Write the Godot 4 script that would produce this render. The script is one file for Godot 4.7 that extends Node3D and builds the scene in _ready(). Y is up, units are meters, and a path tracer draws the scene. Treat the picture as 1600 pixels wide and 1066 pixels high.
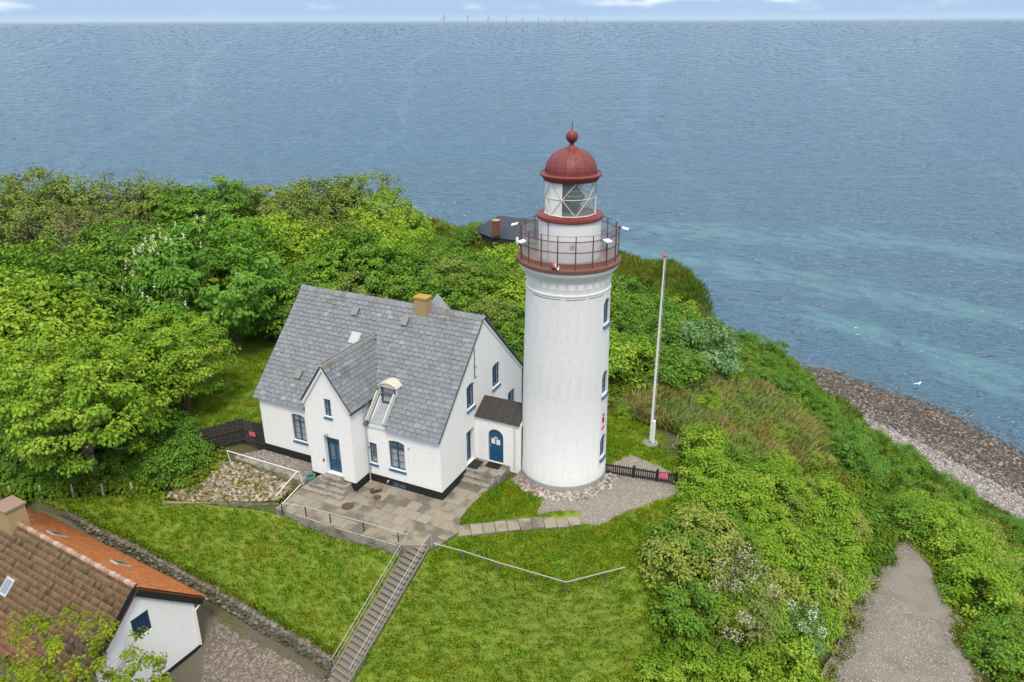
extends Node3D
# Clifftop lighthouse seen from the air: keeper's house, tower, gardens, woods, beach and sea.
const FOCAL := 1180.0          # lens in photo pixels (photo 1600 x 1066)
const PITCH := 22.9
const ROLL := 0.215
const EYE := Vector3(0, 26, 0)
const SEA := -33.0
var cam_fwd: Vector3
var cam_right: Vector3
var cam_up: Vector3
var rng := RandomNumberGenerator.new()
var noise := FastNoiseLite.new()
var M := {}
var used := {}
# house frame: x runs along the front wall, z into the house
const HO := Vector3(-4.134, 0, -37.317)
const HU := Vector3(-0.9018, 0, -0.4323)
const HV := Vector3(0.4323, 0, -0.9018)
const TW := Vector3(3.15, 0.45, -40.14)   # tower axis at its foot

# ------------------------------------------------------------------ picture to place
func ray(px: float, py: float) -> Vector3:
	return cam_fwd + cam_right * ((px - 800.0) / FOCAL) - cam_up * ((py - 533.0) / FOCAL)
func at(px: float, py: float, h: float) -> Vector3:
	var d := ray(px, py)
	return EYE + d * ((h - EYE.y) / d.y)
func on_ground(px: float, py: float, lift := 0.0) -> Vector3:
	var d := ray(px, py).normalized()
	var lo := 20.0
	var hi := 20.0
	while hi < 260.0:
		hi += 1.0
		var p := EYE + d * hi
		if p.y < height(p.x, p.z) + lift:
			break
		lo = hi
	for k in 12:
		var mid := (lo + hi) * 0.5
		var p := EYE + d * mid
		if p.y < height(p.x, p.z) + lift: hi = mid
		else: lo = mid
	return EYE + d * hi
func house_pt(u: float, h: float, v: float) -> Vector3:
	return HO + HU * u + HV * v + Vector3(0, h, 0)

# ------------------------------------------------------------------ terrain: a triangulated net of spot heights
var tin_p := PackedVector2Array()
var tin_h := PackedFloat32Array()
var tin_t := PackedInt32Array()
var tin_bins := {}
const BIN := 5.0
func spot(p: Vector3) -> void:
	tin_p.append(Vector2(p.x, p.z)); tin_h.append(p.y)
func make_tin() -> void:
	tin_t = Geometry2D.triangulate_delaunay(tin_p)
	for k in range(0, tin_t.size(), 3):
		var a := tin_p[tin_t[k]]
		var b := tin_p[tin_t[k + 1]]
		var c := tin_p[tin_t[k + 2]]
		var x0 := int(floor(minf(a.x, minf(b.x, c.x)) / BIN))
		var x1 := int(floor(maxf(a.x, maxf(b.x, c.x)) / BIN))
		var y0 := int(floor(minf(a.y, minf(b.y, c.y)) / BIN))
		var y1 := int(floor(maxf(a.y, maxf(b.y, c.y)) / BIN))
		for i in range(x0, x1 + 1):
			for j in range(y0, y1 + 1):
				var key := Vector2i(i, j)
				if not tin_bins.has(key): tin_bins[key] = PackedInt32Array()
				tin_bins[key].append(k)
func height(x: float, z: float) -> float:
	var p := Vector2(x, z)
	var list: PackedInt32Array = tin_bins.get(Vector2i(int(floor(x / BIN)), int(floor(z / BIN))), PackedInt32Array())
	for k in list:
		var a := tin_p[tin_t[k]]
		var b := tin_p[tin_t[k + 1]]
		var c := tin_p[tin_t[k + 2]]
		var d := (b - a).cross(c - a)
		if absf(d) < 1e-9: continue
		var wb := (p - a).cross(c - a) / d
		var wc := (b - a).cross(p - a) / d
		if wb >= -1e-4 and wc >= -1e-4 and wb + wc <= 1.0002:
			return tin_h[tin_t[k]] * (1.0 - wb - wc) + tin_h[tin_t[k + 1]] * wb + tin_h[tin_t[k + 2]] * wc
	return SEA - 8.0
func bumps(x: float, z: float) -> float:
	# unevenness of the wild ground, none round the house, yard and path
	var far := clampf((Vector2(x + 3.0, z + 37.0).length() - 26.0) / 20.0, 0.0, 1.0)
	return far * noise.get_noise_2d(x * 6.0, z * 6.0) * 1.6 * clampf((height(x, z) + 30.5) / 4.0, 0.0, 1.0)

# ------------------------------------------------------------------ naming
func numbered(called: String, parent: Node) -> String:
	var key := "%d/%s" % [parent.get_instance_id(), called]
	used[key] = used.get(key, 0) + 1
	return called if used[key] == 1 else "%s_%03d" % [called, used[key] - 1]
func put(o: Node3D, called: String, parent: Node) -> Node3D:
	o.name = numbered(called, parent)
	parent.add_child(o)
	return o
func tag(o: Node, label: String, category: String, group := "") -> Node:
	o.set_meta("label", label); o.set_meta("category", category)
	if group != "": o.set_meta("group", group)
	return o
func thing(called: String, label: String, category: String, pos := Vector3.ZERO, group := "") -> Node3D:
	var o := Node3D.new()
	put(o, called, self)
	o.position = pos
	tag(o, label, category, group)
	return o
func obj(called: String, m: Mesh, mat: Material, parent: Node, xf := Transform3D.IDENTITY) -> MeshInstance3D:
	var o := MeshInstance3D.new()
	o.mesh = m
	o.material_override = mat
	o.transform = xf
	put(o, called, parent)
	return o
func structure(called: String, m: Mesh, mat: Material) -> MeshInstance3D:
	var o := obj(called, m, mat, self)
	o.set_meta("kind", "structure")
	return o
func copy_of(o: Node3D, called: String) -> Node3D:
	var c: Node3D = o.duplicate()
	put(c, called, self)
	return c

# ------------------------------------------------------------------ mesh helpers (corners run counter-clockwise seen from outside)
func st_new(smooth := false) -> SurfaceTool:
	var st := SurfaceTool.new()
	st.begin(Mesh.PRIMITIVE_TRIANGLES)
	st.set_smooth_group(0 if smooth else -1)
	return st
func done(st: SurfaceTool) -> ArrayMesh:
	st.generate_normals()
	return st.commit()
func tri(st: SurfaceTool, a: Vector3, b: Vector3, c: Vector3) -> void:
	st.add_vertex(a); st.add_vertex(c); st.add_vertex(b)
func quad(st: SurfaceTool, a: Vector3, b: Vector3, c: Vector3, d: Vector3) -> void:
	tri(st, a, b, c); tri(st, a, c, d)
func box(st: SurfaceTool, lo: Vector3, hi: Vector3, xf := Transform3D.IDENTITY) -> void:
	var p := []
	for k in 8:
		p.append(xf * Vector3(hi.x if k & 1 else lo.x, hi.y if k & 2 else lo.y, hi.z if k & 4 else lo.z))
	quad(st, p[4], p[5], p[7], p[6]); quad(st, p[1], p[0], p[2], p[3])
	quad(st, p[5], p[1], p[3], p[7]); quad(st, p[0], p[4], p[6], p[2])
	quad(st, p[6], p[7], p[3], p[2]); quad(st, p[0], p[1], p[5], p[4])
func box_mesh(lo: Vector3, hi: Vector3, xf := Transform3D.IDENTITY) -> ArrayMesh:
	var st := st_new()
	box(st, lo, hi, xf)
	return done(st)
func soft_box(size: Vector3, c: float) -> ArrayMesh:
	# a box round the origin with chamfered top and bottom edges
	var st := st_new()
	var h := size * 0.5
	var rings := []
	for r in [[-h.y, c], [-h.y + c, 0.0], [h.y - c, 0.0], [h.y, c]]:
		var x: float = h.x - r[1]
		var z: float = h.z - r[1]
		rings.append([Vector3(-x, r[0], z), Vector3(x, r[0], z), Vector3(x, r[0], -z), Vector3(-x, r[0], -z)])
	for k in 3:
		for j in 4:
			quad(st, rings[k][j], rings[k][(j + 1) % 4], rings[k + 1][(j + 1) % 4], rings[k + 1][j])
	quad(st, rings[3][0], rings[3][1], rings[3][2], rings[3][3])
	quad(st, rings[0][3], rings[0][2], rings[0][1], rings[0][0])
	return done(st)
func tube(st: SurfaceTool, a: Vector3, b: Vector3, r0: float, r1 := -1.0, n := 8, caps := true) -> void:
	if r1 < 0.0: r1 = r0
	var d := (b - a).normalized()
	var s := d.cross(Vector3.UP if absf(d.y) < 0.9 else Vector3.RIGHT).normalized()
	var t := s.cross(d)
	for k in n:
		var a0 := TAU * k / n
		var a1 := TAU * (k + 1) / n
		var e0 := s * cos(a0) - t * sin(a0)
		var e1 := s * cos(a1) - t * sin(a1)
		quad(st, a + e1 * r0, a + e0 * r0, b + e0 * r1, b + e1 * r1)
		if caps:
			tri(st, b, b + e1 * r1, b + e0 * r1); tri(st, a, a + e0 * r0, a + e1 * r0)
func pipe(points: Array, r: float, n := 8) -> ArrayMesh:
	var st := st_new()
	for k in points.size() - 1:
		tube(st, points[k], points[k + 1], r, r, n)
	return done(st)
func lathe(profile: Array, n := 64, smooth := true, crease := true) -> ArrayMesh:
	# profile: Vector2(radius, height) from bottom to top
	var st := st_new(smooth)
	for k in profile.size() - 1:
		var p: Vector2 = profile[k]
		var q: Vector2 = profile[k + 1]
		if smooth: st.set_smooth_group(k if crease else 0)
		for j in n:
			var a := TAU * j / n
			var b := TAU * (j + 1) / n
			var ca := Vector3(cos(a), 0, -sin(a))
			var cb := Vector3(cos(b), 0, -sin(b))
			var A := ca * p.x + Vector3(0, p.y, 0)
			var B := cb * p.x + Vector3(0, p.y, 0)
			var C := cb * q.x + Vector3(0, q.y, 0)
			var D := ca * q.x + Vector3(0, q.y, 0)
			if p.x > 1e-4: tri(st, A, B, C if q.x > 1e-4 else D)
			if q.x > 1e-4: tri(st, A, C, D)
	return done(st)
func prism(poly: PackedVector2Array, y0: float, y1: float) -> ArrayMesh:
	# a plan outline (x, z) raised from y0 to y1
	var st := st_new()
	if Geometry2D.is_polygon_clockwise(poly): poly.reverse()
	var t := Geometry2D.triangulate_polygon(poly)
	for k in range(0, t.size(), 3):
		var a := poly[t[k]]
		var b := poly[t[k + 1]]
		var c := poly[t[k + 2]]
		if (b - a).cross(c - a) > 0.0:
			var s := b
			b = c
			c = s
		tri(st, Vector3(a.x, y1, a.y), Vector3(b.x, y1, b.y), Vector3(c.x, y1, c.y))
		tri(st, Vector3(a.x, y0, a.y), Vector3(c.x, y0, c.y), Vector3(b.x, y0, b.y))
	var n := poly.size()
	var area := 0.0
	for k in n: area += poly[k].cross(poly[(k + 1) % n])
	for k in n:
		var a := poly[k]
		var b := poly[(k + 1) % n]
		if area > 0.0:
			var s := a
			a = b
			b = s
		quad(st, Vector3(a.x, y0, a.y), Vector3(b.x, y0, b.y), Vector3(b.x, y1, b.y), Vector3(a.x, y1, a.y))
	return done(st)
func drape(poly: PackedVector2Array, cell: float, lift: float) -> ArrayMesh:
	# a sheet laid over the terrain inside a plan outline
	var st := SurfaceTool.new()
	st.begin(Mesh.PRIMITIVE_TRIANGLES)
	st.set_smooth_group(0)
	var lo := poly[0]
	var hi := poly[0]
	for p in poly:
		lo = lo.min(p); hi = hi.max(p)
	var nx := int(ceil((hi.x - lo.x) / cell))
	var nz := int(ceil((hi.y - lo.y) / cell))
	for i in nx:
		for j in nz:
			var x := lo.x + i * cell
			var z := lo.y + j * cell
			var sq := PackedVector2Array([Vector2(x, z), Vector2(x + cell, z), Vector2(x + cell, z + cell), Vector2(x, z + cell)])
			var n_in := 0
			for p in sq:
				if Geometry2D.is_point_in_polygon(p, poly): n_in += 1
			var parts := [sq]
			if n_in < 4: parts = Geometry2D.intersect_polygons(sq, poly)
			for q in parts:
				var t := Geometry2D.triangulate_polygon(q)
				for k in range(0, t.size(), 3):
					var a: Vector2 = q[t[k]]
					var b: Vector2 = q[t[k + 1]]
					var c: Vector2 = q[t[k + 2]]
					if (b - a).cross(c - a) > 0.0:
						var s := b
						b = c
						c = s
					tri(st, Vector3(a.x, height(a.x, a.y) + lift, a.y), Vector3(b.x, height(b.x, b.y) + lift, b.y), Vector3(c.x, height(c.x, c.y) + lift, c.y))
	st.index()
	st.generate_normals()
	return st.commit()
func ground_poly(px: Array) -> PackedVector2Array:
	var out := PackedVector2Array()
	for p in px:
		var g := on_ground(p[0], p[1])
		out.append(Vector2(g.x, g.z))
	return out
func house_poly(uv: Array) -> PackedVector2Array:
	var out := PackedVector2Array()
	for p in uv:
		var g := house_pt(p[0], 0, p[1])
		out.append(Vector2(g.x, g.z))
	return out
func wavy(poly: PackedVector2Array, step: float, amount: float, seed_: int) -> PackedVector2Array:
	# an outline with an uneven, natural edge
	var r := RandomNumberGenerator.new()
	r.seed = seed_
	var out := PackedVector2Array()
	for k in poly.size():
		var a := poly[k]
		var b := poly[(k + 1) % poly.size()]
		var n := maxi(1, int(a.distance_to(b) / step))
		for j in n:
			out.append(a.lerp(b, float(j) / n) + Vector2(r.randf_range(-amount, amount), r.randf_range(-amount, amount)) * (1.0 if j > 0 else 0.3))
	return out

# ------------------------------------------------------------------ materials
func srgb(c: Color) -> Color: return c.linear_to_srgb()
func plain(c: Color, rough := 0.8, spec := 0.5, metal := 0.0) -> StandardMaterial3D:
	var m := StandardMaterial3D.new()
	m.albedo_color = srgb(c); m.roughness = rough; m.metallic_specular = spec; m.metallic = metal
	return m
func noise_img(size: int, freq: float, oct: int, seed_: int, kind := FastNoiseLite.TYPE_SIMPLEX_SMOOTH) -> Image:
	var n := FastNoiseLite.new()
	n.noise_type = kind; n.frequency = freq; n.seed = seed_
	n.fractal_type = FastNoiseLite.FRACTAL_FBM; n.fractal_octaves = oct
	return n.get_seamless_image(size, size)
func ramp_tex(img: Image, stops: Array, alpha := []) -> ImageTexture:
	# grey noise to colours; stops: [at, Color linear]
	var lut := PackedByteArray()
	for k in 256:
		var t := k / 255.0
		var c: Color = stops[-1][1]
		if t <= stops[0][0]: c = stops[0][1]
		else:
			for j in stops.size() - 1:
				if t <= stops[j + 1][0]:
					c = (stops[j][1] as Color).lerp(stops[j + 1][1], (t - stops[j][0]) / (stops[j + 1][0] - stops[j][0]))
					break
		c = srgb(c)
		lut.append(int(clampf(c.r, 0, 1) * 255)); lut.append(int(clampf(c.g, 0, 1) * 255)); lut.append(int(clampf(c.b, 0, 1) * 255)); lut.append(int(clampf(c.a, 0, 1) * 255))
	img.convert(Image.FORMAT_L8)
	var src := img.get_data()
	var dst := PackedByteArray()
	dst.resize(src.size() * 4)
	for k in src.size():
		var v := src[k] * 4
		var d := k * 4
		dst[d] = lut[v]; dst[d + 1] = lut[v + 1]; dst[d + 2] = lut[v + 2]; dst[d + 3] = lut[v + 3]
	return ImageTexture.create_from_image(Image.create_from_data(img.get_width(), img.get_height(), false, Image.FORMAT_RGBA8, dst))
func normal_tex(img: Image, strength: float) -> ImageTexture:
	var i: Image = img.duplicate()
	i.convert(Image.FORMAT_RGBA8)
	i.bump_map_to_normal_map(strength)
	return ImageTexture.create_from_image(i)
func grained(stops: Array, tile: float, freq: float, oct: int, seed_: int, rough := 0.85, bump := 0.0, patch := [], patch_tile := 7.0) -> StandardMaterial3D:
	# a surface with fine grain (tile in metres) and coarse patches laid over it
	var m := StandardMaterial3D.new()
	var img := noise_img(384, freq, oct, seed_)
	m.albedo_texture = ramp_tex(img.duplicate(), stops)
	m.roughness = rough
	m.uv1_triplanar = true; m.uv1_world_triplanar = true
	m.uv1_scale = Vector3.ONE / tile
	if bump > 0.0:
		m.normal_enabled = true
		m.normal_texture = normal_tex(img, bump)
	if patch.size() > 0:
		m.detail_enabled = true
		m.detail_blend_mode = BaseMaterial3D.BLEND_MODE_MIX
		m.detail_albedo = ramp_tex(noise_img(256, 0.012, 5, seed_ + 77), patch)
		m.detail_uv_layer = BaseMaterial3D.DETAIL_UV_2
		m.uv2_triplanar = true; m.uv2_world_triplanar = true
		m.uv2_scale = Vector3.ONE / patch_tile
	return m
func C3(r: float, g: float, b: float, a := 1.0) -> Color: return Color(r, g, b, a)

# ------------------------------------------------------------------ plants
class Leaves:
	var v := PackedVector3Array()
	var n := PackedVector3Array()
	var c := PackedColorArray()
	var idx := PackedInt32Array()
	func mesh() -> ArrayMesh:
		var a := []
		a.resize(Mesh.ARRAY_MAX)
		a[Mesh.ARRAY_VERTEX] = v; a[Mesh.ARRAY_NORMAL] = n; a[Mesh.ARRAY_COLOR] = c; a[Mesh.ARRAY_INDEX] = idx
		var m := ArrayMesh.new()
		m.add_surface_from_arrays(Mesh.PRIMITIVE_TRIANGLES, a)
		return m
func ball(r: RandomNumberGenerator) -> Vector3:
	var z := r.randf_range(-1, 1)
	var a := r.randf() * TAU
	var s := sqrt(1.0 - z * z)
	return Vector3(s * cos(a), z, s * sin(a))
func leaf(L: Leaves, p: Vector3, nrm: Vector3, along: Vector3, size: float, wide: float, col: Color) -> void:
	var t := (along - nrm * along.dot(nrm)).normalized()
	var b := nrm.cross(t)
	var k := L.v.size()
	var dip := nrm * (size * 0.12)
	L.v.append(p - t * size * 0.5); L.v.append(p + b * size * wide * 0.5 + dip); L.v.append(p + t * size * 0.5 - dip); L.v.append(p - b * size * wide * 0.5 + dip)
	for j in 4:
		L.n.append(nrm); L.c.append(col)
	L.idx.append_array(PackedInt32Array([k, k + 1, k + 2, k, k + 2, k + 3]))
func clump(L: Leaves, r: RandomNumberGenerator, c: Vector3, rad: float, flat: float, count: int, size: float, pal: Array, from: Vector3, droop := 0.3, open_ := 0.0) -> void:
	# a spray of leaves round c, turned to the light above and away from the crown's heart
	var out := (c - from).normalized()
	var tone: Color = (pal[r.randi() % pal.size()] as Color).lerp(pal[r.randi() % pal.size()], 0.3)
	for k in count:
		var d := ball(r)
		var q := pow(r.randf(), 0.4)
		var p := c + Vector3(d.x, d.y * flat, d.z) * rad * q
		var nrm := (d * 0.35 + out * 0.45 + Vector3.UP * 0.75 + ball(r) * 0.36).normalized()
		var col: Color = tone.lerp(pal[r.randi() % pal.size()], 0.2)
		var g := r.randf_range(0.86, 1.15)
		leaf(L, p, nrm, d + Vector3.DOWN * droop + ball(r) * 0.4, size * r.randf_range(0.55, 1.4), r.randf_range(0.5, 0.8), Color(col.r * g, col.g * g, col.b * g))
func lobes(r: RandomNumberGenerator, n: int) -> Array:
	var out := []
	for k in n: out.append([ball(r), r.randf_range(-0.16, 0.3)])
	return out
func lobed(d: Vector3, l: Array) -> float:
	var s := 1.0
	for q in l: s += q[1] * pow(maxf(0.0, d.dot(q[0])), 5.0)
	return s
func crown_points(r: RandomNumberGenerator, centre: Vector3, rx: float, ry: float, n: int, low: float, inner: float) -> Array:
	var l := lobes(r, 12)
	var out := []
	while out.size() < n:
		var d := ball(r)
		if d.y < low: continue
		var q := (1.0 if r.randf() > inner else r.randf_range(0.35, 0.85)) * r.randf_range(0.84, 1.02) * lobed(d, l)
		out.append(centre + Vector3(d.x * rx, d.y * ry, d.z * rx) * q)
	return out
func branch(st: SurfaceTool, r: RandomNumberGenerator, a: Vector3, b: Vector3, r0: float, r1: float, sides := 5) -> void:
	# a bent, tapering limb
	var mid := a.lerp(b, 0.5) + ball(r) * a.distance_to(b) * 0.08 + Vector3.DOWN * a.distance_to(b) * 0.06
	tube(st, a, mid, r0, (r0 + r1) * 0.5, sides, false)
	tube(st, mid, b, (r0 + r1) * 0.5, r1, sides, false)
func make_tree(called: String, o: Dictionary) -> Node3D:
	# o: seed H R low clumps leaves size flat rad inner pal trunk stems twigs
	var r := RandomNumberGenerator.new()
	r.seed = o.seed
	var root := Node3D.new()
	var H: float = o.H
	var R: float = o.R
	var base: float = o.get("base", H * 0.22)
	var ry := (H - base) * 0.5
	var centre: Vector3 = Vector3(0, base + ry, 0) + o.get("shift", Vector3.ZERO)
	var pts := crown_points(r, centre, R, ry, o.clumps, o.get("low", -0.75), o.get("inner", 0.25))
	var st := st_new()
	var stems: int = o.get("stems", 1)
	var tr: float = o.get("trunk", 0.025 * H)
	var heads := []
	for s in stems:
		var lean := Vector3(r.randf_range(-1, 1), 0, r.randf_range(-1, 1)) * (R * 0.25 if stems > 1 else R * 0.08)
		if o.has("lean"): lean = o.lean[s]
		var head := Vector3(lean.x, base + ry * 0.7, lean.z)
		var foot := lean * 0.12 + Vector3(0, -0.3, 0)
		tube(st, foot, foot.lerp(head, 0.5) + ball(r) * 0.15, tr, tr * 0.78, 8, false)
		tube(st, foot.lerp(head, 0.5), head, tr * 0.78, tr * 0.45, 8, false)
		heads.append([foot, head])
	var twig_n: int = o.get("twigs", 12)
	for k in twig_n:
		var hd: Array = heads[k % stems]
		var a: Vector3 = (hd[0] as Vector3).lerp(hd[1], r.randf_range(0.55, 1.0))
		var b: Vector3 = pts[k % pts.size()]
		branch(st, r, a, b, tr * 0.4, tr * 0.1)
		if o.get("fine", 0) > 0:
			for j in o.fine:
				var c: Vector3 = a.lerp(b, r.randf_range(0.4, 0.9))
				var e: Vector3 = c + ((b - a).normalized() + ball(r) * 0.9 + Vector3.UP * 0.4).normalized() * R * r.randf_range(0.15, 0.4)
				branch(st, r, c, e, tr * 0.14, tr * 0.05, 4)
	var trunk := MeshInstance3D.new()
	trunk.mesh = done(st); trunk.material_override = o.get("bark", M.bark)
	trunk.name = "trunk"
	root.add_child(trunk)
	var L := Leaves.new()
	var rad: float = o.get("rad", R * 0.26)
	for p in pts:
		clump(L, r, p, rad * r.randf_range(0.7, 1.3), o.get("flat", 0.7), int(o.leaves * r.randf_range(0.7, 1.3)), o.size, o.pal, centre + Vector3(0, -ry * 0.3, 0), o.get("droop", 0.3))
	var crown := MeshInstance3D.new()
	crown.mesh = L.mesh(); crown.material_override = M.leaf
	crown.name = "crown"
	root.add_child(crown)
	if o.has("flowers"):
		var Fl := Leaves.new()
		for k in o.flowers:
			var d := ball(r)
			if d.y < -0.1: d.y = -d.y
			if o.has("flower_side") and d.dot(o.flower_side) < r.randf_range(-0.3, 0.6): continue
			var p := centre + Vector3(d.x * R, d.y * ry, d.z * R) * r.randf_range(0.98, 1.1)
			for j in o.get("petals", 10):
				var q := p + Vector3(r.randf_range(-0.5, 0.5) * o.fw, r.randf() * o.fh, r.randf_range(-0.5, 0.5) * o.fw)
				leaf(Fl, q, (ball(r) + Vector3.UP * 0.6).normalized(), ball(r), o.get("fs", 0.12), 0.8, o.fcol)
		var fl := MeshInstance3D.new()
		fl.mesh = Fl.mesh(); fl.material_override = M.leaf
		fl.name = "blossom"
		root.add_child(fl)
	return root
func make_shrub(o: Dictionary) -> Node3D:
	var r := RandomNumberGenerator.new()
	r.seed = o.seed
	var root := Node3D.new()
	var R: float = o.R
	var H: float = o.H
	var centre := Vector3(0, H * 0.35, 0)
	var pts := crown_points(r, centre, R, H * 0.65, o.clumps, -0.45, o.get("inner", 0.2))
	var st := st_new()
	for k in o.get("twigs", 9):
		branch(st, r, Vector3(r.randf_range(-0.2, 0.2) * R, -0.25, r.randf_range(-0.2, 0.2) * R), pts[k % pts.size()], 0.035 * R, 0.01 * R, 4)
	var stem := MeshInstance3D.new()
	stem.mesh = done(st); stem.material_override = o.get("bark", M.bark)
	stem.name = "stems"
	root.add_child(stem)
	var L := Leaves.new()
	for p in pts:
		clump(L, r, p, o.get("rad", R * 0.3) * r.randf_range(0.7, 1.3), o.get("flat", 0.75), int(o.leaves * r.randf_range(0.7, 1.3)), o.size, o.pal, Vector3(0, 0, 0), o.get("droop", 0.2))
	var crown := MeshInstance3D.new()
	crown.mesh = L.mesh(); crown.material_override = M.leaf
	crown.name = "foliage"
	root.add_child(crown)
	if o.has("flowers"):
		var Fl := Leaves.new()
		for p in pts:
			if r.randf() > o.flowers: continue
			var c: Vector3 = p + (p - centre).normalized() * R * 0.12
			for j in o.get("petals", 16):
				leaf(Fl, c + ball(r) * o.fw, (ball(r) + Vector3.UP * 0.7).normalized(), ball(r), o.get("fs", 0.1), 0.85, o.fcol)
		var fl := MeshInstance3D.new()
		fl.mesh = Fl.mesh(); fl.material_override = M.leaf
		fl.name = "blossom"
		root.add_child(fl)
	return root
func blades(seed_: int, n: int, h: float, spread: float, w: float, pal: Array, lean := 0.5) -> ArrayMesh:
	# a tuft of grass
	var r := RandomNumberGenerator.new()
	r.seed = seed_
	var L := Leaves.new()
	for k in n:
		var a := r.randf() * TAU
		var p := Vector3(cos(a), 0, sin(a)) * spread * sqrt(r.randf()) - Vector3(0, 0.02, 0)
		var d := (Vector3.UP + Vector3(cos(a), 0, sin(a)) * r.randf() * lean + ball(r) * 0.25).normalized()
		var hh := h * r.randf_range(0.6, 1.2)
		var s := d.cross(ball(r)).normalized() * w * 0.5
		var c: Color = pal[r.randi() % pal.size()]
		var g := r.randf_range(0.8, 1.2)
		c = Color(c.r * g, c.g * g, c.b * g)
		var nrm := (d.cross(s).normalized() + Vector3.UP * 0.8).normalized()
		var i := L.v.size()
		var bend := Vector3(cos(a), -0.4, sin(a)) * hh * 0.22
		L.v.append(p - s); L.v.append(p + s); L.v.append(p + d * hh * 0.6 + s * 0.7); L.v.append(p + d * hh + bend)
		L.v.append(p + d * hh * 0.6 - s * 0.7)
		for j in 5:
			L.n.append(nrm); L.c.append(c)
		if s.cross(d).dot(nrm) > 0.0: L.idx.append_array(PackedInt32Array([i, i + 2, i + 1, i, i + 4, i + 2, i + 4, i + 3, i + 2]))
		else: L.idx.append_array(PackedInt32Array([i, i + 1, i + 2, i, i + 2, i + 4, i + 4, i + 2, i + 3]))
	return L.mesh()
func scatter(called: String, mesh: Mesh, mat: Material, poly: PackedVector2Array, count: int, seed_: int, smin: float, smax: float, tint: Callable, parent: Node = self, lift := 0.0, tilt := 0.0, keep_out: Array = [], squash := 1.0) -> MultiMeshInstance3D:
	var r := RandomNumberGenerator.new()
	r.seed = seed_
	var lo := poly[0]
	var hi := poly[0]
	for p in poly:
		lo = lo.min(p); hi = hi.max(p)
	var xs := []
	var cs := []
	var tries := 0
	while xs.size() < count and tries < count * 12:
		tries += 1
		var p := Vector2(r.randf_range(lo.x, hi.x), r.randf_range(lo.y, hi.y))
		if not Geometry2D.is_point_in_polygon(p, poly): continue
		var bad := false
		for q in keep_out:
			if Geometry2D.is_point_in_polygon(p, q): bad = true
		if bad: continue
		var s := r.randf_range(smin, smax)
		var b := Basis.from_euler(Vector3(r.randf_range(-tilt, tilt), r.randf() * TAU, r.randf_range(-tilt, tilt))).scaled(Vector3(s, s * squash * r.randf_range(0.8, 1.2), s))
		xs.append(Transform3D(b, Vector3(p.x, height(p.x, p.y) + bumps(p.x, p.y) + lift, p.y)))
		cs.append(tint.call(p, r))
	var mm := MultiMesh.new()
	mm.transform_format = MultiMesh.TRANSFORM_3D
	mm.use_colors = true
	mm.mesh = mesh
	mm.instance_count = xs.size()
	for k in xs.size():
		mm.set_instance_transform(k, xs[k]); mm.set_instance_color(k, cs[k])
	var o := MultiMeshInstance3D.new()
	o.multimesh = mm
	o.material_override = mat
	put(o, called, parent)
	o.set_meta("kind", "stuff")
	return o
func stone_mesh(seed_: int, squash := 0.7) -> ArrayMesh:
	# a rounded, uneven stone about one metre across
	var r := RandomNumberGenerator.new()
	r.seed = seed_
	var l := lobes(r, 9)
	var st := st_new(true)
	var nu := 8
	var nv := 5
	var pt := func(i: int, j: int) -> Vector3:
		var th := PI * j / nv
		var ph := TAU * (i % nu) / nu
		var d := Vector3(sin(th) * cos(ph), cos(th), sin(th) * sin(ph))
		return d * 0.5 * lobed(d, l) * Vector3(1, squash, 1)
	for i in nu:
		for j in nv:
			var a: Vector3 = pt.call(i, j)
			var b: Vector3 = pt.call(i + 1, j)
			var c: Vector3 = pt.call(i + 1, j + 1)
			var d: Vector3 = pt.call(i, j + 1)
			if j > 0: tri(st, a, b, c)
			if j < nv - 1: tri(st, a, c, d)
	st.index()
	st.generate_normals()
	return st.commit()

# ------------------------------------------------------------------ camera, sky, sun
func make_camera_and_light() -> void:
	var p := deg_to_rad(PITCH)
	var r := deg_to_rad(ROLL)
	cam_fwd = Vector3(0, -sin(p), -cos(p))
	var up := Vector3.RIGHT.cross(cam_fwd)
	cam_right = Vector3.RIGHT * cos(r) - up * sin(r)
	cam_up = up * cos(r) + Vector3.RIGHT * sin(r)
	var cam := Camera3D.new()
	cam.name = "Camera"
	cam.transform = Transform3D(Basis(cam_right, cam_up, -cam_fwd), EYE)
	cam.fov = rad_to_deg(2.0 * atan(533.0 / FOCAL))
	cam.near = 0.5
	cam.far = 90000.0
	add_child(cam)
	cam.current = true
	var env := Environment.new()
	env.background_mode = Environment.BG_SKY
	var sky := Sky.new()
	sky.sky_material = sky_of_thin_cloud()
	env.sky = sky
	env.background_energy_multiplier = 1.0
	env.tonemap_mode = Environment.TONE_MAPPER_LINEAR
	env.tonemap_exposure = 1.7
	env.sdfgi_enabled = true; env.ssao_enabled = true; env.ssil_enabled = true
	env.fog_enabled = true
	env.fog_density = 0.000006
	env.fog_light_color = Color(0.72, 0.85, 0.98)
	var we := WorldEnvironment.new()
	we.name = "Environment"
	we.environment = env
	add_child(we)
	var sun := DirectionalLight3D.new()
	sun.name = "Sun"
	sun.light_energy = 0.5
	sun.light_angular_distance = 14.0
	sun.light_color = Color(1.0, 0.96, 0.9)
	sun.shadow_enabled = true
	sun.look_at_from_position(Vector3(0.08, 0.9, 0.6) * 10.0, Vector3.ZERO)
	add_child(sun)
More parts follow.
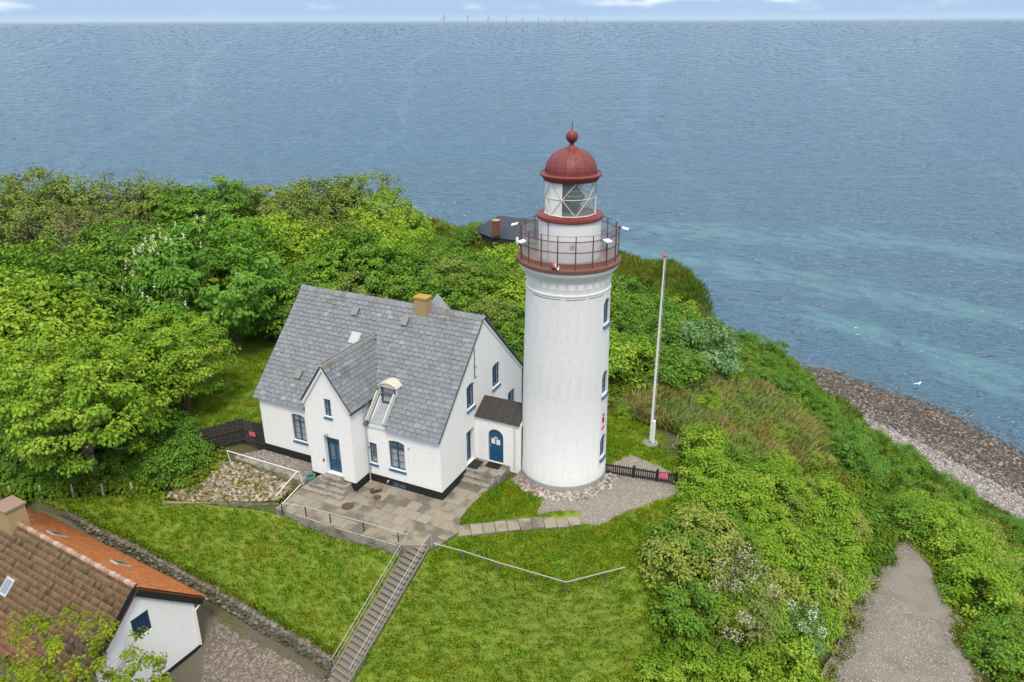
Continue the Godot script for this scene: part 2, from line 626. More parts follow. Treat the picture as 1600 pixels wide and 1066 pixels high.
func sky_of_thin_cloud() -> Material:
	# pale blue sky with thin bright cloud all round, computed
	var w := 2048
	var h := 1024
	var n := FastNoiseLite.new()
	n.seed = 5; n.frequency = 1.0; n.fractal_octaves = 4
	var img := Image.create(w, h, false, Image.FORMAT_RGBF)
	var low := Color(0.39, 0.46, 0.53)
	var band := Color(0.265, 0.365, 0.515)
	var top := Color(0.74, 0.77, 0.81)
	var cloud := Color(1.22, 1.16, 1.08)
	for j in h / 2 + 4:
		var el := (0.5 - (j + 0.5) / h) * PI
		var s := sin(el)
		var coarse := 1 if el < 0.12 else 4
		var i := 0
		while i < w:
			var az := TAU * (i + 0.5) / w
			var base := low.lerp(band, smoothstep(-0.002, 0.012, s)).lerp(Color(0.31, 0.43, 0.60), smoothstep(0.04, 0.2, s)).lerp(top, smoothstep(0.25, 0.75, s))
			# a cloud sheet at one height, seen in perspective
			var k := 1.0 / (maxf(s, 0.0) + 0.09)
			var v := n.get_noise_3d(cos(az) * cos(el) * k * 0.9, maxf(s, 0.0) * 9.0, sin(az) * cos(el) * k * 0.9)
			var c := base.lerp(cloud, smoothstep(0.16 - 0.6 * smoothstep(0.2, 0.8, s), 0.55, v) * smoothstep(0.006, 0.03, s) * (0.5 + 0.45 * smoothstep(0.2, 0.6, s)))
			for q in coarse:
				img.set_pixel(mini(i + q, w - 1), j, c)
			i += coarse
	for j in range(h / 2 + 4, h):
		img.fill_rect(Rect2i(0, j, w, 1), Color(0.10, 0.14, 0.16))
	var m := PanoramaSkyMaterial.new()
	m.panorama = ImageTexture.create_from_image(img)
	return m

# ------------------------------------------------------------------ materials
func make_materials() -> void:
	M.leaf = StandardMaterial3D.new()
	M.leaf.vertex_color_use_as_albedo = true
	M.leaf.roughness = 0.7; M.leaf.metallic_specular = 0.2
	M.leaf.cull_mode = BaseMaterial3D.CULL_DISABLED
	M.leaf.backlight_enabled = true
	M.leaf.backlight = Color(0.62, 0.68, 0.25)
	M.bark = grained([[0.25, C3(0.05, 0.04, 0.03)], [0.75, C3(0.13, 0.105, 0.08)]], 0.8, 0.03, 4, 3, 0.95, 3.0)
	M.pale_bark = grained([[0.25, C3(0.10, 0.08, 0.06)], [0.75, C3(0.25, 0.20, 0.15)]], 0.8, 0.03, 4, 4, 0.95, 3.0)
	M.soil = grained([[0.2, C3(0.035, 0.045, 0.015)], [0.5, C3(0.06, 0.08, 0.02)], [0.8, C3(0.10, 0.10, 0.035)]], 2.2, 0.03, 5, 11, 0.95, 4.0, [[0.35, C3(0.09, 0.08, 0.04, 0.0)], [0.7, C3(0.09, 0.08, 0.04, 0.6)]], 13.0)
	M.lawn = grained([[0.2, C3(0.11, 0.18, 0.016)], [0.5, C3(0.15, 0.23, 0.02)], [0.8, C3(0.19, 0.26, 0.025)]], 1.3, 0.05, 5, 12, 0.9, 3.0, [[0.42, C3(0.20, 0.20, 0.035, 0.0)], [0.75, C3(0.20, 0.20, 0.035, 0.5)]], 9.0)
	M.gravel = grained([[0.25, C3(0.08, 0.07, 0.058)], [0.5, C3(0.20, 0.175, 0.152)], [0.75, C3(0.37, 0.335, 0.295)]], 1.5, 0.09, 4, 13, 0.95, 4.0, [[0.4, C3(0.22, 0.18, 0.13, 0.0)], [0.75, C3(0.22, 0.18, 0.13, 0.55)]], 6.0)
	M.track = grained([[0.25, C3(0.055, 0.05, 0.04)], [0.5, C3(0.19, 0.172, 0.148)], [0.78, C3(0.42, 0.39, 0.34)]], 1.8, 0.09, 4, 14, 0.95, 4.0, [[0.4, C3(0.15, 0.13, 0.10, 0.0)], [0.75, C3(0.15, 0.13, 0.10, 0.6)]], 8.0)
	M.yard = grained([[0.25, C3(0.06, 0.05, 0.04)], [0.5, C3(0.12, 0.10, 0.082)], [0.78, C3(0.19, 0.165, 0.14)]], 0.8, 0.08, 4, 15, 0.95, 4.0, [[0.4, C3(0.10, 0.11, 0.04, 0.0)], [0.7, C3(0.10, 0.11, 0.04, 0.5)]], 5.0)
	M.sand_track = grained([[0.3, C3(0.13, 0.11, 0.075)], [0.7, C3(0.24, 0.21, 0.155)]], 1.0, 0.06, 4, 16, 0.95, 3.0)
	M.shingle = grained([[0.25, C3(0.12, 0.105, 0.095)], [0.5, C3(0.26, 0.235, 0.22)], [0.78, C3(0.42, 0.39, 0.37)]], 2.0, 0.10, 3, 17, 0.95, 5.0, [[0.4, C3(0.30, 0.22, 0.18, 0.0)], [0.75, C3(0.30, 0.22, 0.18, 0.6)]], 11.0)
	M.concrete = grained([[0.25, C3(0.17, 0.155, 0.125)], [0.55, C3(0.29, 0.265, 0.22)], [0.8, C3(0.38, 0.355, 0.30)]], 1.6, 0.03, 5, 19, 0.9, 1.5, [[0.45, C3(0.09, 0.08, 0.06, 0.0)], [0.7, C3(0.09, 0.08, 0.06, 0.75)]], 3.7)
	M.render_white = grained([[0.2, C3(0.781, 0.779, 0.766)], [0.6, C3(0.812, 0.812, 0.801)], [0.9, C3(0.831, 0.831, 0.822)]], 2.5, 0.02, 5, 20, 0.75, 0.7, [[0.62, C3(0.670, 0.660, 0.589, 0.000)], [0.85, C3(0.670, 0.660, 0.589, 0.300)]], 4.3)
	M.render_white.uv2_scale = Vector3(0.9, 0.09, 0.9)
	M.tower_white = grained([[0.2, C3(0.654, 0.650, 0.647)], [0.6, C3(0.679, 0.676, 0.678)], [0.9, C3(0.705, 0.701, 0.704)]], 3.0, 0.02, 5, 21, 0.7, 0.6, [[0.6, C3(0.516, 0.514, 0.452, 0.000)], [0.85, C3(0.516, 0.514, 0.452, 0.300)]], 5.5)
	M.tower_white.uv2_scale = Vector3(0.9, 0.09, 0.9)
	M.tar = plain(C3(0.012, 0.012, 0.013), 0.6)
	M.blue = plain(C3(0.008, 0.075, 0.165), 0.4)
	M.frame_blue = plain(C3(0.010, 0.065, 0.14), 0.4)
	M.white_paint = plain(C3(0.68, 0.68, 0.67), 0.5)
	M.red_paint = grained([[0.2, C3(0.105, 0.018, 0.016)], [0.5, C3(0.16, 0.024, 0.022)], [0.85, C3(0.21, 0.045, 0.038)]], 1.4, 0.02, 5, 22, 0.55, 0.8)
	M.rust = grained([[0.2, C3(0.045, 0.02, 0.014)], [0.5, C3(0.15, 0.052, 0.036)], [0.85, C3(0.28, 0.15, 0.11)]], 0.8, 0.03, 5, 23, 0.8, 1.5)
	M.rust_bar = plain(C3(0.105, 0.036, 0.03), 0.7)
	M.iron = grained([[0.25, C3(0.05, 0.03, 0.02)], [0.75, C3(0.13, 0.075, 0.05)]], 0.5, 0.04, 4, 34, 0.85)
	M.dark_metal = plain(C3(0.03, 0.03, 0.03), 0.5)
	M.zinc = plain(C3(0.42, 0.44, 0.46), 0.45, 0.5, 0.3)
	M.lead = grained([[0.25, C3(0.22, 0.25, 0.29)], [0.75, C3(0.36, 0.39, 0.43)]], 1.0, 0.03, 4, 24, 0.6)
	M.stone_grey = grained([[0.2, C3(0.10, 0.09, 0.075)], [0.5, C3(0.22, 0.20, 0.17)], [0.8, C3(0.36, 0.34, 0.29)]], 0.7, 0.03, 5, 25, 0.95, 2.5)
	M.wood_dark = grained([[0.25, C3(0.012, 0.011, 0.010)], [0.6, C3(0.032, 0.03, 0.027)], [0.85, C3(0.11, 0.105, 0.095)]], 0.7, 0.02, 5, 26, 0.9, 2.0)
	M.wood_grey = grained([[0.25, C3(0.07, 0.065, 0.055)], [0.75, C3(0.17, 0.155, 0.13)]], 0.6, 0.03, 4, 27, 0.9, 2.0)
	M.yellow_brick = grained([[0.25, C3(0.26, 0.17, 0.075)], [0.55, C3(0.40, 0.28, 0.14)], [0.85, C3(0.52, 0.40, 0.24)]], 0.5, 0.05, 4, 28, 0.9, 2.0)
	M.red_brick = grained([[0.25, C3(0.12, 0.035, 0.02)], [0.75, C3(0.26, 0.085, 0.05)]], 0.5, 0.05, 4, 29, 0.9, 2.0)
	M.deck = plain(C3(0.07, 0.075, 0.085), 0.9)
	M.rail_pale = plain(C3(0.36, 0.36, 0.34), 0.5)
	M.step_stone = grained([[0.25, C3(0.10, 0.09, 0.07)], [0.55, C3(0.19, 0.17, 0.14)], [0.8, C3(0.27, 0.25, 0.21)]], 0.8, 0.05, 5, 35, 0.9, 2.0)
	M.wood_worn = grained([[0.25, C3(0.03, 0.028, 0.024)], [0.6, C3(0.10, 0.095, 0.08)], [0.85, C3(0.24, 0.22, 0.19)]], 0.5, 0.03, 5, 33, 0.9, 2.0)
	M.felt = grained([[0.25, C3(0.018, 0.017, 0.016)], [0.6, C3(0.05, 0.046, 0.042)], [0.85, C3(0.11, 0.095, 0.08)]], 0.9, 0.03, 5, 30, 0.95, 2.0)
	M.dark_roof = plain(C3(0.035, 0.045, 0.065), 0.5)
	M.glass = StandardMaterial3D.new()
	M.glass.albedo_color = Color(0.55, 0.62, 0.66, 0.28)
	M.glass.transparency = BaseMaterial3D.TRANSPARENCY_ALPHA
	M.glass.roughness = 0.03; M.glass.metallic_specular = 0.6
	M.lantern_glass = M.glass.duplicate()
	M.lantern_glass.albedo_color = Color(0.75, 0.80, 0.80, 0.16)
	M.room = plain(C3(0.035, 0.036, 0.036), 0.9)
	M.curtain = plain(C3(0.55, 0.54, 0.50), 0.95)
	M.tint = StandardMaterial3D.new()
	M.tint.vertex_color_use_as_albedo = true
	M.tint.roughness = 0.85
	M.pink = plain(C3(0.62, 0.07, 0.14), 0.5)

# ------------------------------------------------------------------ ground
func make_spots() -> void:
	# the level top: terrace, house, tower
	for q in [[437, 788, 0], [460, 797, 0], [480, 804, 0], [520, 817, 0], [560, 830, 0], [600, 843, 0], [640, 853, 0], [675, 855, 0], [700, 845, 0], [716, 838, 0]]: spot(at(q[0], q[1], q[2]))
	for q in [[0, 0], [0, 3], [0, 8], [0, 11.1], [4, -3], [4, 5], [8, 5], [13.4, 0], [13.4, 5], [13.4, 11.1], [7, 11.1], [8.2, -2.2], [8.2, -4], [11, -1.7], [13.5, -1.6], [14.6, -1.7], [-1, -1], [-1.2, 2], [2, -4], [6, -4]]: spot(house_pt(q[0], 0, q[1]))
	for k in 10:
		var a := TAU * k / 10.0
		spot(TW + Vector3(cos(a) * 3.3, 0, sin(a) * 3.3))
	spot(TW)
	for q in [[832, 812, 0.15], [760, 838, 0.0], [800, 830, 0.05], [840, 822, 0.1], [905, 815, 0.2], [985, 800, 0.25], [1030, 770, 0.3], [1060, 760, 0.2], [1016, 695, 0.35], [960, 655, 0.5], [1070, 700, 0.2], [880, 640, 0.5]]: spot(at(q[0], q[1], q[2]))
	# bank below the terrace, down to the yard wall
	for q in [[437, 803, -0.4], [480, 818, -0.45], [520, 829, -0.45], [560, 842, -0.45], [600, 856, -0.45], [632, 866, -0.5], [300, 786, -0.8], [200, 787, -1.2], [110, 789, -1.5], [60, 776, -1.5], [0, 778, -1.7]]: spot(at(q[0], q[1], q[2]))
	for q in [[360, 722, -0.1], [420, 745, -0.1], [300, 735, -0.5], [230, 750, -0.9], [150, 745, -1.0], [50, 745, -1.2]]: spot(at(q[0], q[1], q[2]))
	var wall := [[110, 795, -1.6, -2.1], [160, 824, -1.95, -2.6], [210, 846, -2.3, -3.1], [260, 872, -2.7, -3.6], [320, 905, -3.1, -4.1], [370, 932, -3.4, -4.45], [420, 962, -3.7, -4.75], [470, 991, -3.95, -4.9], [526, 1024, -4.1, -5.05]]
	for q in wall:
		var p := at(q[0], q[1], q[2])
		spot(p)
		spot(p + Vector3(-0.20, q[3] - q[2], 0.34))
		wall_line.append([p, q[3] - q[2]])
	for q in [[-17, -31], [-14, -29], [-11, -27.5], [-9.2, -28.4], [-20, -27], [-25, -24], [-12, -22], [-20, -18], [-30, -20], [-8.0, -26.5], [-8.4, -18]]: spot(Vector3(q[0], -5.05, q[1]))
	for q in [[-23.2, -34.8, -4.2], [-28.6, -37.4, -2.9], [-31, -40, -2.6], [-36, -40, -2.4], [-30, -33, -4.5], [-40, -30, -4.6]]: spot(Vector3(q[0], q[2], q[1]))
	# stair line and the bank beyond it
	for k in 6:
		var t := k / 5.0
		spot(stair_pt(t, -0.75)); spot(stair_pt(t, 0.75))
	for q in [[724, 876, -0.15], [778, 895, -0.3], [832, 911, -0.45], [884, 926, -0.6], [947, 910, -0.35], [975, 880, -0.1]]: spot(at(q[0], q[1], q[2]))
	for q in [[640, 1010, -3.6], [720, 990, -3.0], [800, 1000, -2.9], [880, 1010, -2.9], [600, 1066, -4.6], [700, 1066, -4.3], [800, 1066, -4.2], [900, 1066, -4.3], [980, 1040, -4.0], [980, 960, -1.9], [560, 1066, -5.0]]: spot(at(q[0], q[1], q[2]))
	for q in [[-6, -22, -6.5], [2, -22, -7], [10, -22, -8], [14, -26, -7.2], [-4, -14, -8], [12, -12, -9], [24, -12, -9]]: spot(Vector3(q[0], q[2], q[1]))
	# right hand bank to the track
	for q in [[1100, 780, -0.2], [1150, 850, -1.0], [1050, 950, -1.8], [1080, 1040, -4.2], [1200, 1000, -5.0], [1230, 900, -4.2], [1180, 760, -1.2], [1250, 800, -3.0], [1140, 700, -0.7]]: spot(at(q[0], q[1], q[2]))
	for q in [[1290, 1066, -7.0], [1320, 980, -7.0], [1360, 900, -7.0], [1385, 845, -7.0], [1400, 1000, -7.0], [1520, 1066, -7.2], [1500, 960, -7.2], [1430, 850, -7.1], [1420, 900, -7.0], [1300, 745, -5.2], [1270, 715, -4.4], [1330, 780, -6.2]]: spot(at(q[0], q[1], q[2]))
	for q in [[17, -24, -7.4], [26, -24, -7.6]]: spot(Vector3(q[0], q[2], q[1]))
	# scrub slope, cliff top and cliff
	for q in [[1050, 640, -0.3], [1120, 650, -1.2], [1000, 600, 0.3], [1200, 690, -2.8], [1100, 590, -1.6], [1180, 620, -3.4]]: spot(at(q[0], q[1], q[2]))
	for q in [[12, -62, -1.0], [22, -62, -4.2], [28, -66, -7.0], [8, -80, -0.8], [15.5, -95, -2.2], [20.3, -91, -2.2], [21.8, -84.5, -2.9], [22.2, -81.8, -3.3], [23.4, -80.6, -6.6], [25, -78, -6.9], [28, -76.5, -7.9], [31, -75, -8.8], [31.8, -72, -9.6], [31, -66, -9.5], [34, -58, -11.5], [33, -48, -10.5], [36, -38, -11.5], [40, -28, -13]]: spot(Vector3(q[0], q[2], q[1]))
	for q in [[36, -78, -16], [41, -84, -24], [46, -95, -30.5], [38, -100, -31], [24.6, -85, -15], [29, -86, -19], [23, -96, -15], [25.6, -82, -14], [30, -79.5, -15], [26, -108, -30.5], [12, -106, -12], [12, -118, -31]]: spot(Vector3(q[0], q[2], q[1]))
	for q in [[40, -68, -16], [45, -60, -18], [50, -72, -24.5], [56, -62, -25.5], [52, -84, -29.2], [58, -76, -29.2], [55, -48, -22], [48, -40, -18.5], [66, -56, -29.5], [70, -40, -28.5], [60, -28, -23]]: spot(Vector3(q[0], q[2], q[1]))
	# beach and sea floor
	for q in [[55, -106, -31.2], [57, -89, -31], [63, -76, -31], [76, -55, -31], [90, -30, -31], [44, -112, -31.4]]: spot(Vector3(q[0], q[2], q[1]))
	for q in [[76, -93.4, -33.2], [70.5, -110, -33.2], [57, -126, -33.2], [40, -132, -33.2], [92, -70, -33.2], [110, -40, -33.2], [20, -130, -33.2]]: spot(Vector3(q[0], q[2], q[1]))
	for q in [[90, -105, -34.5], [80, -130, -34.6], [60, -150, -35], [30, -155, -35], [125, -70, -35], [150, -40, -36], [150, -150, -37], [60, -220, -37], [0, -160, -35], [200, -300, -41], [0, -300, -41], [300, -100, -41], [300, 20, -41], [-200, -300, -41], [-60, -175, -35], [-140, -170, -35], [-250, -160, -37]]: spot(Vector3(q[0], q[2], q[1]))
	# woods behind the house
	for q in [[-21, -52, 0.4], [-30, -60, 0.2], [-45, -50, -0.8], [-60, -60, 0.0], [-50, -85, 0.3], [-70, -88, 0.5], [-30, -90, 0.0], [-10, -90, 0.2], [-8, -62, 0.5], [3, -70, 0.0], [2, -96, -0.8], [-10, -104, -0.5], [-30, -106, 0], [-60, -106, 0.3], [-90, -104, 0.5], [-120, -100, 0.5], [-90, -70, 0.0], [-60, -40, -1.5], [-100, -40, -2], [-140, -60, -1], [-45, -36, -2.6], [-80, -20, -4.5]]: spot(Vector3(q[0], q[2], q[1]))
	for q in [[-120, -128, -33], [-90, -132, -33.2], [-60, -134, -33.2], [-30, -134, -33.2], [-10, -132, -33.2], [5, -108, -10], [-140, -115, -20]]: spot(Vector3(q[0], q[2], q[1]))
	for q in [[-250, -100, -20], [-250, 40, -8], [300, 40, -41], [0, 40, -12], [60, 20, -20], [-100, 30, -8], [110, 0, -31], [150, 0, -34]]: spot(Vector3(q[0], q[2], q[1]))
var wall_line := []
const STAIR_A := Vector3(-5.06, 0.0, -33.25)
const STAIR_B := Vector3(-8.62, -4.35, -28.55)
func stair_pt(t: float, side: float) -> Vector3:
	var d := Vector3(STAIR_B.x - STAIR_A.x, 0, STAIR_B.z - STAIR_A.z).normalized()
	return STAIR_A.lerp(STAIR_B, t) + Vector3(-d.z, 0, d.x) * side + Vector3(0, -0.12, 0)
func grid_ground(x0: float, x1: float, z0: float, z1: float, cell: float, hole := Rect2(), sunk := false) -> ArrayMesh:
	var nx := int(round((x1 - x0) / cell))
	var nz := int(round((z1 - z0) / cell))
	var v := PackedVector3Array()
	var idx := PackedInt32Array()
	for j in nz + 1:
		for i in nx + 1:
			var x := x0 + i * cell
			var z := z0 + j * cell
			v.append(Vector3(x, height(x, z) + bumps(x, z), z))
	for j in nz:
		for i in nx:
			var c := Vector2(x0 + (i + 0.5) * cell, z0 + (j + 0.5) * cell)
			if hole.has_area() and hole.has_point(c): continue
			if sunk and height(c.x, c.y) < SEA - 0.6: continue
			var a := j * (nx + 1) + i
			idx.append_array(PackedInt32Array([a, a + 1, a + nx + 2, a, a + nx + 2, a + nx + 1]))
	var st := SurfaceTool.new()
	var arr := []
	arr.resize(Mesh.ARRAY_MAX)
	arr[Mesh.ARRAY_VERTEX] = v; arr[Mesh.ARRAY_INDEX] = idx
	var m := ArrayMesh.new()
	m.add_surface_from_arrays(Mesh.PRIMITIVE_TRIANGLES, arr)
	st.create_from(m, 0)
	st.generate_normals()
	return st.commit()
func make_ground() -> void:
	# one sheet, finely meshed round the house and coarser beyond
	var core := Rect2(-36, -52, 72, 36)
	var st := SurfaceTool.new()
	st.begin(Mesh.PRIMITIVE_TRIANGLES)
	st.append_from(grid_ground(-36, 36, -52, -16, 0.5), 0, Transform3D(Basis.IDENTITY, Vector3(0, -0.25, 0)))
	st.append_from(grid_ground(-200, 200, -200, 40, 2.0, core, true), 0, Transform3D.IDENTITY)
	structure("ground", st.commit(), M.soil)
func make_sea() -> void:
	# one sheet to the horizon; the ripple pattern grows with distance so that it never repeats in rows
	var v := PackedVector3Array()
	var uv := PackedVector2Array()
	var nr := PackedVector3Array()
	var tg := PackedFloat32Array()
	var idx := PackedInt32Array()
	var rows := 170
	var cols := 110
	for j in rows + 1:
		var d := 40.0 * pow(1600.0, float(j) / rows) - 45.0
		for i in cols + 1:
			var t := (float(i) / cols - 0.5) * 2.0
			var x := t * (absf(d) * 2.2 + 260.0)
			var sc := 1.0 + maxf(d, 0.0) / 300.0
			var u := x / (62.0 * sc)
			var w := 250.0 / 34.0 * atan(d / 250.0)
			u += 0.2 * noise.get_noise_2d(u * 34.0, w * 21.0)
			w += 0.12 * noise.get_noise_2d(u * 27.0 + 300.0, w * 23.0 + 70.0)
			v.append(Vector3(x, SEA, -d)); uv.append(Vector2(u, w)); nr.append(Vector3.UP)
			tg.append_array(PackedFloat32Array([1, 0, 0, 1]))
	for j in rows:
		for i in cols:
			var a := j * (cols + 1) + i
			idx.append_array(PackedInt32Array([a, a + cols + 1, a + 1, a + 1, a + cols + 1, a + cols + 2]))
	var arr := []
	arr.resize(Mesh.ARRAY_MAX)
	arr[Mesh.ARRAY_VERTEX] = v; arr[Mesh.ARRAY_NORMAL] = nr; arr[Mesh.ARRAY_TEX_UV] = uv; arr[Mesh.ARRAY_TANGENT] = tg; arr[Mesh.ARRAY_INDEX] = idx
	var mesh := ArrayMesh.new()
	mesh.add_surface_from_arrays(Mesh.PRIMITIVE_TRIANGLES, arr)
	var m := StandardMaterial3D.new()
	m.albedo_color = Color(0.022, 0.13, 0.225).linear_to_srgb()
	m.albedo_color.a = 0.48
	m.transparency = BaseMaterial3D.TRANSPARENCY_ALPHA
	m.roughness = 0.12
	m.metallic_specular = 0.5
	var img := noise_img(1024, 0.014, 4, 41)
	m.normal_enabled = true
	m.normal_scale = 3.2
	m.normal_texture = normal_tex(img, 12.0)
	structure("sea", mesh, m)
	# sea floor: weed with bars of pale sand under the shallows, dropping away
	var bars := []
	for q in [[1290, 478, 1545, 552, 7.0], [1110, 388, 1340, 428, 11.0], [1400, 440, 1610, 478, 9.0], [950, 362, 1110, 392, 9.0], [1480, 560, 1640, 600, 4.0], [1040, 330, 1250, 350, 14.0], [1330, 340, 1600, 372, 13.0], [0, 262, 260, 262, 16.0], [330, 268, 620, 292, 13.0]]:
		var a := at(q[0], q[1], SEA)
		var b := at(q[2], q[3], SEA)
		bars.append([Vector2(a.x, a.z), Vector2(b.x, b.z), q[4]])
	var fv := PackedVector3Array()
	var fc := PackedColorArray()
	var fn := PackedVector3Array()
	var fi := PackedInt32Array()
	var nx := 180
	var nz := 95
	for j in nz + 1:
		for i in nx + 1:
			var x := -250.0 + i * 3.3
			var z := -75.0 - j * 3.3
			fv.append(Vector3(x, minf(height(x, z), SEA - 0.3) - 0.6, z)); fn.append(Vector3.UP)
			var sand := 0.0
			for q in bars:
				var p := Vector2(x, z)
				var c := Geometry2D.get_closest_point_to_segment(p, q[0], q[1])
				sand = maxf(sand, 1.0 - p.distance_to(c) / (q[2] * 1.5 * (1.0 + 0.9 * noise.get_noise_2d(x * 7.0, z * 7.0))))
			sand = smoothstep(0.05, 1.0, sand * (0.9 + 1.6 * noise.get_noise_2d(x * 9.0 + 40.0, z * 20.0)) + 0.25 * noise.get_noise_2d(x * 30.0, z * 60.0))
			fc.append(Color(0.045, 0.10, 0.125).lerp(Color(0.17, 0.40, 0.34), sand))
	for j in nz:
		for i in nx:
			var a := j * (nx + 1) + i
			if height(fv[a].x, fv[a].z) > SEA + 1.2: continue
			fi.append_array(PackedInt32Array([a, a + nx + 1, a + 1, a + 1, a + nx + 1, a + nx + 2]))
	var fa := []
	fa.resize(Mesh.ARRAY_MAX)
	fa[Mesh.ARRAY_VERTEX] = fv; fa[Mesh.ARRAY_NORMAL] = fn; fa[Mesh.ARRAY_COLOR] = fc; fa[Mesh.ARRAY_INDEX] = fi
	var fm := ArrayMesh.new()
	fm.add_surface_from_arrays(Mesh.PRIMITIVE_TRIANGLES, fa)
	structure("seabed", fm, M.tint)
	var deep := st_new()
	quad(deep, Vector3(-70000, -52, 100), Vector3(70000, -52, 100), Vector3(70000, -52, -66000), Vector3(-70000, -52, -66000))
	structure("deep_seabed", done(deep), plain(C3(0.035, 0.115, 0.18), 1.0))

# ------------------------------------------------------------------ keeper's house (local axes: x along the front, z into the house)
func csg_poly(parent: Node, pts: PackedVector2Array, depth: float, xf: Transform3D, cut := false) -> CSGPolygon3D:
	var p := CSGPolygon3D.new()
	p.polygon = pts
	p.mode = CSGPolygon3D.MODE_DEPTH
	p.depth = depth
	p.transform = xf
	if cut:                                  # start outside the wall so that no skin is left over the opening
		p.transform = xf.translated_local(Vector3(0, 0, 0.08))
		p.depth = depth + 0.08
	p.operation = CSGShape3D.OPERATION_SUBTRACTION if cut else CSGShape3D.OPERATION_UNION
	parent.add_child(p)
	return p
func arch_outline(w: float, h: float, rise: float, n := 8) -> PackedVector2Array:
	# x 0..w, y 0..h, the top a shallow arch
	var out := PackedVector2Array([Vector2(0, 0), Vector2(w, 0)])
	if rise < 0.001:
		out.append(Vector2(w, h)); out.append(Vector2(0, h))
		return out
	var rad := (w * w / 4.0 + rise * rise) / (2.0 * rise)
	var half := asin(clampf(w / 2.0 / rad, -1, 1))
	if rise > w / 2.0 - 0.001: half = PI / 2
	for k in n + 1:
		var a := half - 2.0 * half * k / n
		out.append(Vector2(w / 2 + sin(a) * rad, h - rad + cos(a) * rad))
	return out
func facing(face: String, u: float, h: float, v: float) -> Transform3D:
	# x to the viewer's right hand, y up, z out of the wall
	if face == "front": return Transform3D(Basis(Vector3(-1, 0, 0), Vector3.UP, Vector3(0, 0, -1)), Vector3(u, h, v))
	if face == "back": return Transform3D(Basis(Vector3(1, 0, 0), Vector3.UP, Vector3(0, 0, 1)), Vector3(u, h, v))
	return Transform3D(Basis(Vector3(0, 0, 1), Vector3.UP, Vector3(-1, 0, 0)), Vector3(u, h, v))
func bar(st: SurfaceTool, x0: float, y0: float, x1: float, y1: float, z0: float, z1: float) -> void:
	box(st, Vector3(x0, y0, z0), Vector3(x1, y1, z1))
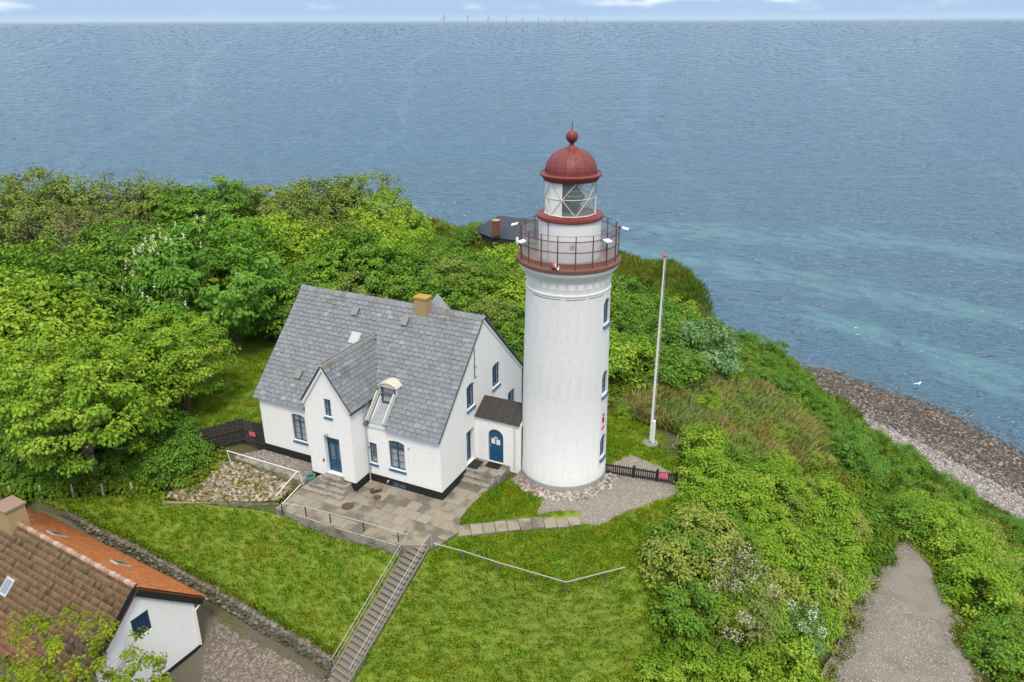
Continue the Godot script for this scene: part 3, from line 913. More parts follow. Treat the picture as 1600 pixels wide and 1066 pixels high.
func make_window(parent: Node, xf: Transform3D, w: float, h: float, rise: float, o: Dictionary) -> Node3D:
	var deep: float = o.get("deep", 0.16)
	var st := st_new()
	var f: float = o.get("f", 0.055)
	bar(st, 0.0, 0.0, f, h - rise, -deep, -deep + 0.06)
	bar(st, w - f, 0.0, w, h - rise, -deep, -deep + 0.06)
	bar(st, f, 0.0, w - f, f, -deep, -deep + 0.06)
	var arc := arch_outline(w, h, rise)
	for k in range(2, arc.size() - 1):
		var a := arc[k]
		var b := arc[k + 1]
		var mid := Vector2(w / 2, h * 0.6)
		var ai := a + (mid - a).normalized() * f
		var bi := b + (mid - b).normalized() * f
		quad(st, Vector3(bi.x, bi.y, -deep + 0.06), Vector3(ai.x, ai.y, -deep + 0.06), Vector3(a.x, a.y, -deep + 0.06), Vector3(b.x, b.y, -deep + 0.06))
		quad(st, Vector3(ai.x, ai.y, -deep), Vector3(ai.x, ai.y, -deep + 0.06), Vector3(bi.x, bi.y, -deep + 0.06), Vector3(bi.x, bi.y, -deep))
	var split: float = o.get("split", 0.0)
	var cols: int = o.get("cols", 2)
	for k in range(1, cols):
		var x := w * k / cols
		bar(st, x - f * 0.6, f, x + f * 0.6, h - f * 0.5, -deep + 0.004, -deep + 0.066)
	if split > 0.0:
		bar(st, f, h * split - f * 0.6, w - f, h * split + f * 0.6, -deep + 0.008, -deep + 0.07)
	var win := obj(o.get("called", "window"), done(st), o.get("mat", M.frame_blue), parent, xf)
	var rows: int = o.get("rows", 3)
	if rows > 1:
		var top: float = h * split if split > 0.0 else h - rise
		for k in range(1, rows):
			var y := f + (top - f) * k / rows
			obj("glazing_bar", box_mesh(Vector3(f, y - 0.011, -deep + 0.012), Vector3(w - f, y + 0.011, -deep + 0.04)), o.get("mat", M.frame_blue), win)
	var pn := st_new()
	var inner := Geometry2D.offset_polygon(arc, -f * 0.3)
	if inner.size() > 0:
		var q: PackedVector2Array = inner[0]
		var t := Geometry2D.triangulate_polygon(q)
		for k in range(0, t.size(), 3):
			tri(pn, Vector3(q[t[k]].x, q[t[k]].y, -deep + 0.02), Vector3(q[t[k + 1]].x, q[t[k + 1]].y, -deep + 0.02), Vector3(q[t[k + 2]].x, q[t[k + 2]].y, -deep + 0.02))
	obj("pane", done(pn), M.glass, win)
	if o.get("curtain", 0.0) > 0.0:
		var ct := st_new()
		var n := 14
		var ch: float = o.curtain * h
		for k in n:
			var xa := f + (w - 2 * f) * k / n
			var xb := f + (w - 2 * f) * (k + 1) / n
			var za := -deep - 0.07 - (0.02 if k % 2 == 0 else 0.0)
			var zb := -deep - 0.07 - (0.02 if k % 2 == 1 else 0.0)
			quad(ct, Vector3(xa, 0.02, za), Vector3(xb, 0.02, zb), Vector3(xb, ch, zb), Vector3(xa, ch, za))
		obj("curtain", done(ct), M.curtain, win)
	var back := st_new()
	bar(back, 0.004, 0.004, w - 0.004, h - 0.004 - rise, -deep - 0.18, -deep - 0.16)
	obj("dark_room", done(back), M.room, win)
	if o.get("sill", true):
		var sl := st_new()
		var e := 0.06
		quad(sl, Vector3(-e, -0.10, 0.09), Vector3(w + e, -0.10, 0.09), Vector3(w + e, -0.015, -deep + 0.05), Vector3(-e, -0.015, -deep + 0.05))
		quad(sl, Vector3(-e, -0.15, 0.09), Vector3(w + e, -0.15, 0.09), Vector3(w + e, -0.10, 0.09), Vector3(-e, -0.10, 0.09))
		quad(sl, Vector3(-e, -0.15, -0.02), Vector3(w + e, -0.15, -0.02), Vector3(w + e, -0.15, 0.09), Vector3(-e, -0.15, 0.09))
		tri(sl, Vector3(-e, -0.15, 0.09), Vector3(-e, -0.10, 0.09), Vector3(-e, -0.015, -deep + 0.05))
		tri(sl, Vector3(w + e, -0.15, 0.09), Vector3(w + e, -0.015, -deep + 0.05), Vector3(w + e, -0.10, 0.09))
		obj("sill", done(sl), o.get("sill_mat", M.blue), win)
	return win
func slates(parent: Node, xf: Transform3D, width: float, rise: float, cover: Callable, seed_: int, budget: int, exposure := 0.30, wide := 0.43) -> void:
	# courses of slate over a slope: x along the eave, y up the slope, z off the roof
	var r := RandomNumberGenerator.new()
	r.seed = seed_
	var tones := []
	for q in [C3(0.162, 0.183, 0.208), C3(0.186, 0.207, 0.233), C3(0.209, 0.231, 0.254), C3(0.137, 0.156, 0.184), C3(0.239, 0.258, 0.275), C3(0.323, 0.347, 0.366), C3(0.186, 0.185, 0.176), C3(0.150, 0.161, 0.199)]: tones.append(q)
	var stain := [C3(0.105, 0.09, 0.065), C3(0.17, 0.145, 0.085), C3(0.13, 0.11, 0.09)]
	var shape := soft_box(Vector3(wide - 0.016, 0.02, exposure + 0.13), 0.005)
	var nf := FastNoiseLite.new()
	nf.seed = seed_; nf.frequency = 0.35
	var list := []
	var rows := int(ceil(rise / exposure))
	for j in rows:
		var y := (j + 0.5) * exposure - 0.06
		var off := (0.5 if j % 2 else 0.0) * wide
		var n := int(ceil(width / wide)) + 1
		for i in n:
			var x := (i - 0.5) * wide + off + wide * 0.5
			if x < -wide * 0.2 or x > width + wide * 0.2: continue
			if not cover.call(x, y): continue
			var c: Color = tones[[0, 0, 1, 1, 2, 2, 3, 4, 7][r.randi() % 9]]
			var q := nf.get_noise_2d(x, y)
			if q > 0.34 and r.randf() < 0.35: c = tones[5]
			elif q < -0.5 and r.randf() < 0.6: c = stain[r.randi() % 3]
			elif r.randf() < 0.05: c = tones[r.randi() % 8]
			if y > rise - 1.3 and x > width * 0.04 and x < width * 0.30 and nf.get_noise_2d(x * 3 + 40, y * 3) > 0.15: c = stain[r.randi() % 2]
			c = c.lerp(C3(0.195, 0.213, 0.232), 0.5)
			var xx := clampf(x, wide * 0.5, width - wide * 0.5)
			var b := Basis(Vector3(1, 0, 0), Vector3(0, 0, 1), Vector3(0, -1, 0)) * Basis(Vector3.RIGHT, -0.12 + r.randf_range(-0.025, 0.015)) * Basis(Vector3.UP, r.randf_range(-0.012, 0.012))
			list.append([xf * Transform3D(b, Vector3(xx + r.randf_range(-0.006, 0.006), y + 0.06 + r.randf_range(-0.012, 0.012), 0.062 + (0.006 if xx != x else 0.0))), c])
	var eye: Vector3 = (parent as Node3D).global_transform.affine_inverse() * EYE
	list.sort_custom(func(a, b): return (a[0] as Transform3D).origin.distance_squared_to(eye) < (b[0] as Transform3D).origin.distance_squared_to(eye))
	var mats := {}
	for k in mini(budget, list.size()):
		var c: Color = list[k][1]
		if not mats.has(c): mats[c] = slate_mat(c)
		obj("slate", shape, mats[c], parent, list[k][0])
	if list.size() > budget:
		var mm := MultiMesh.new()
		mm.transform_format = MultiMesh.TRANSFORM_3D
		mm.use_colors = true
		mm.mesh = shape
		mm.instance_count = list.size() - budget
		for k in range(budget, list.size()):
			mm.set_instance_transform(k - budget, list[k][0]); mm.set_instance_color(k - budget, list[k][1])
		var o := MultiMeshInstance3D.new()
		o.multimesh = mm
		o.material_override = slate_mat(Color.WHITE, true)
		put(o, "slate_courses", parent)
		o.set_meta("kind", "stuff")
var slate_grain: Texture2D
func slate_mat(c: Color, tinted := false) -> StandardMaterial3D:
	if slate_grain == null: slate_grain = ramp_tex(noise_img(256, 0.03, 5, 51), [[0.2, C3(0.66, 0.66, 0.64)], [0.55, C3(0.92, 0.92, 0.92)], [0.85, C3(1, 1, 1)]])
	var m := StandardMaterial3D.new()
	m.albedo_color = Color.WHITE if tinted else srgb(c)
	m.albedo_texture = slate_grain
	m.uv1_triplanar = true; m.uv1_world_triplanar = true
	m.uv1_scale = Vector3.ONE / 1.7
	m.roughness = 0.62
	m.vertex_color_use_as_albedo = tinted
	return m
func slope_xf(u: float, h: float, v: float, along: Vector3, up: Vector3) -> Transform3D:
	return Transform3D(Basis(along, up, along.cross(up)), Vector3(u, h, v))
func slab(st: SurfaceTool, a: Vector3, b: Vector3, c: Vector3, d: Vector3, thick: float) -> void:
	# a board with the four top corners given counter-clockwise from above
	var n := (b - a).cross(d - a).normalized() * thick
	quad(st, a, b, c, d)
	quad(st, d - n, c - n, b - n, a - n)
	quad(st, a - n, b - n, b, a); quad(st, b - n, c - n, c, b); quad(st, c - n, d - n, d, c); quad(st, d - n, a - n, a, d)
func make_house() -> void:
	var H := thing("lighthouse_keeper_house", "white rendered house with steep grey slate roof and black plinth", "house", HO)
	H.basis = Basis(HU, Vector3.UP, HV)
	var U := 13.4
	var V := 11.1
	var EV := 4.15
	var RH := 9.65
	var MID := V / 2
	var BV := -1.36
	# walls: one solid shell with pockets for windows and doors
	var wall := CSGCombiner3D.new()
	wall.material_override = M.render_white
	put(wall, "wall", H)
	var along_u := Transform3D(Basis(Vector3(0, 0, 1), Vector3.UP, Vector3(-1, 0, 0)), Vector3.ZERO)
	csg_poly(wall, PackedVector2Array([Vector2(0, 0.58), Vector2(V, 0.58), Vector2(V, EV), Vector2(MID, RH), Vector2(0, EV)]), U, along_u)
	csg_poly(wall, PackedVector2Array([Vector2(5.15, 0.58), Vector2(8.4, 0.58), Vector2(8.4, 5.55), Vector2(6.775, 7.9), Vector2(5.15, 5.55)]), 2.6 - BV, Transform3D(Basis.IDENTITY, Vector3(0, 0, 2.6)))
	# dormer trough in the roof
	csg_poly(wall, PackedVector2Array([Vector2(3.68, 4.3), Vector2(4.76, 4.3), Vector2(4.76, 7.0), Vector2(3.68, 7.0)]), 2.6, Transform3D(Basis.IDENTITY, Vector3(0, 0.0, 1.32)), true)
	var wins := [
		["front", 10.86, 1.5, 0.0, 1.06, 1.92, 0.12, {"split": 0.72, "curtain": 0.98}],
		["front", 3.56, 1.36, 0.0, 1.10, 1.95, 0.12, {"split": 0.74, "curtain": 0.62}],
		["front", 5.0, 1.36, 0.0, 0.56, 1.42, 0.0, {"cols": 1, "rows": 4, "curtain": 0.25}],
		["front", 6.93, 4.78, BV, 0.5, 1.14, 0.0, {"cols": 2, "rows": 3, "f": 0.045, "curtain": 0.9}],
		["side", 0.0, 4.42, 3.27, 0.98, 1.62, 0.14, {"cols": 3, "rows": 3}],
		["side", 0.0, 4.36, 6.66, 1.05, 1.62, 0.14, {"cols": 3, "rows": 3}],
		["side", 0.0, 1.75, 8.9, 1.08, 1.3, 0.1, {"cols": 2, "rows": 2}],
		["front", 3.5, 0.08, -0.03, 0.98, 0.34, 0.0, {"cols": 2, "rows": 1, "sill": false, "deep": 0.10, "mat": M.blue}]]
	for k in wins.size():
		var w: Array = wins[k]
		var xf := facing(w[0], w[1], w[2], w[3])
		if k < 7: csg_poly(wall, arch_outline(w[4], w[5], w[6]), 0.36, xf, true)
		make_window(H, xf, w[4], w[5], w[6], w[7])
	# main door pocket and door
	var dx := facing("front", 7.22, 0.82, BV)
	csg_poly(wall, arch_outline(1.12, 2.55, 0.0), 0.42, dx, true)
	make_double_door(H, dx.translated_local(Vector3(0, 0, -0.3)), 1.12, 2.5)
	# gable door pocket
	var gx := facing("side", 0.0, 0.62, 3.08)
	csg_poly(wall, arch_outline(1.0, 2.35, 0.0), 0.4, gx, true)
	make_plain_door(H, gx.translated_local(Vector3(0.02, 0, -0.3)), 0.96, 2.3)
	# black plinth, a little proud
	var pl := st_new()
	var e := 0.025
	for q in [[-e, 3.5 - 0.98 - 0.0, -e, 0.3], [3.5, 5.15 + 0.01, -e, 0.3], [8.39, U + e, -e, 0.3], [-e, 0.3, 0.3, V + e], [U - 0.3, U + e, 0.3, V + e], [0.3, U - 0.3, V - 0.3, V + e], [5.15 - e, 5.45, BV - e, 0.3], [5.45, 8.1, BV - e, BV + 0.3], [8.1, 8.4 + e, BV - e, 0.3]]:
		box(pl, Vector3(minf(q[0], q[1]), -0.3, minf(q[2], q[3])), Vector3(maxf(q[0], q[1]), 0.595, maxf(q[2], q[3])))
	box(pl, Vector3(2.52, -0.3, -e), Vector3(3.5, 0.08, 0.3)); box(pl, Vector3(2.52, 0.42, -e), Vector3(3.5, 0.595, 0.3))
	obj("plinth", done(pl), M.tar, H)
	# main roof: deck under slates, ridge cap, verges
	var dirF := Vector3(0, RH - EV, MID).normalized()
	var over := 0.22
	var run := Vector3(0, RH - EV, MID).length() + over
	var nF := Vector3(-1, 0, 0).cross(dirF)
	var lowF := Vector3(U + 0.25, EV, 0) - dirF * over + nF * 0.07
	var deck := st_new()
	var pf := func(x: float, s: float) -> Vector3: return Vector3(U + 0.25 - x, EV, 0) + dirF * (s - over) + nF * 0.07
	var xa := U + 0.25 - 4.82
	var xb := U + 0.25 - 3.62
	var xe := U + 0.35
	for q in [[0.0, xa, 0.0, run], [xa, xb, 2.05, run], [xb, xe, 0.0, run]]:
		slab(deck, pf.call(q[0], q[2]), pf.call(q[1], q[2]), pf.call(q[1], q[3]), pf.call(q[0], q[3]), 0.06)
	var dirB := Vector3(0, RH - EV, -MID).normalized()
	var nB := Vector3(1, 0, 0).cross(dirB)
	var pb := func(x: float, s: float) -> Vector3: return Vector3(x - 0.10, EV, V) + dirB * (s - over) + nB * 0.07
	slab(deck, pb.call(0.0, 0.0), pb.call(U + 0.35, 0.0), pb.call(U + 0.35, run), pb.call(0.0, run), 0.06)
	var roof := obj("roof", done(deck), M.deck, H)
	var in_bay := func(x: float, y: float) -> bool:
		var u := U + 0.25 - x
		var h := EV + dirF.y * (y - over)
		var hb := 8.02 - absf(u - 6.775) * 1.45     # height of the bay roof over this spot
		return hb < h - 0.02
	var open_f := func(x: float, y: float) -> bool:
		var u := U + 0.25 - x
		if u > 3.66 and u < 4.78 and y < 2.25: return false
		return in_bay.call(x, y)
	slates(roof, Transform3D(Basis(Vector3(-1, 0, 0), dirF, nF), lowF), U + 0.35, run, open_f, 61, 255)
	slates(roof, Transform3D(Basis(Vector3(1, 0, 0), dirB, nB), Vector3(-0.10, EV, V) - dirB * over + nB * 0.07), U + 0.35, run, func(_x, _y): return true, 62, 0)
	var cap := st_new()
	for s in [-1, 1]:
		var lift := Vector3(0, 0.16, 0)
		var a := Vector3(-0.13, RH + 0.0, MID) + lift
		var b := Vector3(U + 0.28, RH + 0.0, MID) + lift
		var dn := Vector3(0, -0.17, -0.2 * s)
		if s == 1: slab(cap, b + dn, a + dn, a, b, 0.03)
		else: slab(cap, a + dn, b + dn, b, a, 0.03)
	obj("ridge_cap", done(cap), plain(C3(0.42, 0.45, 0.48), 0.6), roof)
	var vg := st_new()   # white verge boards on the gables
	for x in [-0.045, U + 0.005]:
		for s in [-1.0, 1.0]:
			var lo := Vector3(x, EV - 0.06, MID + s * (MID + 0.02))
			var hi := Vector3(x, RH - 0.06, MID)
			var w := 0.04
			var dn := Vector3(0, -0.22, 0)
			var t := Vector3(w, 0, 0)
			if s < 0: quad(vg, lo + dn, lo, hi, hi + dn)
			else: quad(vg, hi + dn, hi, lo, lo + dn)
			quad(vg, lo + t, lo + dn + t, hi + dn + t, hi + t)
			quad(vg, lo + dn, hi + dn, hi + dn + t, lo + dn + t)
			quad(vg, lo, lo + t, hi + t, hi)
	obj("verge_board", done(vg), M.white_paint, H)
	# eaves soffit moulding on the front
	var ev := st_new()
	for q in [[0.02, 5.13], [8.42, U - 0.02]]:
		box(ev, Vector3(q[0], EV - 0.24, -0.09), Vector3(q[1], EV - 0.08, -0.004))
	obj("eaves_moulding", done(ev), M.white_paint, H)
	# bay roof
	var bd := Vector3(1.625, 2.35, 0).normalized()
	for s in [-1.0, 1.0]:
		var d := Vector3(bd.x * -s, bd.y, 0)           # up the slope towards the ridge
		var along := Vector3(0, 0, -s)
		var n := along.cross(d)
		var low := Vector3(6.775 + s * 1.625, 5.55, BV - 0.12 if s < 0 else 3.9) - d * 0.16 + n * 0.07
		var length := 3.9 - (BV - 0.12)
		var run_b := Vector2(1.625, 2.35).length() + 0.16
		var b := st_new()
		# deck trimmed where it meets the main roof
		var back := func(y: float) -> float: return clampf(5.55 + (y - 0.16) * d.y - EV + 0.10, 0.0, 3.9)
		var z0 := BV - 0.12
		var p0 := Vector3(low.x, low.y, z0)
		var p1 := p0 + d * run_b
		var q0 := Vector3(low.x, low.y, back.call(0.0))
		var q1 := Vector3(p1.x, p1.y, back.call(run_b))
		if s < 0: slab(b, p0, q0, q1, p1, 0.06)
		else: slab(b, q0, p0, p1, q1, 0.06)
		var br := obj("bay_roof", done(b), M.deck, H)
		var cover := func(x: float, y: float) -> bool:
			var z := (BV - 0.12 + x) if s < 0 else (3.9 - x)
			return z < back.call(y) + 0.05
		slates(br, Transform3D(Basis(along, d, n), low), length, run_b, cover, 63 if s > 0 else 64, 45 if s < 0 else 0, 0.27, 0.40)
		# verge of white render on the bay gable
		var vb := st_new()
		var lo2 := Vector3(6.775 + s * 1.80, 5.40, BV - 0.12)
		var hi2 := Vector3(6.775, 7.98, BV - 0.12)
		var dn2 := Vector3(-s * 0.2, -0.05, 0)
		var th := Vector3(0, 0, 0.115)
		if s > 0:
			quad(vb, lo2, lo2 + dn2, hi2 + Vector3(0, -0.26, 0), hi2)
		else:
			quad(vb, lo2 + dn2, lo2, hi2, hi2 + Vector3(0, -0.26, 0))
		quad(vb, lo2 + dn2, lo2 + dn2 + th, hi2 + Vector3(0, -0.26, 0) + th, hi2 + Vector3(0, -0.26, 0))
		quad(vb, lo2, lo2 + th, lo2 + dn2 + th, lo2 + dn2)
		obj("bay_verge", done(vb), M.white_paint, H)
	var rc := st_new()
	tube(rc, Vector3(6.775, 8.06, BV - 0.14), Vector3(6.775, 8.06, 3.85), 0.075, 0.075, 8)
	obj("bay_ridge", done(rc), plain(C3(0.42, 0.37, 0.29), 0.9), H)
	var vl := st_new()   # valley flashing down the junction with the main roof
	var va := Vector3(6.70, 8.03, 3.93)
	var vb2 := Vector3(5.02, 5.48, 1.36)
	var off := Vector3(-0.10, 0.07, -0.03)
	tube(vl, va + off, vb2 + off, 0.07, 0.06, 6)
	obj("valley_flashing", done(vl), plain(C3(0.5, 0.46, 0.40), 0.8), H)
	make_dormer(H, EV)
	make_chimney_and_vents(H, EV, RH, MID)
	make_pipes(H, BV, EV)
	make_steps(H, BV)
	make_connector(H)
func make_double_door(H: Node3D, xf: Transform3D, w: float, h: float) -> void:
	var st := st_new()
	bar(st, 0, 0, 0.06, h, -0.06, 0.04); bar(st, w - 0.06, 0, w, h, -0.06, 0.04)
	bar(st, 0.06, h - 0.06, w - 0.06, h, -0.06, 0.04); bar(st, 0.06, h - 0.42, w - 0.06, h - 0.34, -0.06, 0.04)
	var d := obj("door", done(st), M.blue, H, xf)
	var g := st_new()
	bar(g, 0.06, h - 0.34, w - 0.06, h - 0.06, -0.02, -0.015)
	obj("transom_light", done(g), M.glass, d)
	for k in 2:
		var x0 := 0.065 + k * (w / 2 - 0.06)
		var x1 := x0 + w / 2 - 0.07
		var lf := st_new()
		bar(lf, x0, 0.0, x1, 0.85, -0.04, 0.0)
		bar(lf, x0, 0.85, x0 + 0.09, h - 0.425, -0.04, 0.0); bar(lf, x1 - 0.09, 0.85, x1, h - 0.425, -0.04, 0.0)
		bar(lf, x0 + 0.09, h - 0.56, x1 - 0.09, h - 0.425, -0.04, 0.0)
		bar(lf, x0 + 0.08, 0.12, x1 - 0.08, 0.72, 0.0, 0.015)
		var leafd := obj("door_leaf", done(lf), M.blue, d)
		var gl := st_new()
		bar(gl, x0 + 0.09, 0.85, x1 - 0.09, h - 0.56, -0.03, -0.024)
		obj("pane", done(gl), M.glass, leafd)
		var hd := st_new()
		tube(hd, Vector3(x1 - 0.05 if k == 0 else x0 + 0.05, 1.0, 0.0), Vector3(x1 - 0.05 if k == 0 else x0 + 0.05, 1.0, 0.05), 0.02)
		obj("handle", done(hd), plain(C3(0.5, 0.36, 0.12), 0.3, 0.5, 0.8), leafd)
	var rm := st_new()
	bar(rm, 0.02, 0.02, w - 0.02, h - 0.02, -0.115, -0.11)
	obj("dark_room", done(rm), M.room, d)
func make_plain_door(H: Node3D, xf: Transform3D, w: float, h: float) -> void:
	var st := st_new()
	bar(st, 0, 0, 0.06, h, -0.06, 0.03); bar(st, w - 0.06, 0, w, h, -0.06, 0.03); bar(st, 0.06, h - 0.06, w - 0.06, h, -0.06, 0.03)
	bar(st, 0.06, 0.0, w - 0.06, 1.0, -0.04, 0.0); bar(st, 0.06, 1.0, 0.2, h - 0.06, -0.04, 0.0); bar(st, w - 0.2, 1.0, w - 0.06, h - 0.06, -0.04, 0.0); bar(st, 0.2, h - 0.22, w - 0.2, h - 0.06, -0.04, 0.0)
	var d := obj("door", done(st), M.frame_blue, H, xf)
	var gl := st_new()
	bar(gl, 0.2, 1.0, w - 0.2, h - 0.22, -0.03, -0.024)
	obj("pane", done(gl), M.glass, d)
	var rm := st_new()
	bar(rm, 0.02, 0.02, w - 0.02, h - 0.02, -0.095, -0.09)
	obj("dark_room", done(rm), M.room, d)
func make_dormer(H: Node3D, EV: float) -> void:
	var x0 := 3.66
	var x1 := 4.78
	var st := st_new()
	# cheeks of the trough with pale capping, lead apron, window and curved cap
	for x in [x0 - 0.06, x1]:
		var pts := [Vector3(x, EV - 0.02, -0.06), Vector3(x, EV + 1.95, 1.78), Vector3(x, EV + 1.95, 2.3), Vector3(x, EV + 0.2, 1.3)]
		slab(st, Vector3(x, EV + 0.12, -0.1), Vector3(x + 0.06, EV + 0.12, -0.1), Vector3(x + 0.06, EV + 1.45, 1.22), Vector3(x, EV + 1.45, 1.22), 0.35)
		box(st, Vector3(x, EV + 0.5, 1.22), Vector3(x + 0.06, EV + 1.92, 1.95))
	var body := obj("dormer", done(st), plain(C3(0.60, 0.59, 0.54), 0.7), H)
	var ap := st_new()
	for k in 4:
		var a := k / 4.0
		var b := (k + 1) / 4.0
		var p := func(t: float) -> Vector3: return Vector3(0, EV + 0.05 + t * 0.68, -0.08 + t * 1.36)
		var A: Vector3 = p.call(a)
		var B: Vector3 = p.call(b)
		slab(ap, A + Vector3(x1 - 0.01, 0.012, 0), A + Vector3(x0 + 0.01, 0.012, 0), B + Vector3(x0 + 0.01, 0, 0), B + Vector3(x1 - 0.01, 0, 0), 0.03)
	obj("apron", done(ap), M.lead, body)
	make_window(body, facing("front", 4.72, EV + 0.78, 1.3), 1.0, 1.12, 0.0, {"cols": 1, "rows": 1, "f": 0.085, "sill": false, "deep": 0.02, "mat": M.frame_blue, "curtain": 0.95})
	# bowed cap
	var cp := st_new()
	var n := 8
	for k in n:
		var ta := -1.0 + 2.0 * k / n
		var tb := -1.0 + 2.0 * (k + 1) / n
		var f := func(t: float, z: float) -> Vector3: return Vector3(4.22 - t * 0.70, EV + 1.93 + 0.26 * (1.0 - t * t), z)
		slab(cp, f.call(ta, 1.16), f.call(tb, 1.16), f.call(tb, 2.6), f.call(ta, 2.6), 0.07)
		quad(cp, Vector3(4.22 - ta * 0.70, EV + 1.86, 1.2), Vector3(4.22 - tb * 0.70, EV + 1.86, 1.2), f.call(tb, 1.2) as Vector3 - Vector3(0, 0.06, 0), f.call(ta, 1.2) as Vector3 - Vector3(0, 0.06, 0))
	obj("dormer_cap", done(cp), plain(C3(0.50, 0.48, 0.42), 0.7), body)
	# dark worn strip beside the trough
func make_chimney_and_vents(H: Node3D, EV: float, RH: float, MID: float) -> void:
	var xf := Transform3D(Basis.IDENTITY, Vector3(3.98, 0, MID - 0.35))
	var st := st_new()
	var r := RandomNumberGenerator.new()
	r.seed = 9
	box(st, Vector3(-0.42, 8.6, -0.33), Vector3(0.42, 10.42, 0.33), xf)
	var ch := obj("chimney", done(st), M.yellow_brick, H)
	# brick courses stand a little proud of the joints
	for k in 13:
		var cs := st_new()
		var y := 9.35 + k * 0.082
		box(cs, Vector3(-0.428, y, -0.338), Vector3(0.428, y + 0.066, 0.338), xf)
		obj("brick_course", done(cs), M.yellow_brick, ch)
	var tp := st_new()
	box(tp, Vector3(-0.47, 10.42, -0.38), Vector3(0.47, 10.54, 0.38), xf)
	obj("chimney_crown", done(tp), grained([[0.3, C3(0.16, 0.13, 0.09)], [0.5, C3(0.42, 0.24, 0.02)], [0.8, C3(0.50, 0.30, 0.02)]], 0.7, 0.04, 4, 71, 0.95, 2.0), ch)
	var fl := st_new()
	box(fl, Vector3(-0.5, 9.0, -0.42), Vector3(0.5, 9.30, 0.3), xf)
	obj("flashing", done(fl), M.lead, ch)
	# lead clad gablet on the far slope, showing over the ridge
	var gb := st_new()
	var A := Vector3(3.56, 10.45, 6.25)
	var gq := [Vector3(4.5, 9.0, 5.75), Vector3(2.7, 9.0, 5.75), Vector3(2.7, 8.2, 7.6), Vector3(4.5, 8.2, 7.6)]
	for k in 4: tri(gb, gq[k], gq[(k + 1) % 4], A)
	obj("rear_gablet", done(gb), M.lead, H)
	var dirF := Vector3(0, RH - EV, MID).normalized()
	var nF := Vector3(-1, 0, 0).cross(dirF)
	var on_roof := func(u: float, v: float) -> Transform3D: return Transform3D(Basis(Vector3(-1, 0, 0), dirF, nF), Vector3(u, EV, 0) + dirF * (v / dirF.z) + nF * 0.12)
	for q in [[8.72, 4.75], [10.91, 1.3], [4.95, 4.7]]:
		var v := st_new()
		box(v, Vector3(-0.2, -0.26, 0.0), Vector3(0.2, 0.26, 0.14), on_roof.call(q[0], q[1]))
		var vo := obj("roof_vent", done(v), plain(C3(0.12, 0.09, 0.07), 0.8), H)
		var v2 := st_new()
		box(v2, Vector3(-0.23, -0.30, 0.142), Vector3(0.23, 0.28, 0.17), on_roof.call(q[0], q[1]))
		obj("vent_lid", done(v2), plain(C3(0.21, 0.20, 0.19), 0.7), vo)
	var sk := st_new()
	box(sk, Vector3(-0.36, -0.4, -0.02), Vector3(0.36, 0.4, 0.10), on_roof.call(7.98, 3.5))
	var so := obj("skylight", done(sk), plain(C3(0.40, 0.41, 0.42), 0.6), H)
	var sg := st_new()
	box(sg, Vector3(-0.30, -0.34, 0.102), Vector3(0.30, 0.34, 0.112), on_roof.call(7.98, 3.5))
	obj("pane", done(sg), plain(C3(0.42, 0.44, 0.46), 0.3), so)
	for q in [[6.33, 3.95], [6.09, 3.3]]:
		var k := st_new()
		var x: Transform3D = on_roof.call(q[0], q[1])
		tube(k, x.origin, x.origin + Vector3(0, 0.28, 0), 0.07, 0.06)
		box(k, Vector3(-0.14, -0.14, -0.03), Vector3(0.14, 0.14, 0.02), x)
		obj("vent_pipe", done(k), M.zinc, H)
	# ridge mast bracket
	var mb := st_new()
	tube(mb, Vector3(2.48, 9.35, 5.1), Vector3(2.48, 10.15, 5.55), 0.035, 0.03)
	box(mb, Vector3(2.35, 9.2, 4.9), Vector3(2.62, 9.5, 5.1))
	obj("mast_bracket", done(mb), plain(C3(0.3, 0.24, 0.18), 0.8), H)
func make_pipes(H: Node3D, BV: float, EV: float) -> void:
	var dp := obj("downpipe", pipe([Vector3(5.0, 5.35, 0.25), Vector3(5.02, 5.2, -0.10), Vector3(5.02, 0.12, -0.10), Vector3(5.0, 0.0, -0.22)], 0.045), M.zinc, H)
	var br := st_new()
	for y in [0.9, 2.4, 3.9]: box(br, Vector3(4.96, y, -0.10), Vector3(5.08, y + 0.04, 0.0))
	obj("pipe_bracket", done(br), M.dark_metal, dp)
	obj("gutter", pipe([Vector3(5.02, 5.28, BV - 0.1), Vector3(5.02, 5.24, 0.7)], 0.06), plain(C3(0.10, 0.10, 0.10), 0.6), H)
	obj("wall_cable", pipe([Vector3(-0.02, 8.2, 4.33), Vector3(-0.025, 6.15, 4.30)], 0.022, 6), M.dark_metal, H)
	for y in [6.35, 7.0]:
		obj("cable_bracket", pipe([Vector3(0.0, y, 4.3), Vector3(-0.28, y + 0.05, 3.95), Vector3(-0.28, y + 0.12, 4.1)], 0.018, 6), M.dark_metal, H)
	# lamp over the door
	var lm := lathe([Vector2(0.0, -0.11), Vector2(0.09, -0.08), Vector2(0.12, 0.0), Vector2(0.09, 0.08), Vector2(0.0, 0.11)], 16, true, false)
	obj("door_lamp", lm, plain(C3(0.42, 0.42, 0.40), 0.4), H, Transform3D(Basis(Vector3.RIGHT, PI / 2), Vector3(6.98, 3.56, BV - 0.08)))
	obj("letter_box", box_mesh(Vector3(7.36, 1.55, BV - 0.05), Vector3(7.44, 1.75, BV)), M.dark_metal, H)
	obj("wall_light", box_mesh(Vector3(2.1, 3.0, -0.06), Vector3(2.18, 3.1, 0.0)), M.zinc, H)
	obj("tap", pipe([Vector3(3.72, 0.42, -0.02), Vector3(3.72, 0.42, -0.16), Vector3(3.72, 0.34, -0.17)], 0.03), M.white_paint, H)
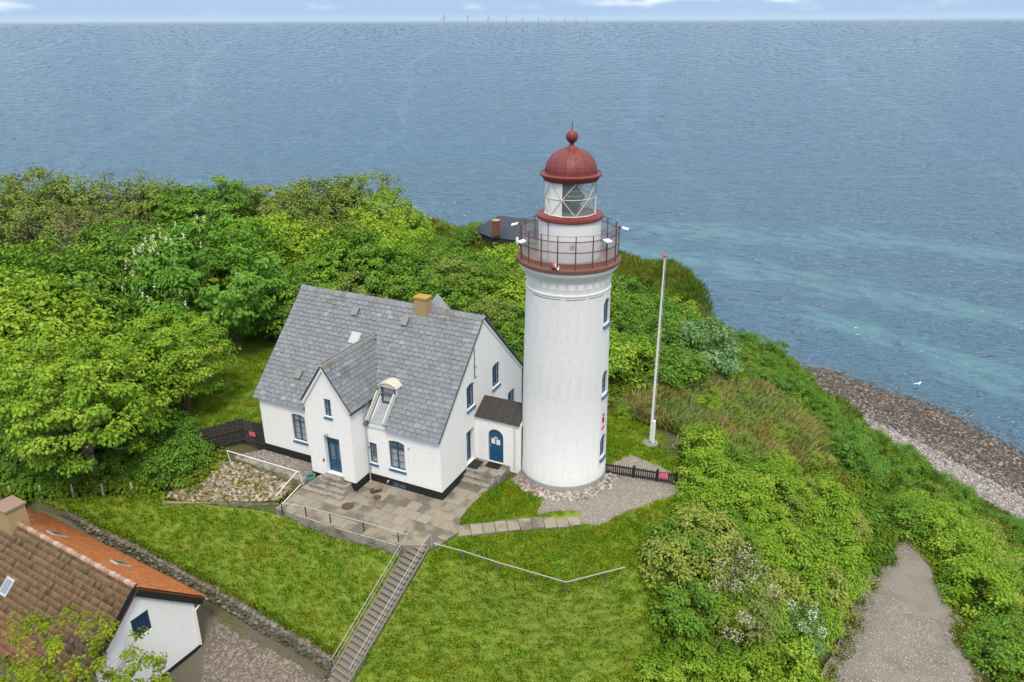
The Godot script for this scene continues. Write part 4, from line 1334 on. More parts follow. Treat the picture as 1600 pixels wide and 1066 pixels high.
func make_steps(H: Node3D, BV: float) -> void:
	var s := Node3D.new()
	put(s, "door_steps", H)
	for k in 4:
		var q: Array = [[6.0, 7.35, -0.42, 0.80], [5.45, 7.75, -0.62, 0.55], [5.40, 8.0, -0.95, 0.37], [5.35, 8.25, -1.28, 0.18]][k]
		var st := st_new()
		box(st, Vector3(q[0], -0.2 if k > 0 else 0.5, BV + q[2]), Vector3(q[1], q[3], BV + (0.29 if k == 0 else -0.03 - 0.003 * k)))
		obj("step", done(st), M.concrete, s)
	# landing and steps before the connecting passage
	var t := Node3D.new()
	put(t, "passage_steps", H)
	for k in 3:
		var st := st_new()
		var z0: float = [2.85, 2.5, 2.15][k]
		box(st, Vector3(-2.35 + 0.2 * k, -0.2, z0), Vector3(-0.03 - 0.004 * k, 0.6 - 0.2 * k, 4.3 - 0.01 * k))
		obj("step", done(st), M.concrete, t)
func make_connector(H: Node3D) -> void:
	var CV := 4.3
	var w := CSGCombiner3D.new()
	w.material_override = M.render_white
	var K := Node3D.new()
	put(K, "passage", H)
	put(w, "wall", K)
	csg_poly(w, PackedVector2Array([Vector2(CV, 0.2), Vector2(CV + 2.5, 0.2), Vector2(CV + 2.5, 3.62), Vector2(CV + 1.25, 4.28), Vector2(CV, 3.62)]), 3.1, Transform3D(Basis(Vector3(0, 0, 1), Vector3.UP, Vector3(-1, 0, 0)), Vector3(-3.105, 0, 0)))
	var dx := facing("front", -0.86, 0.6, CV)
	csg_poly(w, arch_outline(1.04, 2.35, 0.52, 14), 0.2, dx, true)
	var d := st_new()
	var o := arch_outline(1.0, 2.30, 0.5, 14)
	var t := Geometry2D.triangulate_polygon(o)
	for k in range(0, t.size(), 3):
		tri(d, Vector3(o[t[k]].x, o[t[k]].y, 0.0), Vector3(o[t[k + 1]].x, o[t[k + 1]].y, 0.0), Vector3(o[t[k + 2]].x, o[t[k + 2]].y, 0.0))
	for k in o.size():
		var a := o[k]
		var b := o[(k + 1) % o.size()]
		quad(d, Vector3(a.x, a.y, -0.06), Vector3(b.x, b.y, -0.06), Vector3(b.x, b.y, 0), Vector3(a.x, a.y, 0))
	for k in 4: box(d, Vector3(0.04 + 0.24 * k, 0.05, 0.002), Vector3(0.26 + 0.24 * k, 1.75, 0.012))
	var door := obj("arched_door", done(d), M.blue, K, dx.translated_local(Vector3(0.02, 0.02, -0.10)))
	for q in [[0.16, 1.25, 0.42, 1.62], [0.50, 1.22, 0.76, 1.60], [0.36, 1.66, 0.58, 1.75]]:
		obj("notice", box_mesh(Vector3(q[0], q[1], 0.013), Vector3(q[2], q[3], 0.017)), plain(C3(0.72, 0.73, 0.74), 0.8), door)
	obj("handle", box_mesh(Vector3(0.05, 1.0, 0.013), Vector3(0.09, 1.16, 0.04)), M.zinc, door)
	# felted roof in sheets
	for k in 5:
		var st := st_new()
		var u1 := 0.02 - k * 0.62
		var u0 := u1 - 0.6
		slab(st, Vector3(u1, 3.66, CV - 0.18), Vector3(u0, 3.66, CV - 0.18), Vector3(u0, 4.46, CV + 1.25), Vector3(u1, 4.46, CV + 1.25), 0.05)
		if k > 0: slab(st, Vector3(u1 + 0.03, 3.69, CV - 0.18), Vector3(u1 - 0.03, 3.69, CV - 0.18), Vector3(u1 - 0.03, 4.49, CV + 1.25), Vector3(u1 + 0.03, 4.49, CV + 1.25), 0.03)
		obj("roof_sheet", done(st), M.felt, K)
	var bk := st_new()
	slab(bk, Vector3(-3.08, 3.66, CV + 2.68), Vector3(0.0, 3.66, CV + 2.68), Vector3(0.0, 4.46, CV + 1.255), Vector3(-3.08, 4.46, CV + 1.255), 0.05)
	obj("rear_roof", done(bk), M.felt, K)
	obj("downpipe", pipe([Vector3(-2.72, 3.55, CV - 0.1), Vector3(-2.72, 0.6, CV - 0.1)], 0.04), plain(C3(0.55, 0.54, 0.52), 0.6), K)
	for q in [[-0.30, 3.55, 0.7, 1.0], [-1.38, 3.9, 0.95, 0.6]]:
		var m := tag(obj("door_mat", box_mesh(Vector3(-q[2] * 0.5, 0, -q[3] * 0.5), Vector3(q[2] * 0.5, 0.02, q[3] * 0.5)), M.tar, self, Transform3D(Basis(HU, Vector3.UP, HV), house_pt(q[0] - 0.02, 0.603, q[1]))), "black doormat at the blue arched door" if q[0] < -1 else "black doormat at the house's side door", "doormat")

# ------------------------------------------------------------------ lighthouse tower
func ring_of(st: SurfaceTool, r: float, y: float, thick: float, n := 40) -> void:
	for k in n:
		var a := TAU * k / n
		var b := TAU * (k + 1) / n
		tube(st, Vector3(cos(a) * r, y, sin(a) * r), Vector3(cos(b) * r, y, sin(b) * r), thick, thick, 5, false)
func make_tower() -> void:
	var T := thing("lighthouse", "white round lighthouse tower with red dome and rusty gallery", "lighthouse", TW)
	var b := TW.y
	var y := func(h: float) -> float: return h - b
	# body with window pockets towards the sea side
	var body := CSGCombiner3D.new()
	body.material_override = M.tower_white
	put(body, "tower_wall", T)
	var sh := CSGMesh3D.new()
	sh.mesh = lathe([Vector2(0, -0.3), Vector2(2.60, -0.3), Vector2(2.60, 1.0), Vector2(2.57, 1.05), Vector2(2.50, y.call(6.5)), Vector2(2.36, y.call(12.5)), Vector2(2.36, y.call(13.15)), Vector2(2.44, y.call(13.35)), Vector2(2.62, y.call(13.6)), Vector2(2.76, y.call(13.78)), Vector2(2.76, y.call(13.92)), Vector2(0, y.call(13.92))], 72)
	body.add_child(sh)
	var to_eye := atan2(-TW.x, -TW.z)
	var win_a := deg_to_rad(66.0) + to_eye
	var out := Vector3(sin(win_a), 0, cos(win_a))
	var side := Vector3.UP.cross(out)
	for h in [2.05, 6.2, 10.55]:
		var rr: float = 2.57 - (h - 1.5) * 0.0185
		var xf := Transform3D(Basis(side, Vector3.UP, out), Vector3(0, y.call(h), 0) + out * (rr + 0.02) - side * 0.39)
		csg_poly(body, arch_outline(0.78, 1.5, 0.39, 10), 0.45, xf, true)
		make_window(T, xf, 0.78, 1.5, 0.39, {"cols": 2, "rows": 3, "deep": 0.22, "mat": M.frame_blue})
	# dentil panels under the cornice
	for k in 30:
		var a := TAU * k / 30.0
		var d := Vector3(sin(a), 0, cos(a))
		var s := Vector3.UP.cross(d)
		var st := st_new()
		box(st, Vector3(-0.16, 0, -0.05), Vector3(0.16, 0.52, 0.022), Transform3D(Basis(s, Vector3.UP, d), Vector3(0, y.call(12.88), 0) + d * 2.36))
		obj("corbel", done(st), M.tower_white, T)
	var band := lathe([Vector2(2.36, y.call(12.50)), Vector2(2.40, y.call(12.53)), Vector2(2.40, y.call(12.60)), Vector2(2.36, y.call(12.63))], 72)
	obj("string_course", band, M.tower_white, T)
	obj("footing", lathe([Vector2(2.64, -0.5), Vector2(2.64, 0.36), Vector2(2.59, 0.40)], 72), plain(C3(0.30, 0.31, 0.31), 0.85), T)
	# hairline crack under the corbels
	var cr := RandomNumberGenerator.new()
	cr.seed = 44
	for q in [[-0.9, -0.15], [-0.05, 0.42], [0.5, 0.95]]:
		var pts := []
		for k in 9:
			var ca := to_eye + lerpf(q[0], q[1], k / 8.0)
			pts.append(Vector3(sin(ca) * 2.372, y.call(12.38) + cr.randf_range(-0.012, 0.012), cos(ca) * 2.372))
		obj("wall_crack", pipe(pts, 0.014, 4), plain(C3(0.06, 0.055, 0.05), 0.95), T)
	# gallery
	obj("gallery_deck", lathe([Vector2(1.6, y.call(13.92)), Vector2(2.82, y.call(13.925)), Vector2(2.86, y.call(13.97)), Vector2(2.86, y.call(14.12)), Vector2(2.80, y.call(14.16)), Vector2(1.6, y.call(14.17))], 72), M.rust, T)
	var rail := Node3D.new()
	put(rail, "gallery_railing", T)
	var n := 18
	for k in n:
		var a := TAU * (k + 0.35) / n
		var p := Vector3(cos(a) * 2.68, 0, sin(a) * 2.68)
		var st := st_new()
		tube(st, p + Vector3(0, y.call(14.15), 0), p + Vector3(0, y.call(15.92), 0), 0.035, 0.03, 6)
		obj("post", done(st), M.rust_bar, rail)
	for q in [[14.42, 0.022], [15.05, 0.022], [15.62, 0.022], [15.90, 0.012]]:
		var st := st_new()
		ring_of(st, 2.68, y.call(q[0]), q[1])
		obj("rail", done(st), M.rust_bar, rail)
	var net := StandardMaterial3D.new()
	net.albedo_color = Color(0.66, 0.66, 0.67, 0.5)
	net.transparency = BaseMaterial3D.TRANSPARENCY_ALPHA
	net.roughness = 0.9
	for k in n:
		var st := st_new()
		for j in 3:
			var a := TAU * (k + 0.35 + j / 3.0) / n
			var c := TAU * (k + 0.35 + (j + 1) / 3.0) / n
			var A := Vector3(cos(a), 0, sin(a)) * 2.66
			var B := Vector3(cos(c), 0, sin(c)) * 2.66
			quad(st, B + Vector3(0, y.call(14.42), 0), A + Vector3(0, y.call(14.42), 0), A + Vector3(0, y.call(15.62), 0), B + Vector3(0, y.call(15.62), 0))
		obj("wire_mesh", done(st), net, rail)
	# drum and lantern sill
	obj("drum", lathe([Vector2(1.66, y.call(14.17)), Vector2(1.69, y.call(14.2)), Vector2(1.69, y.call(16.34)), Vector2(1.6, y.call(16.34))], 64), plain(C3(0.67, 0.67, 0.67), 0.6), T)
	obj("lantern_sill", lathe([Vector2(1.6, y.call(16.32)), Vector2(1.78, y.call(16.32)), Vector2(1.82, y.call(16.38)), Vector2(1.80, y.call(16.52)), Vector2(1.42, y.call(16.60)), Vector2(1.2, y.call(16.60))], 64), M.red_paint, T)
	make_lantern(T, y, to_eye)
	# dome
	obj("dome_eave", lathe([Vector2(1.3, y.call(18.34)), Vector2(1.46, y.call(18.34)), Vector2(1.50, y.call(18.46)), Vector2(1.64, y.call(18.58)), Vector2(1.66, y.call(18.66)), Vector2(1.58, y.call(18.72)), Vector2(1.58, y.call(18.68)), Vector2(1.36, y.call(18.72))], 64), M.red_paint, T)
	var dome := st_new()
	var sides := 16
	var prof := []
	for k in 9:
		var a := k / 8.0 * 1.35
		prof.append(Vector2(1.40 * cos(a), y.call(18.72) + 1.25 * sin(a)))
	for k in 8:
		for j in sides:
			var a := TAU * (j + 0.3) / sides
			var c := TAU * (j + 1.3) / sides
			var p: Vector2 = prof[k]
			var q: Vector2 = prof[k + 1]
			quad(dome, Vector3(cos(a) * p.x, p.y, -sin(a) * p.x), Vector3(cos(c) * p.x, p.y, -sin(c) * p.x), Vector3(cos(c) * q.x, q.y, -sin(c) * q.x), Vector3(cos(a) * q.x, q.y, -sin(a) * q.x))
	var dm := obj("dome", done(dome), M.red_paint, T)
	for j in sides:
		var a := TAU * (j + 0.3) / sides
		var seam := []
		for p in prof: seam.append(Vector3(cos(a) * p.x, p.y, -sin(a) * p.x))
		obj("seam", pipe(seam, 0.012, 4), M.red_paint, dm)
	obj("finial", lathe([Vector2(0.34, y.call(19.93)), Vector2(0.30, y.call(20.0)), Vector2(0.14, y.call(20.06)), Vector2(0.10, y.call(20.18)), Vector2(0.14, y.call(20.22))], 24, true, false), M.red_paint, T)
	var bp := []
	for k in 13:
		var a := -PI / 2 + PI * k / 12.0
		bp.append(Vector2(cos(a) * 0.32, y.call(20.53) + sin(a) * 0.33))
	obj("ball", lathe(bp, 24, true, false), M.red_paint, T)
	obj("lightning_rod", pipe([Vector3(0, y.call(20.8), 0), Vector3(0, y.call(21.25), 0)], 0.02, 6), M.dark_metal, T)
	# cable down the drum, round vent, red emblem marks beside the windows
	var ca := to_eye - 0.72
	obj("drum_cable", pipe([Vector3(sin(ca) * 1.71, y.call(14.2), cos(ca) * 1.71), Vector3(sin(ca) * 1.71, y.call(16.3), cos(ca) * 1.71)], 0.018, 6), M.dark_metal, T)
	var va := to_eye + 0.10
	obj("wall_vent", lathe([Vector2(0.13, 0.0), Vector2(0.13, 0.05), Vector2(0.0, 0.06)], 16), plain(C3(0.25, 0.22, 0.2), 0.7), T, Transform3D(Basis(Vector3.UP, va) * Basis(Vector3.RIGHT, PI / 2), Vector3(sin(va) * 1.69, y.call(15.1), cos(va) * 1.69)))
	var ea := win_a - 0.06
	var eo := Vector3(sin(ea), 0, cos(ea))
	var ex := Transform3D(Basis(Vector3.UP.cross(eo), Vector3.UP, eo), Vector3(0, y.call(4.05), 0) + eo * 2.535)
	var em := st_new()
	box(em, Vector3(-0.16, 0.0, 0), Vector3(0.16, 0.11, 0.03), Transform3D(Basis(Vector3.BACK, 0.35), Vector3.ZERO)); box(em, Vector3(-0.09, 0.36, 0), Vector3(0.10, 0.72, 0.03)); box(em, Vector3(-0.14, 0.66, 0.001), Vector3(0.02, 0.74, 0.031)); box(em, Vector3(-0.05, 0.82, 0), Vector3(0.09, 0.95, 0.03))
	obj("wall_emblem", done(em), plain(C3(0.42, 0.012, 0.02), 0.5), T, ex)
	# pipe where the passage meets the tower
	var pa := to_eye - 1.32
	obj("wall_pipe", pipe([Vector3(sin(pa) * 2.62, 0.2, cos(pa) * 2.62), Vector3(sin(pa) * 2.58, 3.2, cos(pa) * 2.58)], 0.03, 6), M.dark_metal, T)
	make_gallery_fittings(y, to_eye)
func make_lantern(T: Node3D, y: Callable, to_eye: float) -> void:
	var R := 1.38
	var y0: float = y.call(16.60)
	var y1: float = y.call(18.36)
	var n := 12
	var L := Node3D.new()
	put(L, "lantern", T)
	var ym := (y0 + y1) * 0.5
	for k in n:
		var a := to_eye + TAU * (k + 0.4) / n
		var b := to_eye + TAU * (k + 1.4) / n
		var A := Vector3(sin(a), 0, cos(a)) * R
		var B := Vector3(sin(b), 0, cos(b)) * R
		var mid := wrapf((a + b) * 0.5 - to_eye, -PI, PI)
		var g := st_new()
		for q in [[y0, ym], [ym, y1]]:
			quad(g, A + Vector3(0, q[0], 0), B + Vector3(0, q[0], 0), B + Vector3(0, q[1], 0), A + Vector3(0, q[1], 0))
		var blank := mid < -0.35 and mid > -2.4
		obj("blanking_panel" if blank else "pane", done(g), plain(C3(0.68, 0.69, 0.68), 0.6) if blank else M.lantern_glass, L)
		var st := st_new()
		var h0 := Vector3(0, y0, 0)
		var hm := Vector3(0, ym, 0)
		var h1 := Vector3(0, y1, 0)
		var w := 1.012
		if k % 2 == 0:
			tube(st, A * w + h0, B * w + hm, 0.024, 0.024, 5); tube(st, B * w + hm, A * w + h1, 0.024, 0.024, 5)
		else:
			tube(st, B * w + h0, A * w + hm, 0.024, 0.024, 5); tube(st, A * w + hm, B * w + h1, 0.024, 0.024, 5)
		tube(st, A * w + hm, B * w + hm, 0.022, 0.022, 5)
		tube(st, A * w + h0, B * w + h0, 0.035, 0.035, 5)
		obj("glazing_bar", done(st), plain(C3(0.55, 0.52, 0.45), 0.6), L)
	# lens, pedestal and dark back curtain
	var lens := StandardMaterial3D.new()
	lens.albedo_color = Color(0.30, 0.42, 0.40)
	lens.roughness = 0.08; lens.metallic_specular = 0.9; lens.metallic = 0.25
	var pr := []
	for k in 15:
		var t := k / 14.0
		pr.append(Vector2(0.42 + 0.34 * sin(t * PI) + (0.03 if k % 2 else 0.0), y0 + 0.35 + t * 1.15))
	pr.append(Vector2(0.0, y0 + 1.55))
	obj("fresnel_lens", lathe(pr, 32), lens, L)
	obj("lens_pedestal", lathe([Vector2(0.45, y0 - 0.02), Vector2(0.45, y0 + 0.28), Vector2(0.6, y0 + 0.34), Vector2(0.4, y0 + 0.36)], 24), M.dark_metal, L)
	obj("lantern_floor", lathe([Vector2(1.3, y0 - 0.01), Vector2(0.0, y0 + 0.004)], 32), plain(C3(0.12, 0.12, 0.12), 0.9), L)
func make_gallery_fittings(y: Callable, to_eye: float) -> void:
	var names := [[-1.02, 15.85, "white flat floodlight on the gallery rail, upper one over the woods side"], [-0.98, 15.35, "white flat floodlight low on the gallery rail above the slate house"], [0.72, 15.62, "white flat floodlight on the gallery rail before the drum"], [1.45, 15.8, "white flat floodlight on the gallery rail over the open sea"]]
	for k in names.size():
		var q: Array = names[k]
		var a: float = to_eye + q[0] * (1.0 if k != 0 else 1.55)
		var d := Vector3(sin(a), 0, cos(a))
		var o := thing("floodlight", q[2], "floodlight", TW + Vector3(0, y.call(q[1]), 0) + d * 2.72, "floodlights on the gallery railing")
		o.rotation.y = a
		var st := st_new()
		box(st, Vector3(-0.19, 0.06, 0.08), Vector3(0.19, 0.10, 0.44), Transform3D(Basis(Vector3.RIGHT, 0.25), Vector3.ZERO))
		obj("lamp_head", done(st), M.white_paint, o)
		obj("arm", pipe([Vector3(0, 0, -0.04), Vector3(0, 0.05, 0.25)], 0.025, 6), M.dark_metal, o)
	var a2 := to_eye - 0.28
	var d2 := Vector3(sin(a2), 0, cos(a2))
	var bl := thing("beacon_lamp", "small red and white round lamp at the gallery's edge", "lamp", TW + Vector3(0, y.call(14.18), 0) + d2 * 2.72)
	bl.rotation.y = a2
	obj("housing", lathe([Vector2(0.0, 0.0), Vector2(0.10, 0.0), Vector2(0.15, 0.14), Vector2(0.12, 0.28), Vector2(0.0, 0.30)], 16, true, false), plain(C3(0.42, 0.07, 0.03), 0.5), bl)
	obj("reflector", lathe([Vector2(0.0, 0.05), Vector2(0.16, 0.06), Vector2(0.22, 0.16)], 16), M.white_paint, bl, Transform3D(Basis(Vector3.BACK, -1.35), Vector3(0.06, 0.16, 0.06)))
	obj("base", box_mesh(Vector3(-0.12, -0.03, -0.12), Vector3(0.12, 0.0, 0.12)), M.dark_metal, bl)
	var a3 := to_eye - 1.42
	var d3 := Vector3(sin(a3), 0, cos(a3))
	var dish := thing("antenna_dish", "pale round antenna on the gallery railing facing the woods", "antenna", TW + Vector3(0, y.call(15.0), 0) + d3 * 2.75)
	dish.rotation.y = a3
	obj("drum_dish", lathe([Vector2(0.0, 0.0), Vector2(0.24, 0.02), Vector2(0.26, 0.14), Vector2(0.0, 0.18)], 20), plain(C3(0.6, 0.58, 0.54), 0.6), dish, Transform3D(Basis(Vector3.RIGHT, PI / 2), Vector3(0, 0, 0.02)))
	obj("bracket", pipe([Vector3(0, -0.2, -0.04), Vector3(0, 0.2, -0.04)], 0.03, 6), M.dark_metal, dish)

# ------------------------------------------------------------------ garden, terrace, walls, rails
var lawn_polys := []
var track_poly := PackedVector2Array()
var foot_poly := PackedVector2Array()
func grass_tint(p: Vector2, r: RandomNumberGenerator) -> Color:
	var t := noise.get_noise_2d(p.x * 22.0, p.y * 22.0) + noise.get_noise_2d(p.x * 90.0 + 50.0, p.y * 90.0) * 0.6
	var g := r.randf_range(0.82, 1.18)
	var c := Color(0.85, 1.0, 0.7).lerp(Color(1.45, 1.12, 0.9), clampf(t * 1.1 + 0.35, 0.0, 1.0))
	return Color(c.r * g, c.g * g, c.b * g)
func make_lawn(called: String, poly: PackedVector2Array, seed_: int, per_m2: float, keep: Array = []) -> void:
	lawn_polys.append(poly)
	var area := 0.0
	for k in poly.size(): area += poly[k].cross(poly[(k + 1) % poly.size()]) * 0.5
	var o := structure(called, drape(poly, 0.35, 0.035), M.lawn)
	var t := scatter("grass", M.tuft, M.leaf, poly, int(absf(area) * per_m2), seed_, 0.7, 1.35, grass_tint, o, 0.03, 0.15, keep)
	scatter("weeds", M.weed, M.leaf, poly, int(absf(area) * 0.35), seed_ + 1, 0.5, 1.3, func(_p, r): return Color(r.randf_range(0.7, 1.1), r.randf_range(0.8, 1.1), 0.8), o, 0.03, 0.3, keep)
func make_grounds_detail() -> void:
	var green := [C3(0.17, 0.28, 0.018), C3(0.20, 0.32, 0.020), C3(0.25, 0.34, 0.026), C3(0.14, 0.25, 0.015)]
	M.tuft = blades(201, 30, 0.09, 0.19, 0.03, green, 1.1)
	var wl := Leaves.new()
	var r := RandomNumberGenerator.new()
	r.seed = 31
	clump(wl, r, Vector3(0, 0.08, 0), 0.28, 0.35, 40, 0.13, [C3(0.08, 0.19, 0.014), C3(0.10, 0.22, 0.018), C3(0.12, 0.22, 0.02)], Vector3(0, -0.4, 0))
	M.weed = wl.mesh()
	# lawns
	var lower := ground_poly([[440, 806], [480, 820], [520, 831], [560, 844], [600, 858], [634, 868]])
	for k in 9: 
		var s := stair_pt(k / 8.0, 0.72)
		lower.append(Vector2(s.x, s.z))
	for k in range(wall_line.size() - 1, -1, -1):
		var w: Vector3 = wall_line[k][0]
		lower.append(Vector2(w.x - 0.04, w.z + 0.07))
	lower.append_array(ground_poly([[60, 782], [115, 780], [215, 774], [258, 770], [256, 783], [300, 787]]))
	make_lawn("lawn", wavy(lower, 1.0, 0.04, 1), 211, 70.0)
	var gr := wavy(ground_poly([[838, 806], [850, 780], [800, 752], [815, 735], [942, 735], [985, 712], [1020, 726], [1062, 745], [1062, 772], [1020, 785], [990, 797], [962, 808], [932, 823], [907, 818], [905, 800], [870, 800]]), 0.7, 0.06, 5)
	var slabs := ground_poly([[712, 840], [714, 822], [908, 800], [910, 818], [842, 823], [760, 838]])
	var upper := ground_poly([[683, 858], [714, 840], [716, 822], [735, 795], [757, 772], [775, 764], [790, 754], [815, 742], [942, 735], [1065, 745], [1085, 790], [1040, 830], [1020, 880], [1025, 930], [1030, 990], [1040, 1060]])
	upper.append_array(PackedVector2Array([Vector2(9, -24), Vector2(-6.5, -24), Vector2(-7.4, -27.5)]))
	for k in range(8, -1, -1):
		var s := stair_pt(k / 8.0, -0.72)
		upper.append(Vector2(s.x, s.z))
	make_lawn("lawn", wavy(upper, 1.0, 0.05, 2), 221, 70.0, [gr, slabs])
	var back := ground_poly([[940, 640], [975, 655], [1012, 668], [1060, 700], [1075, 715], [1066, 748], [942, 736], [900, 700], [900, 640]])
	make_lawn("lawn", wavy(back, 0.8, 0.06, 4), 241, 60.0, [gr])
	var rear := PackedVector2Array([Vector2(-17.5, -45.5), Vector2(-14, -50), Vector2(-14, -58), Vector2(-22, -64), Vector2(-27, -56), Vector2(-25, -48), Vector2(-20, -44.2)])
	make_lawn("lawn", rear, 251, 40.0)
	# gravel round the tower, along the house and beside the flagpole
	structure("gravel", drape(gr, 0.35, 0.07), M.gravel)
	var gr2 := house_poly([[8.5, -0.02], [13.6, -0.02], [14.7, -1.3], [13.4, -1.5], [8.5, -1.75]])
	structure("gravel", drape(gr2, 0.5, 0.04), M.gravel)
	var gp := ground_poly([[1030, 702], [1042, 688], [1068, 684], [1082, 694], [1070, 712], [1048, 714]])
	structure("bare_soil", drape(wavy(gp, 0.5, 0.05, 6), 0.4, 0.06), plain(C3(0.075, 0.065, 0.055), 0.95))
	# pebbles on the gravel
	var peb := func(_p, rr): 
		var g: float = rr.randf_range(0.07, 0.42)
		return Color(g * 1.06, g, g * 0.93)
	var fine := stone_mesh(301, 0.7)
	for q in [[gr, 9000, 0.03, 0.09], [gr2, 2200, 0.03, 0.08]]:
		var s := scatter("pebbles", fine, M.tint, q[0], q[1], 311 + q[1], q[2], q[3], peb, self, 0.05, 0.5)
		tag(s, "grey and buff gravel chips spread round the tower" if q[1] > 5000 else "brown gravel chips along the house's black plinth", "gravel")
	# ring of broken stone at the tower's foot
	var ring := PackedVector2Array()
	for k in 24:
		var a := deg_to_rad(-62.0) + deg_to_rad(150.0) * k / 23.0
		ring.append(Vector2(TW.x + sin(a) * 3.45, TW.z + cos(a) * 3.45))
	for k in range(23, -1, -1):
		var a := deg_to_rad(-62.0) + deg_to_rad(150.0) * k / 23.0
		ring.append(Vector2(TW.x + sin(a) * 2.66, TW.z + cos(a) * 2.66))
	var cobble := stone_mesh(302, 0.6)
	var rs := scatter("rubble_stones", cobble, M.tint, ring, 620, 312, 0.10, 0.30, func(_p, rr):
		var q: float = rr.randf()
		var g: float = rr.randf_range(0.14, 0.5)
		return Color(g * 0.85, g * 0.55, g * 0.44) if q < 0.3 else Color(g * 0.85, g * 0.78, g * 0.70), self, 0.05, 0.6)
	tag(rs, "broken brick and pale stones ringing the tower's foot", "stones")
	# rock bed between the path and the lower lawn
	var bed := wavy(ground_poly([[436, 783], [380, 785], [300, 785], [262, 778], [290, 748], [330, 728], [362, 722], [400, 735], [450, 757], [456, 766]]), 0.8, 0.08, 7)
	structure("rockery_soil", drape(bed, 0.5, 0.05), grained([[0.25, C3(0.06, 0.055, 0.03)], [0.6, C3(0.13, 0.115, 0.06)], [0.85, C3(0.20, 0.17, 0.10)]], 1.0, 0.05, 5, 81, 0.95, 3.0))
	var bs := scatter("rockery_stones", cobble, M.tint, bed, 1900, 313, 0.08, 0.27, func(_p, rr):
		var q: float = rr.randf()
		var g: float = rr.randf_range(0.07, 0.42)
		return Color(g * 1.0, g * 0.66, g * 0.52) if q < 0.25 else Color(g * 1.08, g * 0.95, g * 0.78), self, 0.06, 0.6)
	tag(bs, "rounded beach stones covering the rockery bank under the white handrail", "stones")
	var bg := scatter("rockery_grass", M.tuft, M.leaf, bed, 900, 314, 0.9, 1.6, func(_p, rr): return Color(rr.randf_range(1.3, 2.0), rr.randf_range(0.9, 1.2), 1.0), self, 0.05, 0.2)
	tag(bg, "thin yellowing grass growing between the rockery stones", "grass")
	make_terrace()
	make_retaining_wall()
	make_stairs()
	make_rails()
	make_fences()
	make_yard()
	make_track_and_beach()
func clip_slabs(parent: Node, outline: PackedVector2Array, step: Vector2, y0: float, y1: float, mats: Array, seed_: int, called: String, gap := 0.02) -> void:
	# paving slabs cut to an outline, in the parent's own axes
	var r := RandomNumberGenerator.new()
	r.seed = seed_
	var lo := outline[0]
	var hi := outline[0]
	for p in outline:
		lo = lo.min(p); hi = hi.max(p)
	var j := 0
	var y := lo.y
	while y < hi.y:
		var x := lo.x - (step.x * 0.5 if j % 2 else 0.0)
		while x < hi.x:
			var sq := PackedVector2Array([Vector2(x + gap / 2, y + gap / 2), Vector2(x + step.x - gap / 2, y + gap / 2), Vector2(x + step.x - gap / 2, y + step.y - gap / 2), Vector2(x + gap / 2, y + step.y - gap / 2)])
			for q in Geometry2D.intersect_polygons(sq, outline):
				if q.size() < 3: continue
				var a := 0.0
				for k in q.size(): a += q[k].cross(q[(k + 1) % q.size()]) * 0.5
				if absf(a) < 0.05: continue
				var w := r.randf_range(-0.006, 0.006)
				obj(called, prism(q, y0, y1 + w), mats[r.randi() % mats.size()], parent)
			x += step.x
		y += step.y
		j += 1
